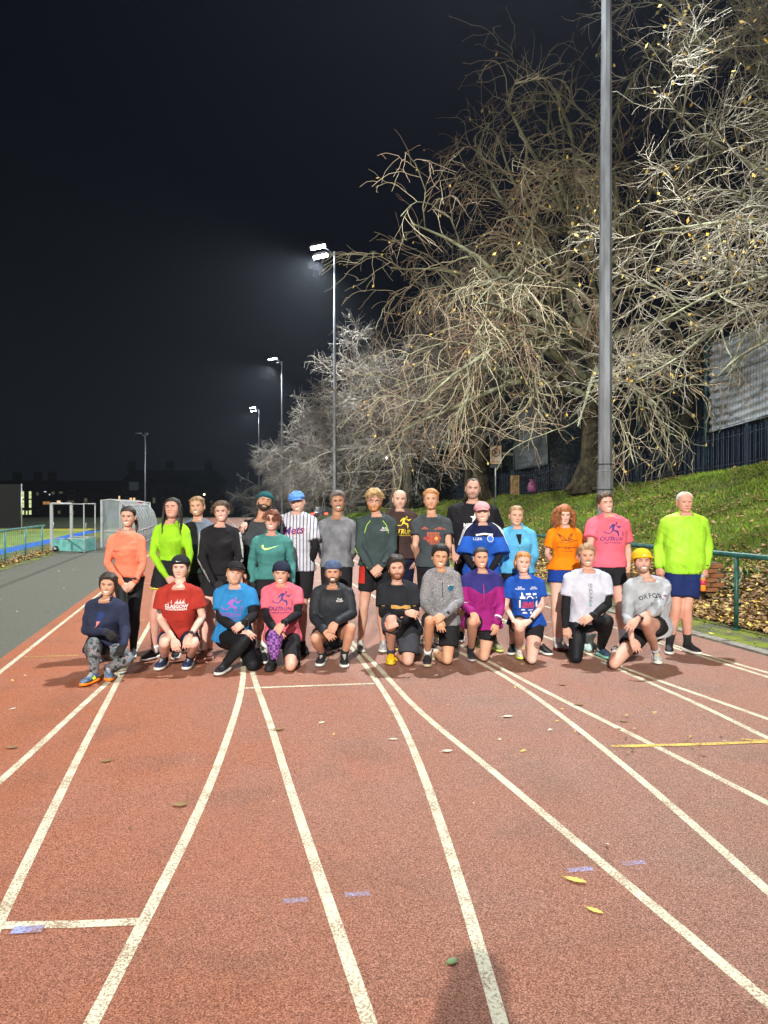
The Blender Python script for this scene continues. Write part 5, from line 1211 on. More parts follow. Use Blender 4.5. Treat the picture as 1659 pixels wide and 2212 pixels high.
    for sg_, sh in ((-1, shl), (1, shr)): add([mid + Uv * .066 * k_ + Rs * sg_ * .048, mid + Uv * .050 * k_ + Rs * sg_ * .088, sh + Uv * .008], np.array([.044, .046, .050]) * aw + loose * .45)
    for sh, el, wr in ((shl, ell, wrl), (shr, elr, wrr)):
        inn = sh + (mid - sh) * 0.25; le = loose * 0.9
        if slv <= 1.0:
            e_ = sh * (1 - slv) + el * slv; fl = tp.get('sflare', 0.028)
            pts, rad = seglimb([inn, sh, e_], np.array([.062 * aw + le * .6, .060 * aw + le * .5, .050 * aw + fl])); s.add(*tube(pts, rad, 16, True, False)); s.add(*tube([inn, sh], [.058 * aw + le * .6, .060 * aw + le * .5], 14, True, True))
        else:
            f = slv - 1; w_ = el * (1 - f) + wr * f
            add([inn, sh, sh * .5 + el * .5, el], np.array([.060, .059, .050, .042]) * aw + le * .6)
            add([el, el * .6 + wr * .4, w_ ], np.array([.042, .043, .031]) * aw + le * .55, 14, True)
    V, Q = remesh(s.mesh('t', []), VOXC, 4); N = vnormals(V, Q)
    V = V + N * folds(V - V.mean(0), 1.35 * tp.get('fold', 0.009), seed, 19)[:, None]
    gme = mesh_from(tp.get('name', 'shirt'), V, Q, None, None, [gm]); g = link(tp.get('name', 'shirt'), gme, root)
    if tp.get('m2'):     # second colour region chosen by function of local coords
        gme.materials.append(tp['m2']); fc = V[Q].mean(1); u = (fc - hc) @ Uv / T; xs = (fc - mid) @ Rs; f_ = (fc - mid) @ fwd
        gme.polygons.foreach_set('material_index', tp['fn'](u, xs, f_).astype(np.int32))
    bvh = BVHTree.FromPolygons([tuple(v) for v in V], [tuple(q) for q in Q.tolist()])
    # collar
    q = np.linspace(0, 2 * math.pi, 22); cr = (0.070 if fem else 0.076) * b_ ** .5
    nb = mid + Uv * .086 * k_ + fwd * .012; cU = nrm(Uv + 0.62 * fwd)
    if tp.get('collar', 'crew') == 'crew':
        pts = [nb + Rs * math.cos(a) * cr + (np.cross(cU, Rs)) * -math.sin(a) * -cr * .82 + fwd * .006 for a in q]
        link('collar', MB().tube(pts, 0.0100, 8).mesh('collar', [tp.get('cm', gm)]), root)
    elif tp['collar'] == 'zip':
        rings = []
        for h_, rr_ in ((-.012, cr * 1.08), (.012, cr * .98), (.040, cr * .93), (.046, cr * .88), (.020, cr * .84)):
            rings.append(np.array([nb + cU * h_ + Rs * math.cos(a) * rr_ + np.cross(Rs, cU) * -math.sin(a) * rr_ * .85 * 1.0 for a in q[:-1]]))
        # open at the throat: drop the facing front slightly
        for i, rg in enumerate(rings):
            dfr = (rg - nb) @ fwd; rg -= np.clip(dfr / cr, 0, 1)[:, None] ** 2 * Uv * 0.022 * (i > 0)
        s = MB(); s.add(*loft(rings, False)); link('collar', s.mesh('collar', [tp.get('cm', gm)]), root)
    # hem band + cuffs as fine rings
    def ringpts(c, rt, fw_, w_, d): return [c + rt * math.cos(a) * w_ + fw_ * math.sin(a) * d for a in np.linspace(0, 2 * math.pi, 20)]
    # --- legs garment
    lg = o['legs']; s = MB(); lz = lg.get('loose', 0.03); ln = lg.get('len', 0.6)
    s.add(*loft(prof(0.006 if ln > 1 else .010, 0.006 if ln > 1 else .012, -.26, lg.get('waist', 0.20))))
    for hp, kn, an in ((hpl, knl, anl), (hpr, knr, anr)):
        if ln <= 1.0:
            e_ = hp * (1 - ln) + kn * ln; rend = np.interp(ln, [0, .4, 1], [.092, .080, .055]) * lw + lz
            pts, rad = seglimb([hp, hp * .6 + kn * .4 if ln > .4 else e_ * .5 + hp * .5, e_], [.096 * lw + lz * .3, .083 * lw + lz * .7 if ln > .4 else .088 * lw + lz * .6, rend]); s.add(*tube(pts, rad, 18, True, False)); s.add(*tube([hp + (hc - hp) * .2, hp], [.09 * lw + lz * .3] * 2, 14, True, True))
        else:
            f = ln - 1; e_ = kn * (1 - f) + an * f
            s.add(*tube(*seglimb([hp, hp * .6 + kn * .4, kn], np.array([.092, .080, .056]) * lw + lz), k=16, round_=True)); s.add(*tube(*seglimb([kn, kn * .68 + an * .32, an * .85 + kn * .15, e_], np.array([.056, .060, .038, .036]) * lw + lz), k=16, round_=True))
            calf = nrm(an - kn); back = -fwd
            if np.dot(nrm(hp - kn), calf) > -0.8: kf = nrm(kn - (hp + an) / 2); s.add(*tube([kn + kf * .004, kn + kf * .018 + calf * .01], [.042 * lw + lz, .038 * lw + lz], 12, True, True))
            s.add(*tube([kn * .85 + an * .15 - kf * .012 if np.dot(nrm(hp - kn), calf) > -.8 else kn * .8 + an * .2 + back * .014, kn * .6 + an * .4 + back * .012], [.046 * lw + lz, .042 * lw + lz], 12, True, True))
    V, Q = remesh(s.mesh('t', []), VOXC, 4); N = vnormals(V, Q); V = V + N * folds(V - V.mean(0), lg.get('fold', 0.006 if ln <= 1 else .0035), seed + 7)[:, None]
    lme = mesh_from(lg.get('name', 'shorts'), V, Q, None, None, [lg['m']]); link(lg.get('name', 'shorts'), lme, root)
    if lg.get('m2'):
        lme.materials.append(lg['m2']); fc = V[Q].mean(1); lme.polygons.foreach_set('material_index', lg['fn']((fc - hc) @ Uv, (fc - hc) @ Rh, (fc - hc) @ fwd).astype(np.int32))
    lbvh = BVHTree.FromPolygons([tuple(v) for v in V], [tuple(q) for q in Q.tolist()])
    # --- arm sleeves under a tee
    if o.get('undersleeve'):
        us, f1 = o['undersleeve']
        for sh, el, wr in ((shl, ell, wrl), (shr, elr, wrr)):
            s = MB(); s.add(*tube(*seglimb([sh * .4 + el * .6, el], np.array([.045, .039]) * aw + .006), k=14, round_=True)); e_ = el * (1 - f1) + wr * f1; s.add(*tube(*seglimb([el, el * .72 + wr * .28, e_], np.array([.038, .041, .028]) * aw + .006), k=14, round_=True))
            V, Q = remesh(s.mesh('t', []), .009, 3); N = vnormals(V, Q); V = V + N * folds(V, 0.003, seed + 3, 50)[:, None]; link('arm_sleeve', mesh_from('arm_sleeve', V, Q, None, None, [us]), root)
    # --- shoes and socks
    sc_ = o['shoes']; ums, sls, lcs = sc_['m']; parts = shoe_parts(ums, sls, lcs, sc_.get('acc'))
    for i, (kn, an, td) in enumerate(((knl, anl, o.get('toel')), (knr, anr, o.get('toer')))):
        if td is False: continue
        td = td or ((-.25 if i == 0 else .25), -1, 0); toe = nrm(td[:3]); up = nrm(np.array(td[3:6]) if len(td) > 3 else (0, 0, 1)); up = nrm(up - toe * np.dot(up, toe)); xx = np.cross(toe, up)
        fs_ = (0.93 if fem else 1.03); c = an - up * 0.085 * fs_ + toe * 0.012
        if up[2] > .95: c[2] = 0.006
        Mx = Matrix(((xx[0], toe[0], up[0], c[0]), (xx[1], toe[1], up[1], c[1]), (xx[2], toe[2], up[2], c[2]), (0, 0, 0, 1))) @ Matrix.Scale(fs_, 4)
        sh_o = link('shoe', parts[0], root); sh_o.matrix_local = Mx
        for nm, pm_ in zip(('sole', 'laces', 'stripe'), parts[1:]):
            if nm == 'stripe' and not sc_.get('acc'): continue
            link(nm, pm_, sh_o)
        sock = o.get('sock')
        if sock:
            sm_, sl_ = sock; ax = nrm(kn - an); link('sock', MB().tube([c + up * .075 * fs_ - toe * .02, an, an + ax * sl_ * .6, an + ax * sl_], np.array([.040, .039, .041, .044]) * lw, 14).mesh('sock', [sm_]), root)
    # --- hair
    hk = o.get('hk', ('short', 0.010)); hmesh = MB(); rs = np.random.default_rng(seed + 50)
    if hk:
        V, Q = shell(hk[0], hk[1], seed, hk[2] if len(hk) > 2 else .003, hk[3] if len(hk) > 3 else 60, hk[4] if len(hk) > 4 else .0, front=hk[5] if len(hk) > 5 else 0); hmesh.add(toW(V), Q)
    if hk and hk[0] in ('short', 'full', 'fringe') and hk[1] > .007:
        V, Q = strand_set(90, rs, ((0, 3.1), (.072, .112)), .020, wave=.006, wfreq=.8, rad=.0019, out=hk[1] * .7 + .003, npts=6); hmesh.add(toW(V), Q)
    for st in o.get('strands', []):
        V, Q = strand_set(st[0], rs, st[1], st[2], **(st[3] if len(st) > 3 else {})); hmesh.add(toW(V), Q)
    for pt in o.get('tail', []): V, Q, T_ = tube(pt[0], pt[1], 10, True, True); hmesh.add(toW(V), Q, T_)
    if hmesh.V: link('hair', hmesh.mesh('hair', [hcm]), root)
    bd = o.get('beard')
    if bd:       # (material, thickness, upper line, moustache)
        bm_, th_, hi_, mous = bd; X, Y, Z, TH = head_grid(60, 84, 1.1); deg = np.degrees(np.abs(TH))
        up_ = np.interp(deg, [0, 18, 32, 50, 68, 82, 180], [-.078, -.066, -.052 + hi_, -.046 + hi_, -.028, .004, -.2]); low = np.interp(deg, [0, 60, 85], [-.124, -.118, -.075])
        k = np.clip((up_ - Z) / .010, 0, 1) * np.clip((Z - low) / .008, 0, 1)
        if mous: k = np.maximum(k, np.exp(-((Z + .0535) / .0055) ** 4) * (np.abs(X) < .031)); 
        if mous != 2: k = np.maximum(k, (np.abs(X) > .022) * (np.abs(X) < .036) * (Z < -.05) * (Z > -.1) * 1.0)
        else: k = k * 0 + np.exp(-((Z + .0525) / .0065) ** 4) * (np.abs(X) < .030)
        k = k * ~((np.abs(X) < .024) & (Z > -.083) & (Z < -.059))
        N = np.stack([X / .075, Y / .09, Z / .2], -1); N /= np.linalg.norm(N, axis=-1, keepdims=True)
        V = np.stack([X, Y, Z], -1) + N * (k * (th_ * (1 + .35 * rs.normal(size=k.shape) * (th_ > .004)) + .0015) - .002 * (k <= .02))[..., None]
        Q = grid_quads(60, 84); f = (k.ravel()[Q] > .05).any(-1); s = MB(); s.add(toW(V.reshape(-1, 3)), Q[f]); link('beard', s.mesh('beard', [bm_]), root)
    ct = o.get('cap')
    if ct:       # (kind, material, brim: front/back/None, brim material)
        kind, cm_, br, bmt = ct
        V, Q = shell('beanie' if kind == 'beanie' else 'cap', .018 if kind == 'beanie' else .017, seed, .0008, 30, .006 if kind == 'beanie' else .006, taper=.004, off0=.004); s = MB(); s.add(toW(V), Q)
        hat = link('beanie' if kind == 'beanie' else 'cap', s.mesh('hat', [cm_]), root); hat.name = 'beanie' if kind == 'beanie' else 'cap'
        if kind == 'beanie':
            q = np.linspace(-math.pi, math.pi, 40); zl = hairline('beanie')(q); pts = np.array([(hw(z) * 1.22 * math.sin(a) + .004 * math.sin(a), (-np.interp(z, _z, _f) * 1.22 if math.cos(a) > 0 else np.interp(z, _z, _b) * -1.2) * math.cos(a) * (1 if math.cos(a) > 0 else 1), z + .010) for a, z in zip(q, zl)])
            if o.get('fold_band', True): V, Q, T_ = tube(toW(pts), .0125, 8); s = MB(); s.add(V, Q, T_); link('fold_band', s.mesh('fold_band', [cm_]), hat)
            s = MB(); y0 = -.108; s.box((0, 0, 0), (.030, .003, .020)); V = np.vstack(s.V) + np.array([0.0, y0 - .006, .062]); s.V = [toW(V)]; 
            if o.get('patch_m'): link('patch', s.mesh('patch', [o['patch_m']], False), hat)
        if br:
            sg = -1 if br == 'front' else 1; V = []; nu, nv = 15, 6; L_ = .068 if br == 'front' else .062
            for i in range(nu):
                a = -1.05 + 2.1 * i / (nu - 1); 
                for j in range(nv):
                    v = j / (nv - 1); ext_ = L_ * v * math.cos(a * .9) ** .55; rx = .079 * math.sin(a) * (1 + .10 * v); ry = (.092 if br == 'front' else .100) * math.cos(a) + ext_
                    V.append((rx, sg * ry, (.052 if br == 'front' else .030) + .006 - .018 * v - .022 * (math.sin(a) ** 2)))
            V = np.array(V); Q = [(a * nv + b, (a + 1) * nv + b, (a + 1) * nv + b + 1, a * nv + b + 1) for a in range(nu - 1) for b in range(nv - 1)]; s = MB(); s.add(toW(V), Q); ob = link('brim', s.mesh('brim', [bmt or cm_]), hat); md = ob.modifiers.new('t', 'SOLIDIFY'); md.thickness = .004
        if br == 'back' or kind == 'snap':       # strap opening seen on the forehead
            pts = [toW([(.083 * math.sin(a) * 1.0, -.1005 * math.cos(a), .060 + .0 * a)])[0] for a in np.linspace(-.5, .5, 9)]
            link('strap', MB().tube(pts, .0055, 6).mesh('strap', [bmt or cm_]), hat)
            V = []
            for i in range(11):
                a = -.36 + .72 * i / 10
                for z_, r2 in ((.066, 0), (.066 + .026 * math.cos(a / .36 * 1.5), 0)): V.append((.0955 * hw(z_) / .074 * .82 * math.sin(a) * 1.08, -(np.interp(z_, _z, _f) + .0235) * math.cos(a), z_))
            s = MB(); s.add(toW(np.array(V)), [(2 * i, 2 * i + 2, 2 * i + 3, 2 * i + 1) for i in range(10)]); link('strap_opening', s.mesh('strap_opening', [hcm if hk else sk]), hat)
    if o.get('glasses'):
        s = MB()
        for sg in (-1, 1):
            q = np.linspace(0, 2 * math.pi, 20); pts = [toW([(sg * .033 + .021 * math.cos(a), float(head_y(.033, 0)) - .016, .001 + .018 * math.sin(a))])[0] for a in q]; s.tube(pts, .0019, 6)
            s.tube([toW([(sg * .054, -.078, .006)])[0], toW([(sg * .078, -.04, .006)])[0], toW([(sg * .080, .01, .002)])[0]], .0017, 5)
        s.tube([toW([(-.012, float(head_y(.033, 0)) - .018, .004)])[0], toW([(.012, float(head_y(.033, 0)) - .018, .004)])[0]], .0018, 5)
        link('glasses', s.mesh('glasses', [o['glasses']]), root)
    # --- watches
    for key, el, wr in (('watchl', ell, wrl), ('watchr', elr, wrr)):
        if o.get(key):
            d = nrm(wr - el); c = wr - d * .022; u = nrm(np.cross(d, Uv)); v = np.cross(d, u); rr_ = .031 * aw + (.007 if slv > 1 or o.get('undersleeve') else 0)
            wo_ = link('watch', MB().tube([c + (u * math.cos(a) + v * math.sin(a)) * rr_ for a in np.linspace(0, 6.283, 18)], .0055, 6).mesh('watch', [o[key]]), root)
            f0 = nrm(fwd + .25 * Uv); f0 = nrm(f0 - d * np.dot(f0, d)); s = MB(); s.tube([c + f0 * (rr_ - .002), c + f0 * (rr_ + .008)], .018, 16); link('watch_face', s.mesh('watch_face', [o.get('wface', M['black'])]), wo_)
    # --- prints
    def proj(pts2, off=.0035, which=bvh, origin=None, rt=None, upv=None, dirv=None):
        rt = Rs if rt is None else rt; upv = Uv if upv is None else upv; dirv = fwd if dirv is None else dirv
        og = hc + Uv * T * 0.72 if origin is None else origin; out = []; lastd = None
        for (x, y) in pts2:
            p0 = og + rt * x + upv * y + dirv * .23; h = which.ray_cast(Vector(p0), Vector(-dirv), 1.2)
            if h[0] is None: d_ = lastd if lastd is not None else .10; out.append(p0 - dirv * d_)
            else: lastd = h[3] - off; out.append(p0 - dirv * lastd)
        return np.array(out)
    api = dict(root=root, proj=proj, hc=hc, mid=mid, Uv=Uv, Rs=Rs, fwd=fwd, T=T, bvh=bvh, lbvh=lbvh, sh=(shl, shr), el=(ell, elr), wr=(wrl, wrr), hp=(hpl, hpr), kn=(knl, knr), an=(anl, anr), base=base, aw=aw, g=g, toW=toW, lw=lw, sk=sk)
    def text(body, x, y, size, m, bold=.01, name='lettering', rot=0.0, which=None, off=.0035, **kw):
        me = text_mesh(body, size, m, bold, **kw)
        bm2 = bmesh.new(); bm2.from_mesh(me); bmesh.ops.triangulate(bm2, faces=bm2.faces)
        if size > .04: bmesh.ops.subdivide_edges(bm2, edges=[e_ for e_ in bm2.edges if e_.calc_length() > .02], cuts=1)
        bm2.to_mesh(me); bm2.free()
        co = np.array([v.co[:2] for v in me.vertices]); cR, sR = math.cos(rot), math.sin(rot); co = np.stack([co[:, 0] * cR - co[:, 1] * sR + x, co[:, 0] * sR + co[:, 1] * cR + y], -1)
        W_ = proj(co, off); me.vertices.foreach_set('co', W_.astype(np.float32).ravel()); me.update(); return link(name, me, root)
    def shape(polys, x, y, sc2, m, name='print', off=.004, dense=2, **kw):
        bm2 = bmesh.new()
        for pl in polys:
            vs = [bm2.verts.new((px_ * sc2, py_ * sc2, 0)) for px_, py_ in pl]
            try: bm2.faces.new(vs)
            except ValueError: pass
        bmesh.ops.triangulate(bm2, faces=bm2.faces)
        for _ in range(dense): bmesh.ops.subdivide_edges(bm2, edges=[e_ for e_ in bm2.edges if e_.calc_length() > .014], cuts=1); bmesh.ops.triangulate(bm2, faces=bm2.faces)
        me = bpy.data.meshes.new(name); bm2.to_mesh(me); bm2.free(); me.materials.append(m)
        co = np.array([v.co[:2] for v in me.vertices]) + np.array([x, y]); W_ = proj(co, off, **kw); me.vertices.foreach_set('co', W_.astype(np.float32).ravel()); me.update(); return link(name, me, root)
    api.update(text=text, shape=shape)
    return api
# ---- figures used in prints
def quadline(pts, w_):
    out = []
    for (x0, y0), (x1, y1) in zip(pts[:-1], pts[1:]):
        d = math.hypot(x1 - x0, y1 - y0) or 1; nx, ny = -(y1 - y0) / d * w_ / 2, (x1 - x0) / d * w_ / 2; out.append([(x0 + nx, y0 + ny), (x1 + nx, y1 + ny), (x1 - nx, y1 - ny), (x0 - nx, y0 - ny)])
    return out
RUNNER = [[(.22, .95), (.34, 1.0), (.38, .86), (.26, .80)], [(-.25, .66), (-.05, .84), (.25, .80), (.08, .55), (-.12, .62)], [(.25, .80), (.42, .62), (.78, .72), (.50, .50), (.32, .58)], [(-.25, .66), (-.40, .45), (-.28, .44), (-.12, .62)],
    [(-.12, .60), (.08, .55), (.06, .32), (-.14, .34)], [(-.14, .34), (.06, .32), (-.30, .10), (-.62, .12), (-.90, .34), (-.70, .06), (-.32, .02)], [(.06, .36), (.40, .26), (.46, -.02), (.36, -.28), (.30, .10), (.0, .26)]]
def outrun(p, m, y=0.0, x=0.0, s=1.0):
    p['shape'](RUNNER, x + .02 * s, y + .000, .135 * s, m, 'runner_print')
    p['text']('OUT', x - .068 * s, y - .055 * s, .068 * s, m, .016, shear=.15); p['text']('RUN', x + .060 * s, y - .058 * s, .056 * s, m, .014, shear=.15, spacing=1.1)
    p['text']('Glasgow FrontRunners', x + .0 * s, y - .098 * s, .022 * s, m, .012)
    p['text']('2023', x + .125 * s, y + .01 * s, .030 * s, m, .008, rot=math.pi / 2)
def swoosh(sc2=1.0): return [[(-.5, .12), (-.42, -.02), (-.25, -.12), (.0, -.05), (.5, .14), (.0, .02), (-.2, -.01), (-.33, .02), (-.36, .10), (-.34, .18)]]
BK = 'runners standing in the back row'; FR = 'runners squatting and kneeling in the front row'
blk = cloth('black_jersey', (0.012, 0.012, 0.015)); blk2 = cloth('black_shorts_cloth', (0.014, 0.014, 0.017)); nav = cloth('navy_cloth', (0.010, 0.014, 0.045)); tight = cloth('black_tights', (0.010, 0.011, 0.014), 0.6)
wht = mat('white_print', (0.80, 0.80, 0.80), 0.6); orp = mat('orange_print', (0.80, 0.16, 0.06), 0.6); yel = mat('yellow_print', (0.75, 0.56, 0.03), 0.6); pur = mat('purple_print', (0.045, 0.02, 0.17), 0.6)
S_blk = mat('black_shoe', (0.016, 0.016, 0.020), 0.7, var=0.3, vscale=60); S_wht = mat('white_foam', (0.70, 0.70, 0.66), 0.6); S_gry = mat('grey_shoe', (0.38, 0.38, 0.38), 0.7, var=0.2, vscale=60); S_nav = mat('navy_shoe', (0.02, 0.03, 0.09), 0.6, var=0.3, vscale=60)
wsock = mat('white_sock', (0.68, 0.67, 0.68), 0.9); ksock = mat('black_sock', (0.015, 0.015, 0.018), 0.9); gsock = mat('grey_sock', (0.42, 0.44, 0.46), 0.9); nsock = mat('navy_sock', (0.03, 0.03, 0.08), 0.9)
CL = ((0.7, -0.25, -0.65), (-0.2, -1, 0.2), 0.55); CR = ((-0.7, -0.25, -0.65), (0.2, -1, 0.2), 0.55)
DN = ((0, -0.1, -1), (-0.4, -1, 0), 0.5); DNR = ((0, -0.1, -1), (0.5, -1, 0), 0.5); BH = False
def TOP(m, **k): d = dict(m=m); d.update(k); return d
PONY = dict(wave=.004, wfreq=2, rad=.006)
# ---------------- back row
p = person('woman in a coral long-sleeved running top with hands clasped in front', C1, 8.25, dict(head=(655, 400), shl=(507, 612), shr=(775, 616), ell=(450, 850), elr=(800, 856), wrl=(600, 1058, -.24), wrr=(722, 1040, -.24), hip=(662, 995), knl=(612, 1340), anl=(600, 1690, 'g'), knr=(718, 1340), anr=(705, 1690, 'g')),
    dict(fem=True, skin=('fair1', (.60, .37, .28)), hair='dark', hk=('back', .010, .003, 60, .006), smile=2, eyes=.7, hd=(3, 2, 0), top=TOP(cloth('coral_top', (.74, .20, .12)), sleeve=1.97, loose=.014, hem=.02, flare=.02), legs=dict(m=tight, len=1.95, loose=.004, name='leggings'), hl=CL, hr=CR, shoes=dict(m=(S_blk, S_wht, S_blk)), watchr=M['black'], tail=[([(.0, .10, .03), (.05, .13, -.03), (.075, .11, -.12), (.07, .09, -.20)], [.022, .026, .02, .008])]), BK)
p['text']('R RUN', -.075, .0, .028, mat('dark_red_print', (.18, .02, .03), .6), .01)
p = person('woman with long dark loose hair in a tight lime green long-sleeved top', C1, 8.0, dict(head=(1092, 322), shl=(950, 520), shr=(1205, 520), ell=(895, 770), elr=(1262, 770), wrl=(1035, 990, -.2), wrr=(1215, 985, -.18), hip=(1075, 915), knl=(915, 1350), anl=(915, 1715, 'g'), knr=(1150, 1350), anr=(1140, 1695, 'g')),
    dict(fem=True, size=.98, skin=('fair2', (.60, .34, .27)), hair='dark', hk=('back', .012, .004, 50, .008), smile=1, eyes=.1, hd=(-4, -14, -3), top=TOP(cloth('lime_top', (.27, .56, .02)), sleeve=1.97, loose=.008, hem=.20, flare=0), legs=dict(m=blk2, len=.42, loose=.03, waist=.26), hl=CL, hr=CR, shoes=dict(m=(S_blk, S_wht, S_blk)), sock=(wsock, .07), toel=(-.5, -.9, 0), toer=(.1, -1, 0),
     strands=[(190, ((1.15, 2.7), (-.02, .09)), .36, dict(wave=.008, wfreq=1.0, rad=.0045, out=.012, npts=12))]), BK)
for side, sx_ in ((0, -1), (1, 1)):
    hp, kn = p['hp'][side], p['kn'][side]; c = hp * .58 + kn * .42; q = np.linspace(0, 6.283, 20); link('hem_trim', MB().tube([c + np.array([math.cos(a) * .096, math.sin(a) * .096, 0]) for a in q], .006, 6).mesh('hem_trim', [mat('lime_trim', (.55, .85, .03), .6)]), p['root'])
p = person('smiling fair-haired man in a grey-blue tee behind the woman in lime', C1, 8.75, dict(head=(1335, 300), shl=(1232, 492), shr=(1450, 494), ell=(1200, 740), elr=(1480, 740), wrl=(1230, 940, -.1), wrr=(1440, 940, -.1), hip=(1345, 905), knl=(1300, 1260), anl=(1300, 1630, 'g'), knr=(1395, 1260), anr=(1395, 1620, 'g')),
    dict(skin=('fair3', (.62, .37, .25)), hair='fair', hk=('short', .008, .002, 70, .006, .006), smile=2, eyes=.5, beard=(stubble_mat((.62, .37, .25), (.25, .14, .06), .5), .001, 0, 1), top=TOP(cloth('grey_blue_tee', (.13, .16, .21)), sleeve=.6, loose=.02, m2=cloth('dark_green_panel', (.02, .05, .035)), fn=lambda u, x, f: u < .62), legs=dict(m=blk2, len=.7), shoes=dict(m=(S_blk, S_wht, S_blk))), BK)
p = person('woman in a black long-sleeved top with white striped sleeve bands', C2, 8.1, dict(head=(214, 348), shl=(58, 552), shr=(352, 552), ell=(22, 812), elr=(392, 812), wrl=(138, 1040, -.24), wrr=(245, 1035, -.24), hip=(200, 950), knl=(42, 1365), anl=(40, 1725, 'g'), knr=(122, 1365), anr=(95, 1700, 'g')),
    dict(fem=True, size=.98, skin=('fair4', (.64, .40, .33)), hair='brown', hk=('back', .012, .006, 60, .006), smile=2, eyes=.6, top=TOP(blk, sleeve=1.98, loose=.022, hem=-.04, flare=.03), legs=dict(m=blk2, len=.55, loose=.03), hl=CL, hr=CR, glove=mat('black_glove', (.012, .012, .014), .8), shoes=dict(m=(mat('rust_shoe', (.22, .07, .05), .7, var=.3, vscale=50), mat('pink_foam', (.55, .25, .2), .6), S_blk)), toel=(-.1, -1, 0),
     strands=[(40, ((.6, 1.7), (.0, .09)), .05, dict(wave=.012, wfreq=1.2, rad=.003, out=.02, npts=8))]), BK)
# striped sleeve bands: short slanted dashes down the outside of each sleeve
for side, sg in ((0, -1), (1, 1)):
    s = MB(); ch = [p['sh'][side] + p['Uv'] * .02, p['el'][side], p['wr'][side]]; pts, _ = seglimb(ch, [0, 0, 0], 26)
    for i in range(2, len(pts) - 2):
        t_ = nrm(pts[i + 1] - pts[i]); out = nrm(np.array([sg * .9, -.55, 0]) - t_ * np.dot(t_, np.array([sg * .9, -.55, 0]))); sd = np.cross(t_, out)
        V = []
        for a, b in ((-1, -.45), (1, .15), (1, .55), (-1, -.05)):
            o_ = pts[i] + sd * a * .016 + t_ * b * .014; h = p['bvh'].ray_cast(Vector(o_ + out * .3), Vector(-out), .6); V.append(np.array(h[0]) + out * .004 if h[0] else o_ + out * .06)
        s.add(V, [(0, 1, 2, 3)])
    link('sleeve_stripe', s.mesh('sleeve_stripe', [wht], False), p['root'])['kind'] = 'stuff'
p = person('bearded man in a teal cap leaning his head back, in a charcoal tee', C2, 8.7, dict(head=(638, 262), shl=(452, 492), shr=(742, 500), ell=(436, 740), elr=(770, 740), wrl=(450, 950, -.1), wrr=(760, 960, -.05), hip=(610, 905), knl=(560, 1260), anl=(560, 1600, 'g'), knr=(655, 1260), anr=(655, 1600, 'g')),
    dict(skin=('tan1', (.52, .30, .20)), hair='dark', brow='dark', hk=None, smile=0, eyes=.15, hd=(12, -18, 12), cap=('cap', cloth('teal_cap', (.012, .085, .10)), 'back', None), beard=(HM['dark'], .003, 0, 1), top=TOP(cloth('charcoal_tee', (.045, .05, .058)), sleeve=.55, loose=.018), undersleeve=(blk, .98), legs=dict(m=blk2, len=.6), shoes=dict(m=(S_blk, S_wht, S_blk))), BK)
p = person('woman with round glasses and auburn hair in a teal half-zip running top', C2, 8.15, dict(head=(712, 440), shl=(562, 632), shr=(855, 632), ell=(515, 850), elr=(905, 850), wrl=(512, 1030, -.12), wrr=(908, 1040, -.10), hip=(705, 1010), knl=(600, 1400), anl=(585, 1690, 'g'), knr=(660, 1400), anr=(630, 1735, 'g')),
    dict(fem=True, skin=('fair5', (.62, .36, .30)), hair='auburn', hk=('back', .014, .007, 55, .012), smile=2, eyes=.4, hd=(0, -3, 4), glasses=mat('gold_frame', (.45, .30, .16), .3, metal=.6), top=TOP(cloth('teal_top', (.055, .20, .19)), sleeve=1.97, loose=.018, hem=.0, flare=.02, collar='zip'), legs=dict(m=blk2, len=.55), hl=((0, 0, -1), (-.6, -1, 0), .6), hr=((0, 0, -1), (.6, -1, 0), .6), glove=mat('black_mitt', (.012, .012, .014), .8), shoes=dict(m=(S_blk, S_wht, S_blk)), sock=(wsock, .13), toel=(-.1, -1, 0), toer=(.2, -1, 0),
     strands=[(50, ((.2, 1.5), (.03, .10)), .07, dict(wave=.016, wfreq=1.2, rad=.004, out=.02, npts=8, curl=1))]), BK)
p['shape'](swoosh(), -.0, .055, .20, mat('lime_print', (.55, .85, .30), .6), 'swoosh_print')
link('zip', MB().tube([p['mid'] + p['fwd'] * .07 + p['Uv'] * .06, p['mid'] + p['fwd'] * .125 - p['Uv'] * .06], .004, 5).mesh('zip', [M['dark']]), p['root'])
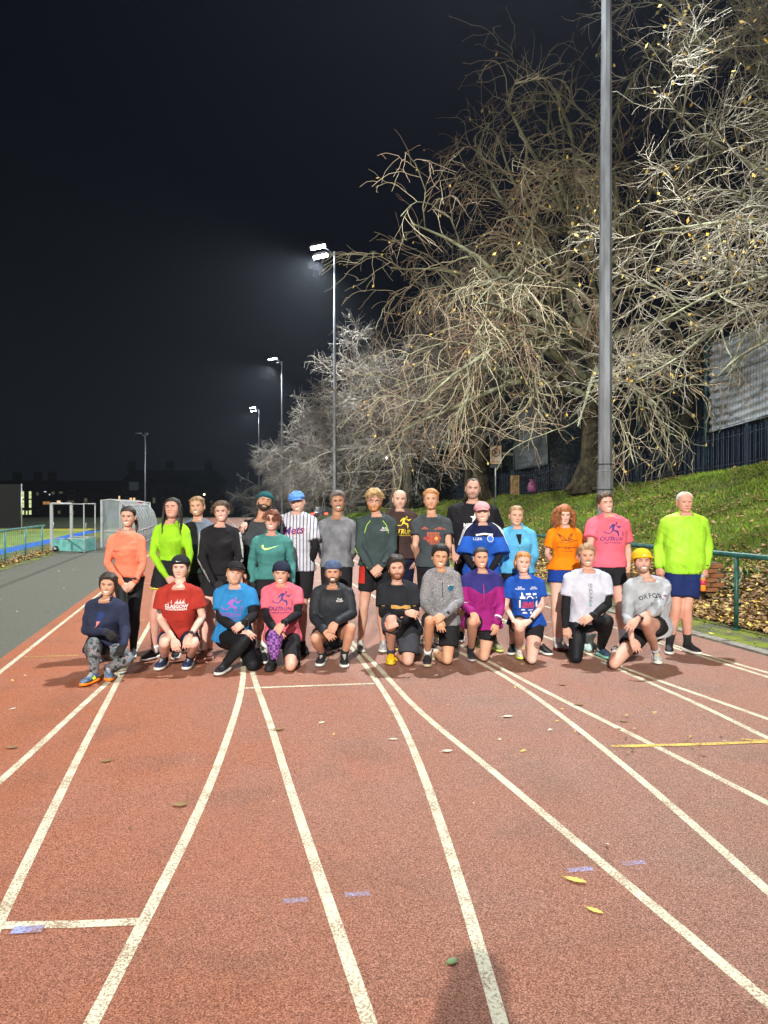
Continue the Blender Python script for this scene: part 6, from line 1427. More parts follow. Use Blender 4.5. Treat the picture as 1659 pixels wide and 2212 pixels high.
# pinstripe jersey
def pinstripe():
    m = cloth('pinstripe_jersey', (.52,.53,.57), var=.05); t = m.node_tree; b = t.nodes['Principled BSDF']; tcn = t.nodes.new('ShaderNodeTexCoord'); w_ = t.nodes.new('ShaderNodeTexWave'); w_.bands_direction = 'X'; w_.inputs['Scale'].default_value = 8.2; w_.inputs['Distortion'].default_value = .6; w_.inputs['Detail Scale'].default_value = .4
    r_ = t.nodes.new('ShaderNodeValToRGB'); r_.color_ramp.elements[0].position = .10; r_.color_ramp.elements[0].color = (.05, .06, .16, 1); r_.color_ramp.elements[1].position = .2; r_.color_ramp.elements[1].color = (.52, .53, .58, 1); t.links.new(tcn.outputs['Object'], w_.inputs['Vector']); t.links.new(w_.outputs['Fac'], r_.inputs[0]); t.links.new(r_.outputs[0], b.inputs['Base Color']); return m
p = person('man in a blue cap and white pinstriped baseball jersey with black undersleeves', C2, 8.55, dict(head=(960, 262), shl=(818, 430), shr=(1090, 432), ell=(640, 490, .25), elr=(1135, 700), wrl=(452, 452, .08), wrr=(1088, 862, -.02), hip=(965, 900), knl=(930, 1280), anl=(925, 1610, 'g'), knr=(1010, 1290), anr=(1010, 1650, 'g')),
    dict(size=1.02, skin=('fair6', (.60, .38, .31)), hair='brown', hk=None, smile=2, eyes=.5, hd=(-4, 3, -12), cap=('cap', mat('blue_camo_cap', (.16, .38, .80), .8, col2=(.03, .12, .45), vscale=25), 'front', mat('blue_camo_brim', (.12, .32, .72), .8, col2=(.03, .10, .40), vscale=25)), beard=(stubble_mat((.60, .38, .31), (.2, .1, .06), .35), .0008, 0, 1), top=TOP(pinstripe(), sleeve=.75, loose=.026, hem=-.06, sflare=.04, flare=.05), undersleeve=(blk, .97), legs=dict(m=blk2, len=.75, loose=.035),
     hl=((-.35, -.55, -.55), (-.2, -.5, .9), .5), hr=((-.1, .2, -1), (.7, -.6, 0), .3), shoes=dict(m=(S_blk, S_blk, S_blk)), toer=(.3, -1, 0)), BK)
p['text']('Mets', -.032, .046, .125, orp, .034, shear=.25, rot=.10); p['text']('Mets', -.035, .048, .125, pur, .016, shear=.25, rot=.10, off=.0075)
for k in range(4):
    c = p['proj']([(0, -.02 - k * .08)], .003)[0]; s = MB(); s.tube([c, c + p['fwd'] * .004], .006, 8); link('button', s.mesh('button', [wht]), p['root'])
p = person('man with a dark moustache and greying hair in a grey long-sleeved top, arms behind back', C2, 8.6, dict(head=(1356, 250), shl=(1212, 470), shr=(1482, 470), ell=(1190, 700), elr=(1520, 700), wrl=(1240, 860, .16), wrr=(1450, 860, .16), hip=(1345, 880), knl=(1290, 1280), anl=(1285, 1650, 'g'), knr=(1400, 1280), anr=(1385, 1610, 'g')),
    dict(size=1.0, skin=('olive1', OLIVE), hair='salt', brow='dark', hk=('short', .016, .004, 60, .010, .004), smile=2, eyes=.6, beard=(HM['dark'], .0025, 0, 2), top=TOP(cloth('grey_marl_top', (.17, .18, .20), var=.25), sleeve=1.97, loose=.016, hem=-.02), legs=dict(m=blk2, len=.7), hl=BH, hr=BH, shoes=dict(m=(mat('blue_red_shoe', (.10, .18, .45), .6, col2=(.55, .20, .05), vscale=14), S_wht, S_blk)), toel=(-.3, -1, 0), toer=(.1, -1, 0)), BK)
p = person('man with curly blond hair and glasses in a dark green half-zip with lime piping', C3, 8.4, dict(head=(268, 305), shl=(150, 512), shr=(430, 512), ell=(118, 770), elr=(448, 770), wrl=(232, 965, -.22), wrr=(345, 940, -.22), hip=(285, 940), knl=(165, 1340), anl=(128, 1690, 'g'), knr=(330, 1330), anr=(355, 1690, 'g')),
    dict(size=1.05, skin=('fair7', (.60, .36, .27)), hair='blond', brow='fair', hk=('short', .018, .012, 70, .018, .004), smile=0, eyes=.6, glasses=mat('thin_dark_frame', (.03, .02, .02), .3, metal=.5), beard=(HM['ginger'], .006, .004, 1), top=TOP(cloth('dark_green_top', (.040, .060, .062)), sleeve=1.97, loose=.018, hem=.0, collar='zip'), legs=dict(m=blk2, len=.62, loose=.018, m2=cloth('red_panel', (.50, .03, .02)), fn=lambda u, x, f: (x < -.13) & (u < .02) & (u > -.19) & (f > -.03)), hl=CL, hr=CR, watchr=M['black'], shoes=dict(m=(S_gry, S_wht, S_wht)), toel=(.15, -1, 0), toer=(.0, -1, 0),
     strands=[(130, ((0, 3.1), (.05, .112)), .03, dict(wave=.012, wfreq=1.3, rad=.0026, out=.022, npts=9, curl=1))]), BK)
lim = mat('lime_piping', (.35, .60, .05), .6)
for side, sg in ((0, -1), (1, 1)):
    p['shape'](quadline([(sg * .07, .14), (sg * .11, .09), (sg * .135, .0)], .007), 0, .03, 1.0, lim, 'piping')
s = MB(); pts, _ = seglimb([p['el'][0], p['wr'][0]], [0, 0], 10); s.tube([q + np.array([-.048, -.02, 0]) * (1 - .35 * i / 10) for i, q in enumerate(pts)], .008, 6); link('piping', s.mesh('piping', [lim]), p['root'])
p['text']('RUN\nROADS', .092, .075, .028, wht, .01, lh=.8)
p = person('bald man in a brown running shirt with a yellow runner print', C3, 8.85, dict(head=(514, 290), shl=(402, 452), shr=(632, 452), ell=(380, 690), elr=(662, 690), wrl=(400, 850, -.02), wrr=(648, 862, -.02), hip=(520, 850), knl=(470, 1230), anl=(470, 1560, 'g'), knr=(560, 1230), anr=(560, 1560, 'g')),
    dict(size=.98, skin=('pale1', (.64, .42, .34)), hair='brown', hk=None, smile=0, eyes=.7, beard=(stubble_mat((.64, .42, .34), (.2, .1, .06), .45), .0008, 0, 1), top=TOP(cloth('brown_tee', (.050, .030, .028)), sleeve=.62, loose=.02, hem=-.04), legs=dict(m=nav, len=.7), hr=((0, 0, -1), (.6, -1, 0), .3), shoes=dict(m=(S_blk, S_wht, S_blk))), BK)
p['shape'](RUNNER, .045, .030, .12, yel, 'runner_print'); p['text']('OUT', -.045, -.035, .080, yel, .014, shear=.15); p['text']('RUN', .075, -.038, .066, yel, .014, shear=.15); p['text']('GLASGOW FRONTRUNNERS', .025, -.078, .021, yel, .014)
p = person('slim ginger-bearded man in a charcoal race tee with a red criss-cross print', C3, 8.5, dict(head=(824, 292), shl=(692, 512), shr=(968, 512), ell=(668, 742), elr=(1000, 742), wrl=(690, 900, .10), wrr=(965, 900, .10), hip=(838, 930), knl=(780, 1300), anl=(780, 1620, 'g'), knr=(880, 1300), anr=(880, 1620, 'g')),
    dict(size=1.03, build=.95, skin=('fair8', (.60, .36, .25)), hair='ginger', brow='ginger', hk=('short', .010, .003, 70, .010, .008), smile=1, eyes=.7, beard=(stubble_mat((.60, .36, .25), (.40, .16, .05), .6), .002, 0, 1), top=TOP(cloth('charcoal_race_tee', (.050, .060, .068)), sleeve=.55, loose=.018, hem=-.04), legs=dict(m=blk2, len=.7), hl=BH, hr=BH, shoes=dict(m=(mat('sand_shoe', (.45, .36, .22), .7), S_wht, S_blk))), BK)
for j in range(5):
    for i in range(5):
        if j == 2 or (i in (0,) and j > 3): continue
        cx_, cy_ = -.052 + i * .029, -.005 - j * .030 * .95; d_ = .0125; p['shape'](quadline([(cx_ - d_, cy_), (cx_, cy_ + d_), (cx_ + d_, cy_), (cx_, cy_ - d_), (cx_ - d_, cy_)], .0045), 0, .030, 1.0, orp, 'lattice_print', dense=0)
p['text']('GLASGOW', -.005, -.032, .040, mat('red_print', (.80, .07, .03), .6), .030)
p['shape']([[(math.cos(a), math.sin(a)) for a in np.linspace(0, 6.28, 14)[:-1]]], .040, -.032, .020, mat('amber_print', (.8, .42, .08), .6), 'disc_print', dense=0, off=.005)
p['text']('asics\nRACING', -.085, .085, .020, orp, .012, lh=.8); p['text']('GREAT\nSCOTTISH RUN', .085, .080, .018, orp, .012, lh=.8)
p = person('tallest man, shaven-headed, in a black tee with a white star', C3, 8.8, dict(head=(1234, 182), shl=(1062, 385), shr=(1420, 392), ell=(1012, 650), elr=(1490, 620), wrl=(1040, 812, -.12), wrr=(1440, 800, -.02), hip=(1235, 830), knl=(1110, 1240), anl=(1125, 1600, 'g'), knr=(1280, 1240), anr=(1300, 1600, 'g')),
    dict(size=1.12, build=1.14, hscale=1.06, skin=('fair9', (.58, .37, .30)), hair='brown', hk=('recede', .003, .0006, 90), smile=0, eyes=.5, beard=(stubble_mat((.58, .37, .30), (.16, .10, .07), .7), .003, 0, 1), top=TOP(blk, sleeve=.75, loose=.03, hem=-.08, flare=.08), legs=dict(m=blk2, len=.7, loose=.03), hl=((.25, -.6, -.55), (-.3, -.6, .8), .3), shoes=dict(m=(S_blk, S_wht, S_blk)), toel=(-.2, -1, 0), toer=(.2, -1, 0)), BK)
st = [[(math.cos(math.pi / 2 + i * math.pi / 5) * (1 if i % 2 == 0 else .42), math.sin(math.pi / 2 + i * math.pi / 5) * (1 if i % 2 == 0 else .42)) for i in range(10)]]
p['shape'](st, -.0, .065, .062, wht, 'star_print', dense=1); p['text']('5RH', 0, .063, .022, blk, .01); p['text']('MENTAL', -.01, -.022, .066, wht, .012)
p = person('smiling woman in a pink cap and blue football top with three white shoulder stripes', C3, 8.2, dict(head=(1326, 425), shl=(1192, 592), shr=(1462, 592), ell=(1162, 830), elr=(1505, 830), wrl=(1262, 990, -.2), wrr=(1400, 990, -.2), hip=(1320, 985), knl=(1270, 1340), anl=(1265, 1650, 'g'), knr=(1380, 1340), anr=(1450, 1690, 'g')),
    dict(fem=True, skin=('pale2', (.66, .43, .36)), hair='auburn', hk=('back', .006, .001, 60), smile=2, eyes=.5, cap=('cap', cloth('pink_cap', (.62, .30, .33)), 'front', None), top=TOP(cloth('royal_football_top', (.015, .085, .42)), sleeve=1.0, loose=.028, sflare=.075, hem=-.12, flare=.06, m2=cloth('navy_yoke', (.008, .012, .05)), fn=lambda u, x, f: u > .88), undersleeve=(blk, .98), legs=dict(m=blk2, len=.6), hl=CL, hr=CR, shoes=dict(m=(mat('olive_shoe', (.20, .20, .10), .7), mat('lime_foam', (.5, .6, .15), .6), S_blk)), toel=(-.1, -1, 0), toer=(.3, -1, 0),
     tail=[([(-.02, .09, .0), (-.055, .085, -.05), (-.07, .07, -.13)], [.02, .022, .008])]), BK)
p['shape'](quadline([(-.085, .058), (0, .072), (.10, .062)], .018), 0, .030, 1, wht, 'band_print'); p['text']('LGFA', -.068, .045, .040, wht, .006)
p['shape']([[(math.cos(a), math.sin(a)) for a in np.linspace(0, 6.28, 18)[:-1]]], .070, .050, .036, wht, 'crest_print', dense=0); p['shape']([[(math.cos(a), math.sin(a)) for a in np.linspace(0, 6.28, 18)[:-1]]], .070, .050, .030, mat('crest_blue', (.03, .14, .55), .6), 'crest_print', dense=0, off=.006); p['text']('LGFA', .070, .052, .022, wht, .02)
s = MB()
for side, sg in ((0, -1), (1, 1)):
    for k in range(3):
        a0 = p['sh'][side] + p['Uv'] * .10 - p['Rs'] * sg * .05; e0 = p['sh'][side] * .3 + p['el'][side] * .7; V = []
        for i in range(9):
            t_ = i / 8; o_ = a0 * (1 - t_) + e0 * t_ + np.array([0, -.012 + .016 * k, 0]); dr = nrm(np.array([sg * .75, -.25, .75 - .5 * t_])); 
            for w_ in (-.0045, .0045): h = p['bvh'].ray_cast(Vector(o_ + np.array([0, w_, 0]) + dr * .3), Vector(-dr), .5); V.append(np.array(h[0]) + dr * .004 if h[0] else o_ + dr * .05)
        s.add(V, [(2 * i, 2 * i + 1, 2 * i + 3, 2 * i + 2) for i in range(8)])
link('shoulder_stripe', s.mesh('shoulder_stripe', [wht], False), p['root'])['kind'] = 'stuff'
link('necklace', MB().tube([p['proj']([(x_, .11 - .03 * math.cos(x_ * 25))], .003)[0] for x_ in np.linspace(-.06, .06, 9)], .002, 5).mesh('necklace', [mat('gold', (.7, .45, .15), .3, metal=1)]), p['root'])
p = person('fair-haired woman in a pale blue quarter-zip jacket, arms behind her back', C4, 8.4, dict(head=(252, 410), shl=(128, 592), shr=(398, 590), ell=(90, 830), elr=(448, 810), wrl=(150, 960, .12), wrr=(395, 960, .12), hip=(265, 980), knl=(220, 1350), anl=(215, 1735, 'g'), knr=(380, 1360), anr=(515, 1740, 'g')),
    dict(fem=True, build=1.04, skin=('fair10', (.62, .40, .30)), hair='fair', hk=('back', .010, .003, 60, .005), smile=1, eyes=.6, hd=(3, 0, 3), top=TOP(cloth('sky_blue_fleece', (.10, .38, .62)), sleeve=1.97, loose=.024, hem=-.04, flare=.06, collar='zip', fold=.012), legs=dict(m=blk2, len=.6), hl=BH, hr=BH, shoes=dict(m=(S_blk, S_wht, S_blk)), toer=(.4, -1, 0)), BK)
p['shape']([[(-.032, .13), (.032, .13), (.012, .03), (0, .01), (-.012, .03)]], 0, 0, 1.0, blk, 'inner_top')
link('zip', MB().tube([p['proj']([(0, .015)], .004)[0], p['proj']([(0, -.04)], .004)[0]], .003, 5).mesh('zip', [M['galv']]), p['root'])
p = person('woman with long curly red hair in an orange race tee and royal blue shorts', C4, 8.65, dict(head=(742, 405), shl=(630, 580), shr=(872, 580), ell=(568, 790), elr=(918, 790), wrl=(640, 925, .16), wrr=(850, 925, .16), hip=(745, 950), knl=(660, 1360), anl=(668, 1690, 'g'), knr=(745, 1360), anr=(700, 1700, 'g')),
    dict(fem=True, skin=('pale3', PALE), hair='red', brow='ginger', hk=('fringe', .018, .008, 60, .010), smile=1, eyes=.6, top=TOP(cloth('orange_tee', (.85, .21, .005)), sleeve=.66, loose=.022, hem=-.02, flare=.05), legs=dict(m=cloth('royal_shorts', (.010, .045, .26)), len=.36, loose=.035), hl=BH, hr=BH, shoes=dict(m=(mat('pale_grey_shoe', (.55, .55, .58), .7), mat('wine_foam', (.14, .02, .04), .6), S_wht)), sock=(wsock, .04), toel=(-.1, -1, 0), toer=(.35, -1, 0),
     strands=[(300, ((.55, 3.0), (-.03, .10)), .20, dict(wave=.018, wfreq=2.2, rad=.0036, out=.045, npts=14, curl=1))]), BK)
ink = mat('black_print', (.02, .015, .012), .7)
p['shape'](quadline([(-.10, -.02), (-.05, .0), (.02, -.002), (.05, .01), (.12, .0), (.05, -.012), (.0, -.03), (-.06, -.03), (-.10, -.02)], .007) + quadline([(-.01, .0), (-.05, .04), (-.10, .075), (-.075, .03), (-.05, .0)], .006) + quadline([(.0, .0), (.03, .05), (.07, .085), (.055, .04), (.02, .0)], .006) + quadline([(-.085, .06), (-.03, .01)], .004) + quadline([(.06, .07), (.01, .01)], .004), .0, .045, 1.0, ink, 'bird_print', dense=0)
p['text']('NEWBURGH BEACH BASH\n10K 2025', 0, -.045, .019, ink, .014, lh=.8); p['text']('10TH ANNIVERSARY', 0, -.082, .015, ink, .010)
p = person('grinning man in a bright pink running shirt standing right of centre', C4, 8.5, dict(head=(1172, 280), shl=(1048, 478), shr=(1352, 478), ell=(1010, 720), elr=(1402, 760), wrl=(1030, 900, -.0), wrr=(1405, 960, -.06), hip=(1200, 920), knl=(1135, 1330), anl=(1130, 1700, 'g'), knr=(1320, 1340), anr=(1350, 1690, 'g')),
    dict(size=1.04, build=1.05, skin=('pale4', (.64, .40, .32)), hair='brown', hk=('short', .012, .007, 80, .006, .004), smile=2, eyes=.1, hd=(6, -2, -6), top=TOP(cloth('pink_tee', (.72, .13, .19)), sleeve=.68, loose=.026, hem=-.03, flare=.05, sflare=.035), legs=dict(m=blk2, len=.46, loose=.04), hr=((.15, .1, -1), (.8, -.6, 0), .5), hl=((0, .1, -1), (-.8, -.6, 0), .5), shoes=dict(m=(mat('camo_shoe', (.55, .55, .50), .7, col2=(.1, .1, .08), vscale=25), S_wht, S_wht)), sock=(mat('lilac_sock', (.45, .44, .52), .9), .16), toel=(-.3, -1, 0), toer=(.2, -1, 0)), BK)
outrun(p, pur, .025, .0, 1.0)
p = person('older white-haired man in a fluorescent yellow-green jacket and navy shorts', C5, 8.4, dict(head=(840, 258), shl=(672, 440), shr=(1000, 440), ell=(590, 690), elr=(1068, 690), wrl=(585, 890, -.06), wrr=(1040, 900, -.06), hip=(822, 900), knl=(755, 1290), anl=(690, 1650, 'g'), knr=(858, 1295), anr=(868, 1650, 'g')),
    dict(size=1.05, build=1.10, belly=.05, hscale=1.04, skin=('ruddy1', RUDDY), hair='white', brow='white', hk=('bald', .006, .001, 60), smile=0, eyes=.5, hd=(-3, 0, 0), top=TOP(cloth('fluorescent_jacket', (.34, .68, .04), 0.5), sleeve=1.93, loose=.030, hem=-.12, flare=.03, collar='zip', fold=.009, name='jacket'), legs=dict(m=cloth('navy_shorts_cloth', (.010, .022, .10)), len=.74, loose=.055), hl=((.1, 0, -1), (-.7, -.7, 0), .5), hr=((.05, -.1, -1), (.5, -.9, 0), .55), watchr=M['black'], shoes=dict(m=(S_blk, S_wht, S_blk)), sock=(ksock, .13), toel=(-.35, -1, 0), toer=(.35, -1, 0)), BK)
link('zip', MB().tube([p['proj']([(0, y_)], .003)[0] for y_ in np.linspace(.09, -.42, 18)], .006, 5).mesh('zip', [mat('zip_lime', (.35, .80, .02), .5)]), p['root'])
p['shape'](quadline([(.0, .0), (.03, .015)], .012), .13, -.42, 1.0, M['dark'], 'logo_print', dense=0)
c = np.array(p['wr'][1]) + p['base'] + np.array([-.045, -.04, -.17]); s = MB(); s.tube([(0, 0, -.085), (0, 0, -.08), (0, 0, -.02), (0, 0, .02), (0, 0, .06)], [.03, .037, .034, .037, .03], 14)
o = thing('sports_bottle', 'small orange drinks bottle with red band held by the man in the fluorescent jacket', 'bottle', tuple(c)); link('bottle_body', s.mesh('bottle_body', [mat('orange_plastic', (.85, .28, .02), .35)]), o); s = MB(); s.tube([(0, 0, -.015), (0, 0, .035)], .038, 14); link('band', s.mesh('band', [mat('magenta_band', (.5, .03, .10), .4)]), o); s = MB(); s.tube([(0, 0, .06), (0, 0, .085), (0, 0, .10)], [.026, .026, .012], 12); link('cap', s.mesh('cap', [M['white_metal']]), o)
# ---------------- front row
def patterned():
    m = bpy.data.materials.new('patterned_leggings'); m.use_nodes = True; t = m.node_tree; b = t.nodes['Principled BSDF']; N = t.nodes.new
    tcn = N('ShaderNodeTexCoord'); v = N('ShaderNodeTexVoronoi'); v.inputs['Scale'].default_value = 21; n = N('ShaderNodeTexNoise'); n.inputs['Scale'].default_value = 26; n.inputs['Detail'].default_value = 3
    t.links.new(tcn.outputs['Object'], v.inputs['Vector']); t.links.new(tcn.outputs['Object'], n.inputs['Vector'])
    r_ = N('ShaderNodeValToRGB'); cr = r_.color_ramp; cr.interpolation = 'CONSTANT'; cr.elements[0].position = 0; cr.elements[0].color = (.02, .022, .025, 1); cr.elements[1].position = .43; cr.elements[1].color = (.16, .20, .22, 1)
    for ps, c_ in ((.47, (.02, .022, .025, 1)), (.50, (.22, .27, .30, 1)), (.55, (.02, .02, .025, 1)), (.58, (.40, .16, .12, 1)), (.61, (.10, .22, .28, 1))): e = cr.elements.new(ps); e.color = c_
    t.links.new(n.outputs['Fac'], r_.inputs[0]); t.links.new(r_.outputs[0], b.inputs['Base Color']); b.inputs['Roughness'].default_value = .7; return m
p = person('short-haired woman squatting at the far left in a navy jacket and patterned leggings', C1, 7.3, dict(head=(460, 1068), shl=(300, 1262, .02), shr=(590, 1275, -.05), ell=(245, 1515, .0), elr=(625, 1500, -.08), wrl=(440, 1530, -.30), wrr=(612, 1655, -.30), hpl=(320, 1700, .12), hpr=(490, 1700, .10), knl=(318, 1640, -.33), anl=(325, 1935, 'g'), knr=(655, 1790, -.22), anr=(455, 1890, 'g')),
    dict(fem=True, size=1.0, skin=('tan2', (.56, .33, .22)), hair='dark', hk=('full', .014, .003, 60, .010, .004), smile=2, eyes=.4, hd=(8, 0, 4), top=TOP(cloth('navy_jacket', (.022, .028, .060)), sleeve=1.95, loose=.024, hem=-.02, flare=.02, collar='zip', name='jacket'), legs=dict(m=patterned(), len=1.93, loose=.006, name='leggings'), glove=mat('black_wool_glove', (.014, .014, .016), .9), hl=((.75, -.4, -.5), (-.2, -1, .4), .6), hr=((-.3, -.4, -.8), (.3, -1, .2), .6),
     shoes=dict(m=(mat('blue_slate_shoe', (.10, .16, .26), .6, var=.3, vscale=40), mat('orange_foam', (.95, .22, .01), .5), S_wht), acc=mat('lime_flash', (.6, .85, .02), .5)), toel=(-.28, -1, 0), toer=(.5, -1, 0)), FR)
p['shape']([[(-.040, .12), (.040, .12), (.03, .04), (.0, -.03), (-.02, .03)]], .01, 0, 1.0, cloth('blue_inner_top', (.02, .04, .14)), 'inner_top'); p['shape']([[(-.02, .03), (.02, .03), (.0, -.02)]], .01, .01, 1.0, mat('coral_print', (.7, .2, .18), .6), 'print', off=.007)
p = person('squatting man in a black cap and red tee reading GLASGOW FRONTRUNNERS', C1, 7.65, dict(head=(1170, 900), shl=(1000, 1135, -.05), shr=(1322, 1135, -.05), ell=(968, 1400, -.05), elr=(1385, 1380, -.05), wrl=(1100, 1595, -.38), wrr=(1262, 1570, -.38), hpl=(1050, 1590, .10), hpr=(1250, 1590, .10), knl=(1012, 1640, -.36), anl=(1010, 1790, 'g'), knr=(1300, 1640, -.36), anr=(1262, 1785, 'g')),
    dict(skin=('pale5', (.70, .46, .37)), hair='dark', hk=('fringe', .007, .002, 60), smile=1, eyes=.5, hd=(2, -2, 0), cap=('cap', cloth('black_cap', (.016, .018, .022)), 'back', None), top=TOP(cloth('red_tee', (.34, .032, .022)), sleeve=.62, loose=.022, hem=-.06, flare=.06, sflare=.035), legs=dict(m=nav, len=.45, loose=.018), hl=((.25, -.25, -.9), (-.1, -1, .3), .45), hr=((-.25, -.25, -.9), (.1, -1, .3), .45), watchr=M['black'], sock=(ksock, .10),
     shoes=dict(m=(S_nav, S_wht, S_wht)), toel=(-.05, -1, 0), toer=(.05, -1, 0)), FR)
p['text']('GLASGOW', 0, .055, .048, wht, .022); p['text']('FRONTRUNNERS', 0, .024, .029, wht, .018)
p['shape'](quadline([(-.10, 0), (.10, 0)], .006) + [[(-.02 + .012 * k, 0), (-.014 + .012 * k, .018 + .016 * ((k * 7) % 3)), (-.008 + .012 * k, 0)] for k in range(9)] + [[(-.062, 0), (-.060, .035), (-.056, .035), (-.054, 0)]], 0, .085, .9, wht, 'skyline_print', dense=0)
cp = [c for c in p['root'].children if c.name.startswith('cap')][0]
s = MB(); sw_ = np.array(swoosh()[0]); V = [(x_ * .050, float(-(np.interp(.075 + z_ * .05, _z, _f)) - .027), .072 + z_ * .05) for x_, z_ in sw_]
me = bpy.data.meshes.new('swoosh_print'); me.from_pydata([tuple(q) for q in p['toW'](V)], [], [list(range(len(V)))]); me.materials.append(wht); link('swoosh_print', me, cp)
tat = mat('tattoo_ink', (.12, .10, .11), .6)
def tattoo(p, a, b, out, r_=.02, petals=6):
    c = a; d = nrm(b - a); out = nrm(out - d * np.dot(out, d)); x_ = np.cross(d, out); s = MB()
    for k in range(petals):
        th = k * 2 * math.pi / petals; q = [c + (x_ * (math.cos(th) * r_ * .55 + math.cos(t_) * r_ * .42) + d * (math.sin(th) * r_ * .55 + math.sin(t_) * r_ * .42)) + out * 0 for t_ in np.linspace(0, 6.283, 10)]; s.tube(q, .0018, 4)
    s.tube([c + (x_ * math.cos(t_) + d * math.sin(t_)) * r_ for t_ in np.linspace(0, 6.283, 18)], .0022, 4)
    return s
s = tattoo(p, p['sh'][0] * .32 + p['el'][0] * .68 + np.array([0, -.052, 0]), p['el'][0] + np.array([0, -.052, 0]), np.array([0, -1, 0])); link('tattoo', s.mesh('tattoo', [tat]), p['root'])
p = person('kneeling man in a blue running shirt and black cap, head tilted back', C2, 7.75, dict(head=(345, 960), shl=(208, 1150), shr=(490, 1142), ell=(210, 1400, -.08), elr=(530, 1370, -.08), wrl=(420, 1525, -.34), wrr=(435, 1450, -.38), hpl=(240, 1580, .05), hpr=(410, 1580, .05), knl=(440, 1610, -.36), anl=(262, 1835, 'g'), knr=(520, 1850, 'k'), anr=('r', -.02, .38, .02)),
    dict(build=1.12, skin=('pale6', (.64, .41, .33)), hair='ginger', brow='fair', hk=('short', .008, .002, 60), smile=1, eyes=.35, hd=(14, -10, 10), cap=('cap', cloth('black_running_cap', (.014, .014, .016)), 'front', None), beard=(stubble_mat((.64, .41, .33), (.4, .2, .08), .55), .003, 0, 1), top=TOP(cloth('blue_tee', (.025, .19, .44)), sleeve=.62, loose=.024, hem=-.06, flare=.05), undersleeve=(blk, .97), legs=dict(m=tight, len=1.93, loose=.008, name='tights'),
     hl=((.8, -.3, -.35), (0, -.8, .6), .45), hr=((-.8, -.2, -.45), (0, -1, .5), .5), watchr=M['dark'], shoes=dict(m=(S_blk, S_wht, S_blk)), toel=(-.25, -1, 0), toer=(0, .3, -1, 0, 1, .3)), FR)
outrun(p, mat('violet_print', (.32, .06, .42), .6), -.0, -.02, .95)
p = person('kneeling man in a pink running shirt and dark headband beanie, purple cloth on his knee', C2, 7.85, dict(head=(802, 958), shl=(668, 1130), shr=(948, 1128), ell=(665, 1400, -.08), elr=(968, 1350, -.1), wrl=(735, 1500, -.36), wrr=(822, 1448, -.40), hpl=(725, 1570, .05), hpr=(900, 1570, .05), knl=(738, 1590, -.38), anl=(716, 1800, 'g'), knr=(892, 1865, 'k'), anr=('r', .02, .38, .02)),
    dict(build=1.0, skin=('ruddy2', (.60, .35, .26)), hair='brown', hk=None, smile=2, eyes=.5, cap=('beanie', cloth('navy_beanie', (.015, .02, .04)), None, None), fold_band=False, top=TOP(cloth('pink_tee2', (.66, .125, .175)), sleeve=.62, loose=.024, hem=-.12, flare=.05), undersleeve=(blk, .97), legs=dict(m=blk2, len=.78, loose=.012), hl=((.6, -.3, -.6), (0, -1, .4), .5), hr=((-.55, -.3, -.7), (0, -1, .5), .3), watchr=M['dark'], sock=(ksock, .14), shoes=dict(m=(S_blk, S_blk, S_blk)), toel=(-.05, -1, 0), toer=(0, .3, -1, 0, 1, .3)), FR)
outrun(p, pur, .045, .0, .95)
pl = cloth('purple_plaid', (.22, .07, .30)); t = pl.node_tree; b = t.nodes['Principled BSDF']; tcn = t.nodes.new('ShaderNodeTexCoord'); ck = t.nodes.new('ShaderNodeTexChecker'); ck.inputs['Scale'].default_value = 36; ck.inputs['Color1'].default_value = (.30, .12, .38, 1); ck.inputs['Color2'].default_value = (.07, .03, .16, 1); t.links.new(tcn.outputs['Object'], ck.inputs['Vector']); t.links.new(ck.outputs['Color'], b.inputs['Base Color'])
s = MB(); kn = p['kn'][0]; V, Q, T_ = tube([kn + np.array([0, .07, .03]), kn + np.array([0, -.0, .015]), kn + np.array([-.0, -.035, -.05]), kn + np.array([0, -.02, -.17])], [.066, .080, .078, .048], 22, True, True); V = V + (np.sin(V[:, 0:1] * 110 + V[:, 2:] * 30) * .004 + np.sin(V[:, 2:] * 90) * .004) * ((V.mean(0) - V) / np.linalg.norm(V.mean(0) - V, axis=1)[:, None]); s.add(V, Q, T_)
o = link('neck_scarf', s.mesh('neck_scarf', [pl]), None, tuple(p['base'])); tag(o, 'purple checked cloth draped over the raised knee of the man in the pink shirt', 'scarf')
p = person('squatting bearded man in a black quarter-zip with a backwards cap and bare knees', C2, 7.85, dict(head=(1310, 948), shl=(1160, 1135, -.03), shr=(1450, 1135, -.03), ell=(1120, 1385, -.05), elr=(1498, 1350, -.10), wrl=(1225, 1515, -.34), wrr=(1345, 1430, -.36), hpl=(1210, 1570, .10), hpr=(1390, 1570, .10), knl=(1135, 1590, -.34), anl=(1208, 1755, 'g'), knr=(1485, 1490, -.28), anr=(1418, 1765, 'g')),
    dict(skin=('tan3', (.55, .31, .21)), hair='brown', hk=('short', .006, .001, 60), smile=2, eyes=.5, hd=(0, -2, 0), cap=('cap', mat('blue_grey_cap', (.05, .08, .16), .8, var=.3, vscale=20), 'back', mat('blue_brim', (.06, .10, .20), .8)), beard=(HM['brown'], .004, 0, 1), top=TOP(cloth('black_quarter_zip', (.022, .026, .032), .6), sleeve=1.95, loose=.022, hem=-.10, flare=.05, collar='zip'), legs=dict(m=blk2, len=.35, loose=.03), hl=((.6, -.35, -.5), (0, -1, .4), .5), hr=((-.45, -.3, -.8), (.1, -1, .4), .3), watchr=M['dark'], sock=(ksock, .09), shoes=dict(m=(S_blk, S_wht, S_wht)), toel=(-.1, -1, 0), toer=(.1, -1, 0)), FR)
p['text']('True\nPirates', .080, .105, .026, wht, .010, shear=.2, lh=.7)
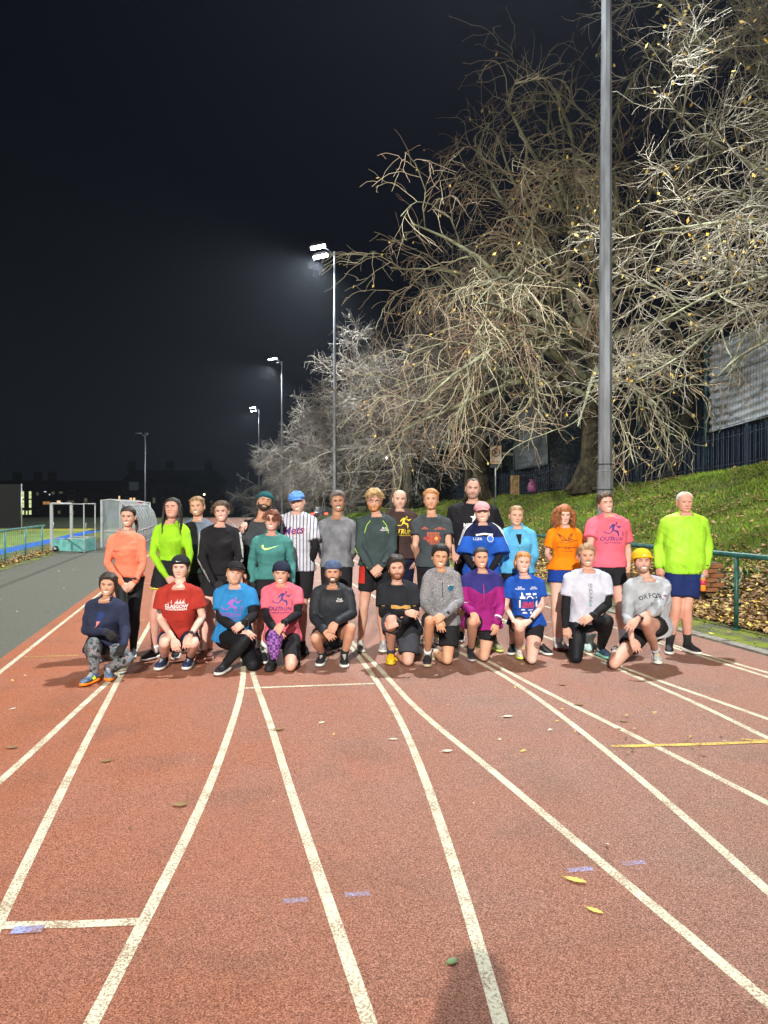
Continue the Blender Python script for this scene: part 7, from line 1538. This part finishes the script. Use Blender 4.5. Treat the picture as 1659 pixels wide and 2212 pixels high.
p = person('kneeling dark-haired bearded man in a black tee with gold print, arms crossed on his knee', C3, 7.75, dict(head=(485, 968), shl=(362, 1168), shr=(628, 1162), ell=(352, 1412, -.08), elr=(668, 1420, -.10), wrl=(580, 1400, -.36), wrr=(485, 1515, -.40), hpl=(470, 1570, .05), hpr=(620, 1570, .05), knl=(428, 1478, -.36), anl=(432, 1800, 'g'), knr=(598, 1870, 'k'), anr=('r', -.12, .36, .02)),
    dict(build=1.08, skin=('fair11', (.60, .36, .28)), hair='dark', hk=('short', .020, .009, 60, .016, .006), smile=1, eyes=.5, beard=(HM['auburn'], .005, 0, 1), top=TOP(cloth('black_gold_tee', (.016, .018, .023)), sleeve=.70, loose=.024, hem=-.10, flare=.05), undersleeve=(blk, .95), legs=dict(m=cloth('charcoal_shorts', (.045, .050, .065)), len=.80, loose=.040), hl=((.85, -.3, -.1), (.1, -.9, .5), .6), hr=((-.9, -.2, -.1), (0, -1, .4), .8), watchr=M['dark'], sock=(nsock, .12), shoes=dict(m=(mat('yellow_shoe', (.80, .47, .01), .5, var=.15, vscale=40), mat('yellow_foam', (.75, .45, .02), .5), mat('dark_yellow_lace', (.45, .26, .01), .6))), toel=(-.02, -1, 0), toer=(0, .3, -1, 0, 1, .3)), FR)
p['shape']([[(-.10, 0), (-.095, .03), (-.06, .032), (-.03, .028), (.0, .015), (.05, .030), (.10, .018), (.105, -.01), (.06, -.02), (.02, -.005), (-.03, -.012), (-.10, -.008)]], .01, -.03, 1.0, mat('gold_print', (.62, .36, .10), .5), 'gold_print'); p['text']('MORNING', .005, -.023, .024, ink, .012)
for sg in (0, 1):
    c = p['sh'][sg] * .42 + p['el'][sg] * .58 + np.array([0, -.068, 0]); s = MB(); s.tube([c + np.array([math.cos(a) * .018, 0, math.sin(a) * .011]) for a in np.linspace(0, 6.28, 12)], .0025, 5); link('sleeve_badge', s.mesh('sleeve_badge', [mat('amber_badge', (.7, .42, .1), .5)]), p['root'])
marl = mat('grey_marl', (.34, .34, .36), .9, col2=(.075, .075, .085), vscale=75, detail=5, stretch=(1, 1, 3), bump=.2, bscale=200)
p = person('kneeling young man with black hair in a grey marl quarter-zip top', C3, 7.75, dict(head=(912, 852), shl=(805, 1045), shr=(1048, 1045), ell=(752, 1295, -.05), elr=(1100, 1290, -.08), wrl=(890, 1455, -.36), wrr=(955, 1425, -.38), hpl=(850, 1490, .05), hpr=(1010, 1490, .05), knl=(808, 1480, -.36), anl=(788, 1820, 'g'), knr=(985, 1865, 'k'), anr=('r', -.14, .36, .02)),
    dict(build=.95, skin=('tan4', (.58, .34, .21)), hair='black', hk=('short', .014, .003, 40, .016, .016), smile=2, eyes=.15, top=TOP(marl, sleeve=1.96, loose=.024, hem=-.04, flare=.05, collar='crew'), legs=dict(m=blk2, len=.66, loose=.040), hl=((.25, -.25, -.9), (-.1, -1, .2), .3), hr=((-.8, -.3, -.4), (0, -.9, .5), .55), watchr=M['dark'], sock=(wsock, .10), shoes=dict(m=(S_blk, mat('sand_foam', (.45, .38, .25), .6), S_blk)), toel=(-.05, -1, 0), toer=(-.1, .3, -1, 0, 1, .3)), FR)
link('zip', MB().tube([p['proj']([(0, y_)], .003)[0] for y_ in (.11, .05, -.0, -.04)], .004, 5).mesh('zip', [M['black']]), p['root'])
tb = mat('teal_badge', (.01, .10, .18), .6); p['shape']([[(-.034, .02), (-.03, .03), (.03, .03), (.034, .02), (.028, -.012), (0, -.026), (-.028, -.012)]], .085, .045, 1.0, tb, 'badge_print'); p['text']('RAW', .085, .072, .026, wht, .015); p['text']('ATHLETIC', .085, .050, .013, wht, .015)
mag = cloth('magenta_jacket', (.27, .015, .16)); inav = cloth('indigo_yoke', (.030, .028, .16))
p = person('kneeling woman in a purple and navy zip jacket, dark hair tied back', C3, 7.85, dict(head=(1312, 862), shl=(1185, 1055), shr=(1462, 1055), ell=(1138, 1310, -.02), elr=(1508, 1310, -.06), wrl=(1225, 1395, -.34), wrr=(1468, 1498, -.24), hpl=(1245, 1500, .05), hpr=(1395, 1500, .05), knl=(1232, 1490, -.36), anl=(1215, 1775, 'g'), knr=(1345, 1830, 'k'), anr=('r', -.10, .36, .02)),
    dict(fem=True, size=1.0, skin=('fair12', (.60, .37, .26)), hair='dark', hk=('back', .008, .0015, 60), smile=2, eyes=.7, top=TOP(inav, sleeve=1.95, loose=.032, hem=-.10, flare=.05, collar='zip', fold=.014, name='jacket', m2=mag, fn=lambda u, x, f: u < .72 + .14 * np.minimum(1, np.abs(x) / .13)), legs=dict(m=blk2, len=.52, loose=.020), hl=((.35, -.4, -.75), (0, -.9, .5), .35), hr=((-.15, -.15, -1), (.4, -1, 0), .3), watchr=M['dark'], sock=(ksock, .12), shoes=dict(m=(S_blk, mat('mauve_foam', (.35, .3, .3), .6), S_blk)), toel=(0, -1, 0), toer=(-.1, .3, -1, 0, 1, .3),
     tail=[([(-.01, .09, .0), (-.055, .085, -.05), (-.075, .075, -.11)], [.018, .018, .006])]), FR)
link('zip', MB().tube([p['proj']([(0, y_)], .003)[0] for y_ in (.11, .05, -.0, -.05, -.1, -.15)], .004, 5).mesh('zip', [mat('pink_zip', (.5, .05, .15), .5)]), p['root'])
for side in (0, 1):
    c = p['wr'][side] + nrm(p['el'][side] - p['wr'][side]) * (.06 if side else .20); d = nrm(p['el'][side] - p['wr'][side]); rr_ = .052; u = nrm(np.cross(d, (0, 0.3, 1))); v = np.cross(d, u)
    s = MB(); V = []; 
    for i in range(7):
        a = -1.0 + i / 3 * 1.0
        dv_ = nrm(np.array([0, -1, .2]) - d * np.dot(d, np.array([0, -1, .2]))); w_ = np.cross(d, dv_)
        for e_ in (-.010, .010):
            dr = dv_ * math.cos(a) + w_ * math.sin(a); h = p['bvh'].ray_cast(Vector(c + d * e_ + dr * .2), Vector(-dr), .3); V.append(np.array(h[0]) + dr * .004 if h[0] else c + d * e_ + dr * rr_)
    s.add(V, [(2 * i, 2 * i + 1, 2 * i + 3, 2 * i + 2) for i in range(6)]); link('reflective_strip', s.mesh('reflective_strip', [mat('reflective', (.62, .62, .60), .3)]), p['root'])
p = person('kneeling ginger woman in a royal blue Glasgow race tee with a tattooed thigh', C4, 7.95, dict(head=(322, 888), shl=(188, 1095), shr=(488, 1092), ell=(142, 1345, -.02), elr=(520, 1335, -.06), wrl=(228, 1490, -.34), wrr=(390, 1490, -.34), hpl=(275, 1510, .05), hpr=(450, 1510, .05), knl=(290, 1555, -.38), anl=(280, 1775, 'g'), knr=(415, 1880, 'k'), anr=('r', -.02, .38, .02)),
    dict(fem=True, size=1.0, build=1.06, skin=('pale7', (.70, .46, .38)), hair='ginger', brow='ginger', hk=('back', .012, .004, 60, .006), smile=2, eyes=.6, hd=(2, 0, 4), top=TOP(cloth('royal_race_tee', (.012, .07, .36)), sleeve=.60, loose=.020, hem=-.04, flare=.04), legs=dict(m=blk2, len=.46, loose=.018, m2=wht, fn=lambda u, x, f: (x > .185)), hl=((.8, -.4, -.3), (0, -.8, .7), .3), hr=((-.85, -.4, -.3), (0, -.8, .7), .3), watchr=M['dark'], sock=(mat('turquoise_sock', (.05, .25, .32), .9), .05),
     shoes=dict(m=(mat('ivory_shoe', (.60, .58, .52), .7, var=.15, vscale=50), mat('lime_foam2', (.62, .70, .10), .6), S_wht)), toel=(-.02, -1, 0), toer=(-.1, .3, -1, 0, 1, .3), strands=[(30, ((1.8, 2.9), (-.02, .04)), .10, dict(wave=.010, wfreq=1, rad=.006, out=.0, npts=8))]), FR)
p['text']('GLAS\nGOW', .0, -.075, .050, mat('scarlet_print', (.75, .05, .04), .6), .030, lh=.75)
s_ = p['shape']; dot = lambda x, y, a, b: [[(x + a * math.cos(t_), y + b * math.sin(t_)) for t_ in np.linspace(0, 6.28, 9)[:-1]]]
icons = [[(-.085, -.055), (-.085, -.03), (-.07, -.03), (-.065, 0), (-.058, .015), (-.051, 0), (-.046, -.03), (-.03, -.03), (-.03, -.055)], [(-.02, .0), (.03, .004), (.035, -.012), (-.018, -.016)], [(.055, 0), (.095, 0), (.095, -.05), (.085, -.05), (.085, -.015), (.065, -.015), (.065, -.05), (.055, -.05)]] + quadline([(-.015, -.055), (.0, -.03), (.02, -.024), (.04, -.034), (.05, -.055)], .010) + [[(-.075, -.19), (-.07, -.175), (-.04, -.172), (-.03, -.19)], [(-.07, -.225), (-.05, -.205), (-.02, -.208), (-.005, -.225)], [(.0, -.18), (.05, -.176), (.05, -.185), (0, -.19)], [(.02, -.2), (.035, -.2), (.035, -.23), (.02, -.23)], [(.055, -.20), (.09, -.17), (.098, -.23), (.065, -.23)], [(-.095, -.07), (-.078, -.07), (-.078, -.16), (-.095, -.16)], [(.08, -.10), (.1, -.07), (.1, -.15), (.082, -.15)]]
s_(icons, 0, .052, 1.0, wht, 'city_icons_print', dense=0); p['text']('RUN\nGLASGOW', -.070, .100, .020, wht, .014, lh=.8); p['text']('GREAT\nSCOTTISH', .075, .100, .018, wht, .012, lh=.8)
# thigh tattoo: oval inked patch lying on the skin of the bare thigh
hp, kn = p['hp'][1], p['kn'][1]; c = hp * .30 + kn * .70; d = nrm(kn - hp); ou = nrm(np.array([.25, -1, .1]) - d * np.dot(d, np.array([.25, -1, .1]))); s = tattoo(p, c + ou * .077 * p['lw'], c + ou * .075 + d * .1, ou, .036, 7); link('tattoo', s.mesh('tattoo', [mat('wine_tattoo', (.20, .10, .11), .6)]), p['root'])
p = person('kneeling fair-haired man with a moustache in a white tee reading ENDURE24 downwards', C4, 7.95, dict(head=(980, 822), shl=(812, 1040), shr=(1158, 1040), ell=(762, 1320, .0), elr=(1195, 1320, -.06), wrl=(762, 1545, -.16), wrr=(1035, 1445, -.38), hpl=(885, 1480, .05), hpr=(1075, 1480, .05), knl=(870, 1862, 'k'), anl=('r', .06, .36, .02), knr=(1190, 1490, -.30), anr=(1122, 1770, 'g')),
    dict(build=1.06, size=1.03, skin=('ruddy3', (.62, .37, .28)), hair='fair', brow='fair', hk=('short', .014, .006, 60, .010, .006), smile=2, eyes=.5, beard=(HM['fair'], .0035, 0, 2), top=TOP(cloth('white_tee', (.50, .52, .62)), sleeve=.66, loose=.022, hem=-.04, flare=.04, cm=ksock), undersleeve=(blk, .98), legs=dict(m=tight, len=1.93, loose=.010, name='tights'), hl=((.1, -.15, -1), (-.5, -1, 0), .5), hr=((-.9, -.3, -.35), (0, -.9, .6), .35), watchr=M['dark'], sock=(wsock, .05), shoes=dict(m=(mat('slate_shoe', (.035, .07, .12), .6, var=.4, vscale=50), mat('mint_foam', (.22, .55, .45), .6), S_blk)), toel=(0, .3, -1, 0, 1, .3), toer=(.28, -1, 0)), FR)
p['text']('ENDURE', -.005, .005, .052, mat('grey_print', (.16, .18, .20), .6), .012, rot=-math.pi / 2); p['text']('24', -.005, -.115, .050, mat('teal_print', (.10, .32, .34), .6), .012, rot=-math.pi / 2)
p = person('kneeling man in a mustard beanie and pale grey sweatshirt reading OXFOR', C5, 7.65, dict(head=(420, 838), shl=(315, 1075, .0), shr=(632, 1065, .05), ell=(278, 1340, -.05), elr=(575, 1300, -.16), wrl=(322, 1600, -.30), wrr=(375, 1405, -.42), hpl=(430, 1510, .12), hpr=(590, 1490, .12), knl=(150, 1840, 'k'), anl=('r', .14, .42, .04), knr=(455, 1420, -.36), anr=(565, 1735, 'g')),
    dict(build=1.04, size=1.05, skin=('fair13', (.62, .38, .30)), hair='brown', hk=('fringe', .006, .002, 60), smile=2, eyes=.1, hd=(-4, -4, -2), cap=('beanie', cloth('mustard_knit', (.72, .42, .015), bump=.6), None, None), patch_m=mat('cream_patch', (.7, .65, .5), .7), beard=(stubble_mat((.62, .38, .30), (.14, .08, .05), .6), .002, 0, 1), top=TOP(cloth('pale_grey_sweatshirt', (.36, .385, .42)), sleeve=1.42, loose=.034, hem=-.14, flare=.05, fold=.014, cm=mat('charcoal_collar', (.05, .05, .06), .9)), legs=dict(m=blk2, len=.5, loose=.035),
     hl=((.35, -.3, -.85), (-.2, -1, .2), .3), hr=((-.7, -.3, -.65), (-.2, -.9, .5), .3), watchr=mat('plum_band', (.10, .03, .05), .5), sock=(gsock, .13), shoes=dict(m=(mat('silver_shoe', (.46, .48, .46), .7, var=.2, vscale=50), S_wht, mat('amber_lace', (.85, .45, .03), .6)), acc=nav), toel=(-.2, .6, -.7, 0, 1, .6), toer=(-.25, -1, 0)), FR)
for i, ch in enumerate('OXFOR'):
    x_ = -.125 + i * .047; p['text'](ch, x_ - .01, .065 - .010 * ((i - 2) ** 2) * .35 + .006 * i, .062, mat('slate_print', (.035, .035, .05), .7), .016, rot=-.05 * (i - 2) + .1)
p['shape']([[(-.024, .024), (.024, .024), (.024, -.006), (0, -.030), (-.024, -.006)]], -.025, .0, 1.0, mat('slate_print2', (.04, .04, .055), .7), 'shield_print', dense=1); p['shape'](quadline([(-.016, .008), (.016, .008)], .012), -.025, .002, 1, mat('shield_grey', (.45, .47, .5), .7), 'shield_print', off=.006, dense=0)
c = p['sh'][1] * .6 + p['el'][1] * .4; h = p['bvh'].ray_cast(Vector(c + np.array([.0, -.3, .0])), Vector((0, 1, 0)), .5)
if h[0]:
    s = MB(); s.box(tuple(np.array(h[0]) + np.array([.0, -.004, 0])), (.032, .004, .024)); link('sleeve_patch', s.mesh('sleeve_patch', [mat('plum_patch', (.22, .07, .14), .6)], False), p['root'])
# plastic bag behind the man in white
g = G(1061.8 + 1015 * .21, 1028.6 + 1820 * .21); rings = []
for z_, r_ in ((0.005, .06), (.03, .10), (.08, .09), (.12, .06), (.15, .09), (.19, .10)):
    q = np.linspace(0, 6.283, 22, endpoint=False); rr = r_ * (1 + .22 * np.sin(q * 4 + z_ * 40) + .12 * np.sin(q * 9)); rings.append(np.stack([np.cos(q) * rr, np.sin(q) * rr * .6, z_ + .01 * np.sin(q * 5)], -1))
s = MB(); s.add(*loft(rings, False)); o = link('carrier_bag', s.mesh('carrier_bag', [mat('pale_bag', (.42, .58, .58), .35, var=.15, vscale=20)]), None, g + Vector((0, .12, 0))); tag(o, 'crumpled pale plastic bag on the track behind the kneeling man in white', 'bag')
# the photographer, whose shadow falls on the track at the bottom of the frame


p = person('photographer in a dark coat standing behind the camera', (0, 0, 1), -.45, dict(head=('w', 0, -.40, 1.66), shl=('w', -.19, -.45, 1.47), shr=('w', .19, -.45, 1.47), ell=('w', -.27, -.33, 1.22), elr=('w', .27, -.33, 1.22), wrl=('w', -.09, -.26, 1.50), wrr=('w', .09, -.26, 1.50), hip=(0, 0), hpl=('w', -.09, -.45, .90), hpr=('w', .09, -.45, .90), knl=('w', -.1, -.46, .5), anl=('w', -.1, -.45, .09), knr=('w', .1, -.46, .5), anr=('w', .1, -.45, .09)),
    dict(skin=('tan5', TAN), hk=('short', .012), top=TOP(cloth('dark_coat', (.03, .03, .035)), sleeve=1.95, loose=.03), legs=dict(m=tight, len=1.95, loose=.02), hl=((.3, .1, 1), (0, 1, 0), .6), hr=((-.3, .1, 1), (0, 1, 0), .6), shoes=dict(m=(S_blk, S_wht, S_blk)), toel=(0, 1, 0), toer=(0, 1, 0)), 'people behind the camera')
# ================================================================ AIR
hz = bpy.data.materials.new('night_haze'); hz.use_nodes = True; t = hz.node_tree; t.nodes.clear(); o_ = t.nodes.new('ShaderNodeOutputMaterial'); v_ = t.nodes.new('ShaderNodeVolumePrincipled')
v_.inputs['Color'].default_value = (0.75, 0.86, 1.0, 1); v_.inputs['Density'].default_value = 0.00028; v_.inputs['Anisotropy'].default_value = 0.55; t.links.new(v_.outputs[0], o_.inputs['Volume'])
s = MB(); s.box((0, 150, 8.25), (1860, 2160, 27.5)); link('haze', s.mesh('haze', [hz], False), kind='stuff')
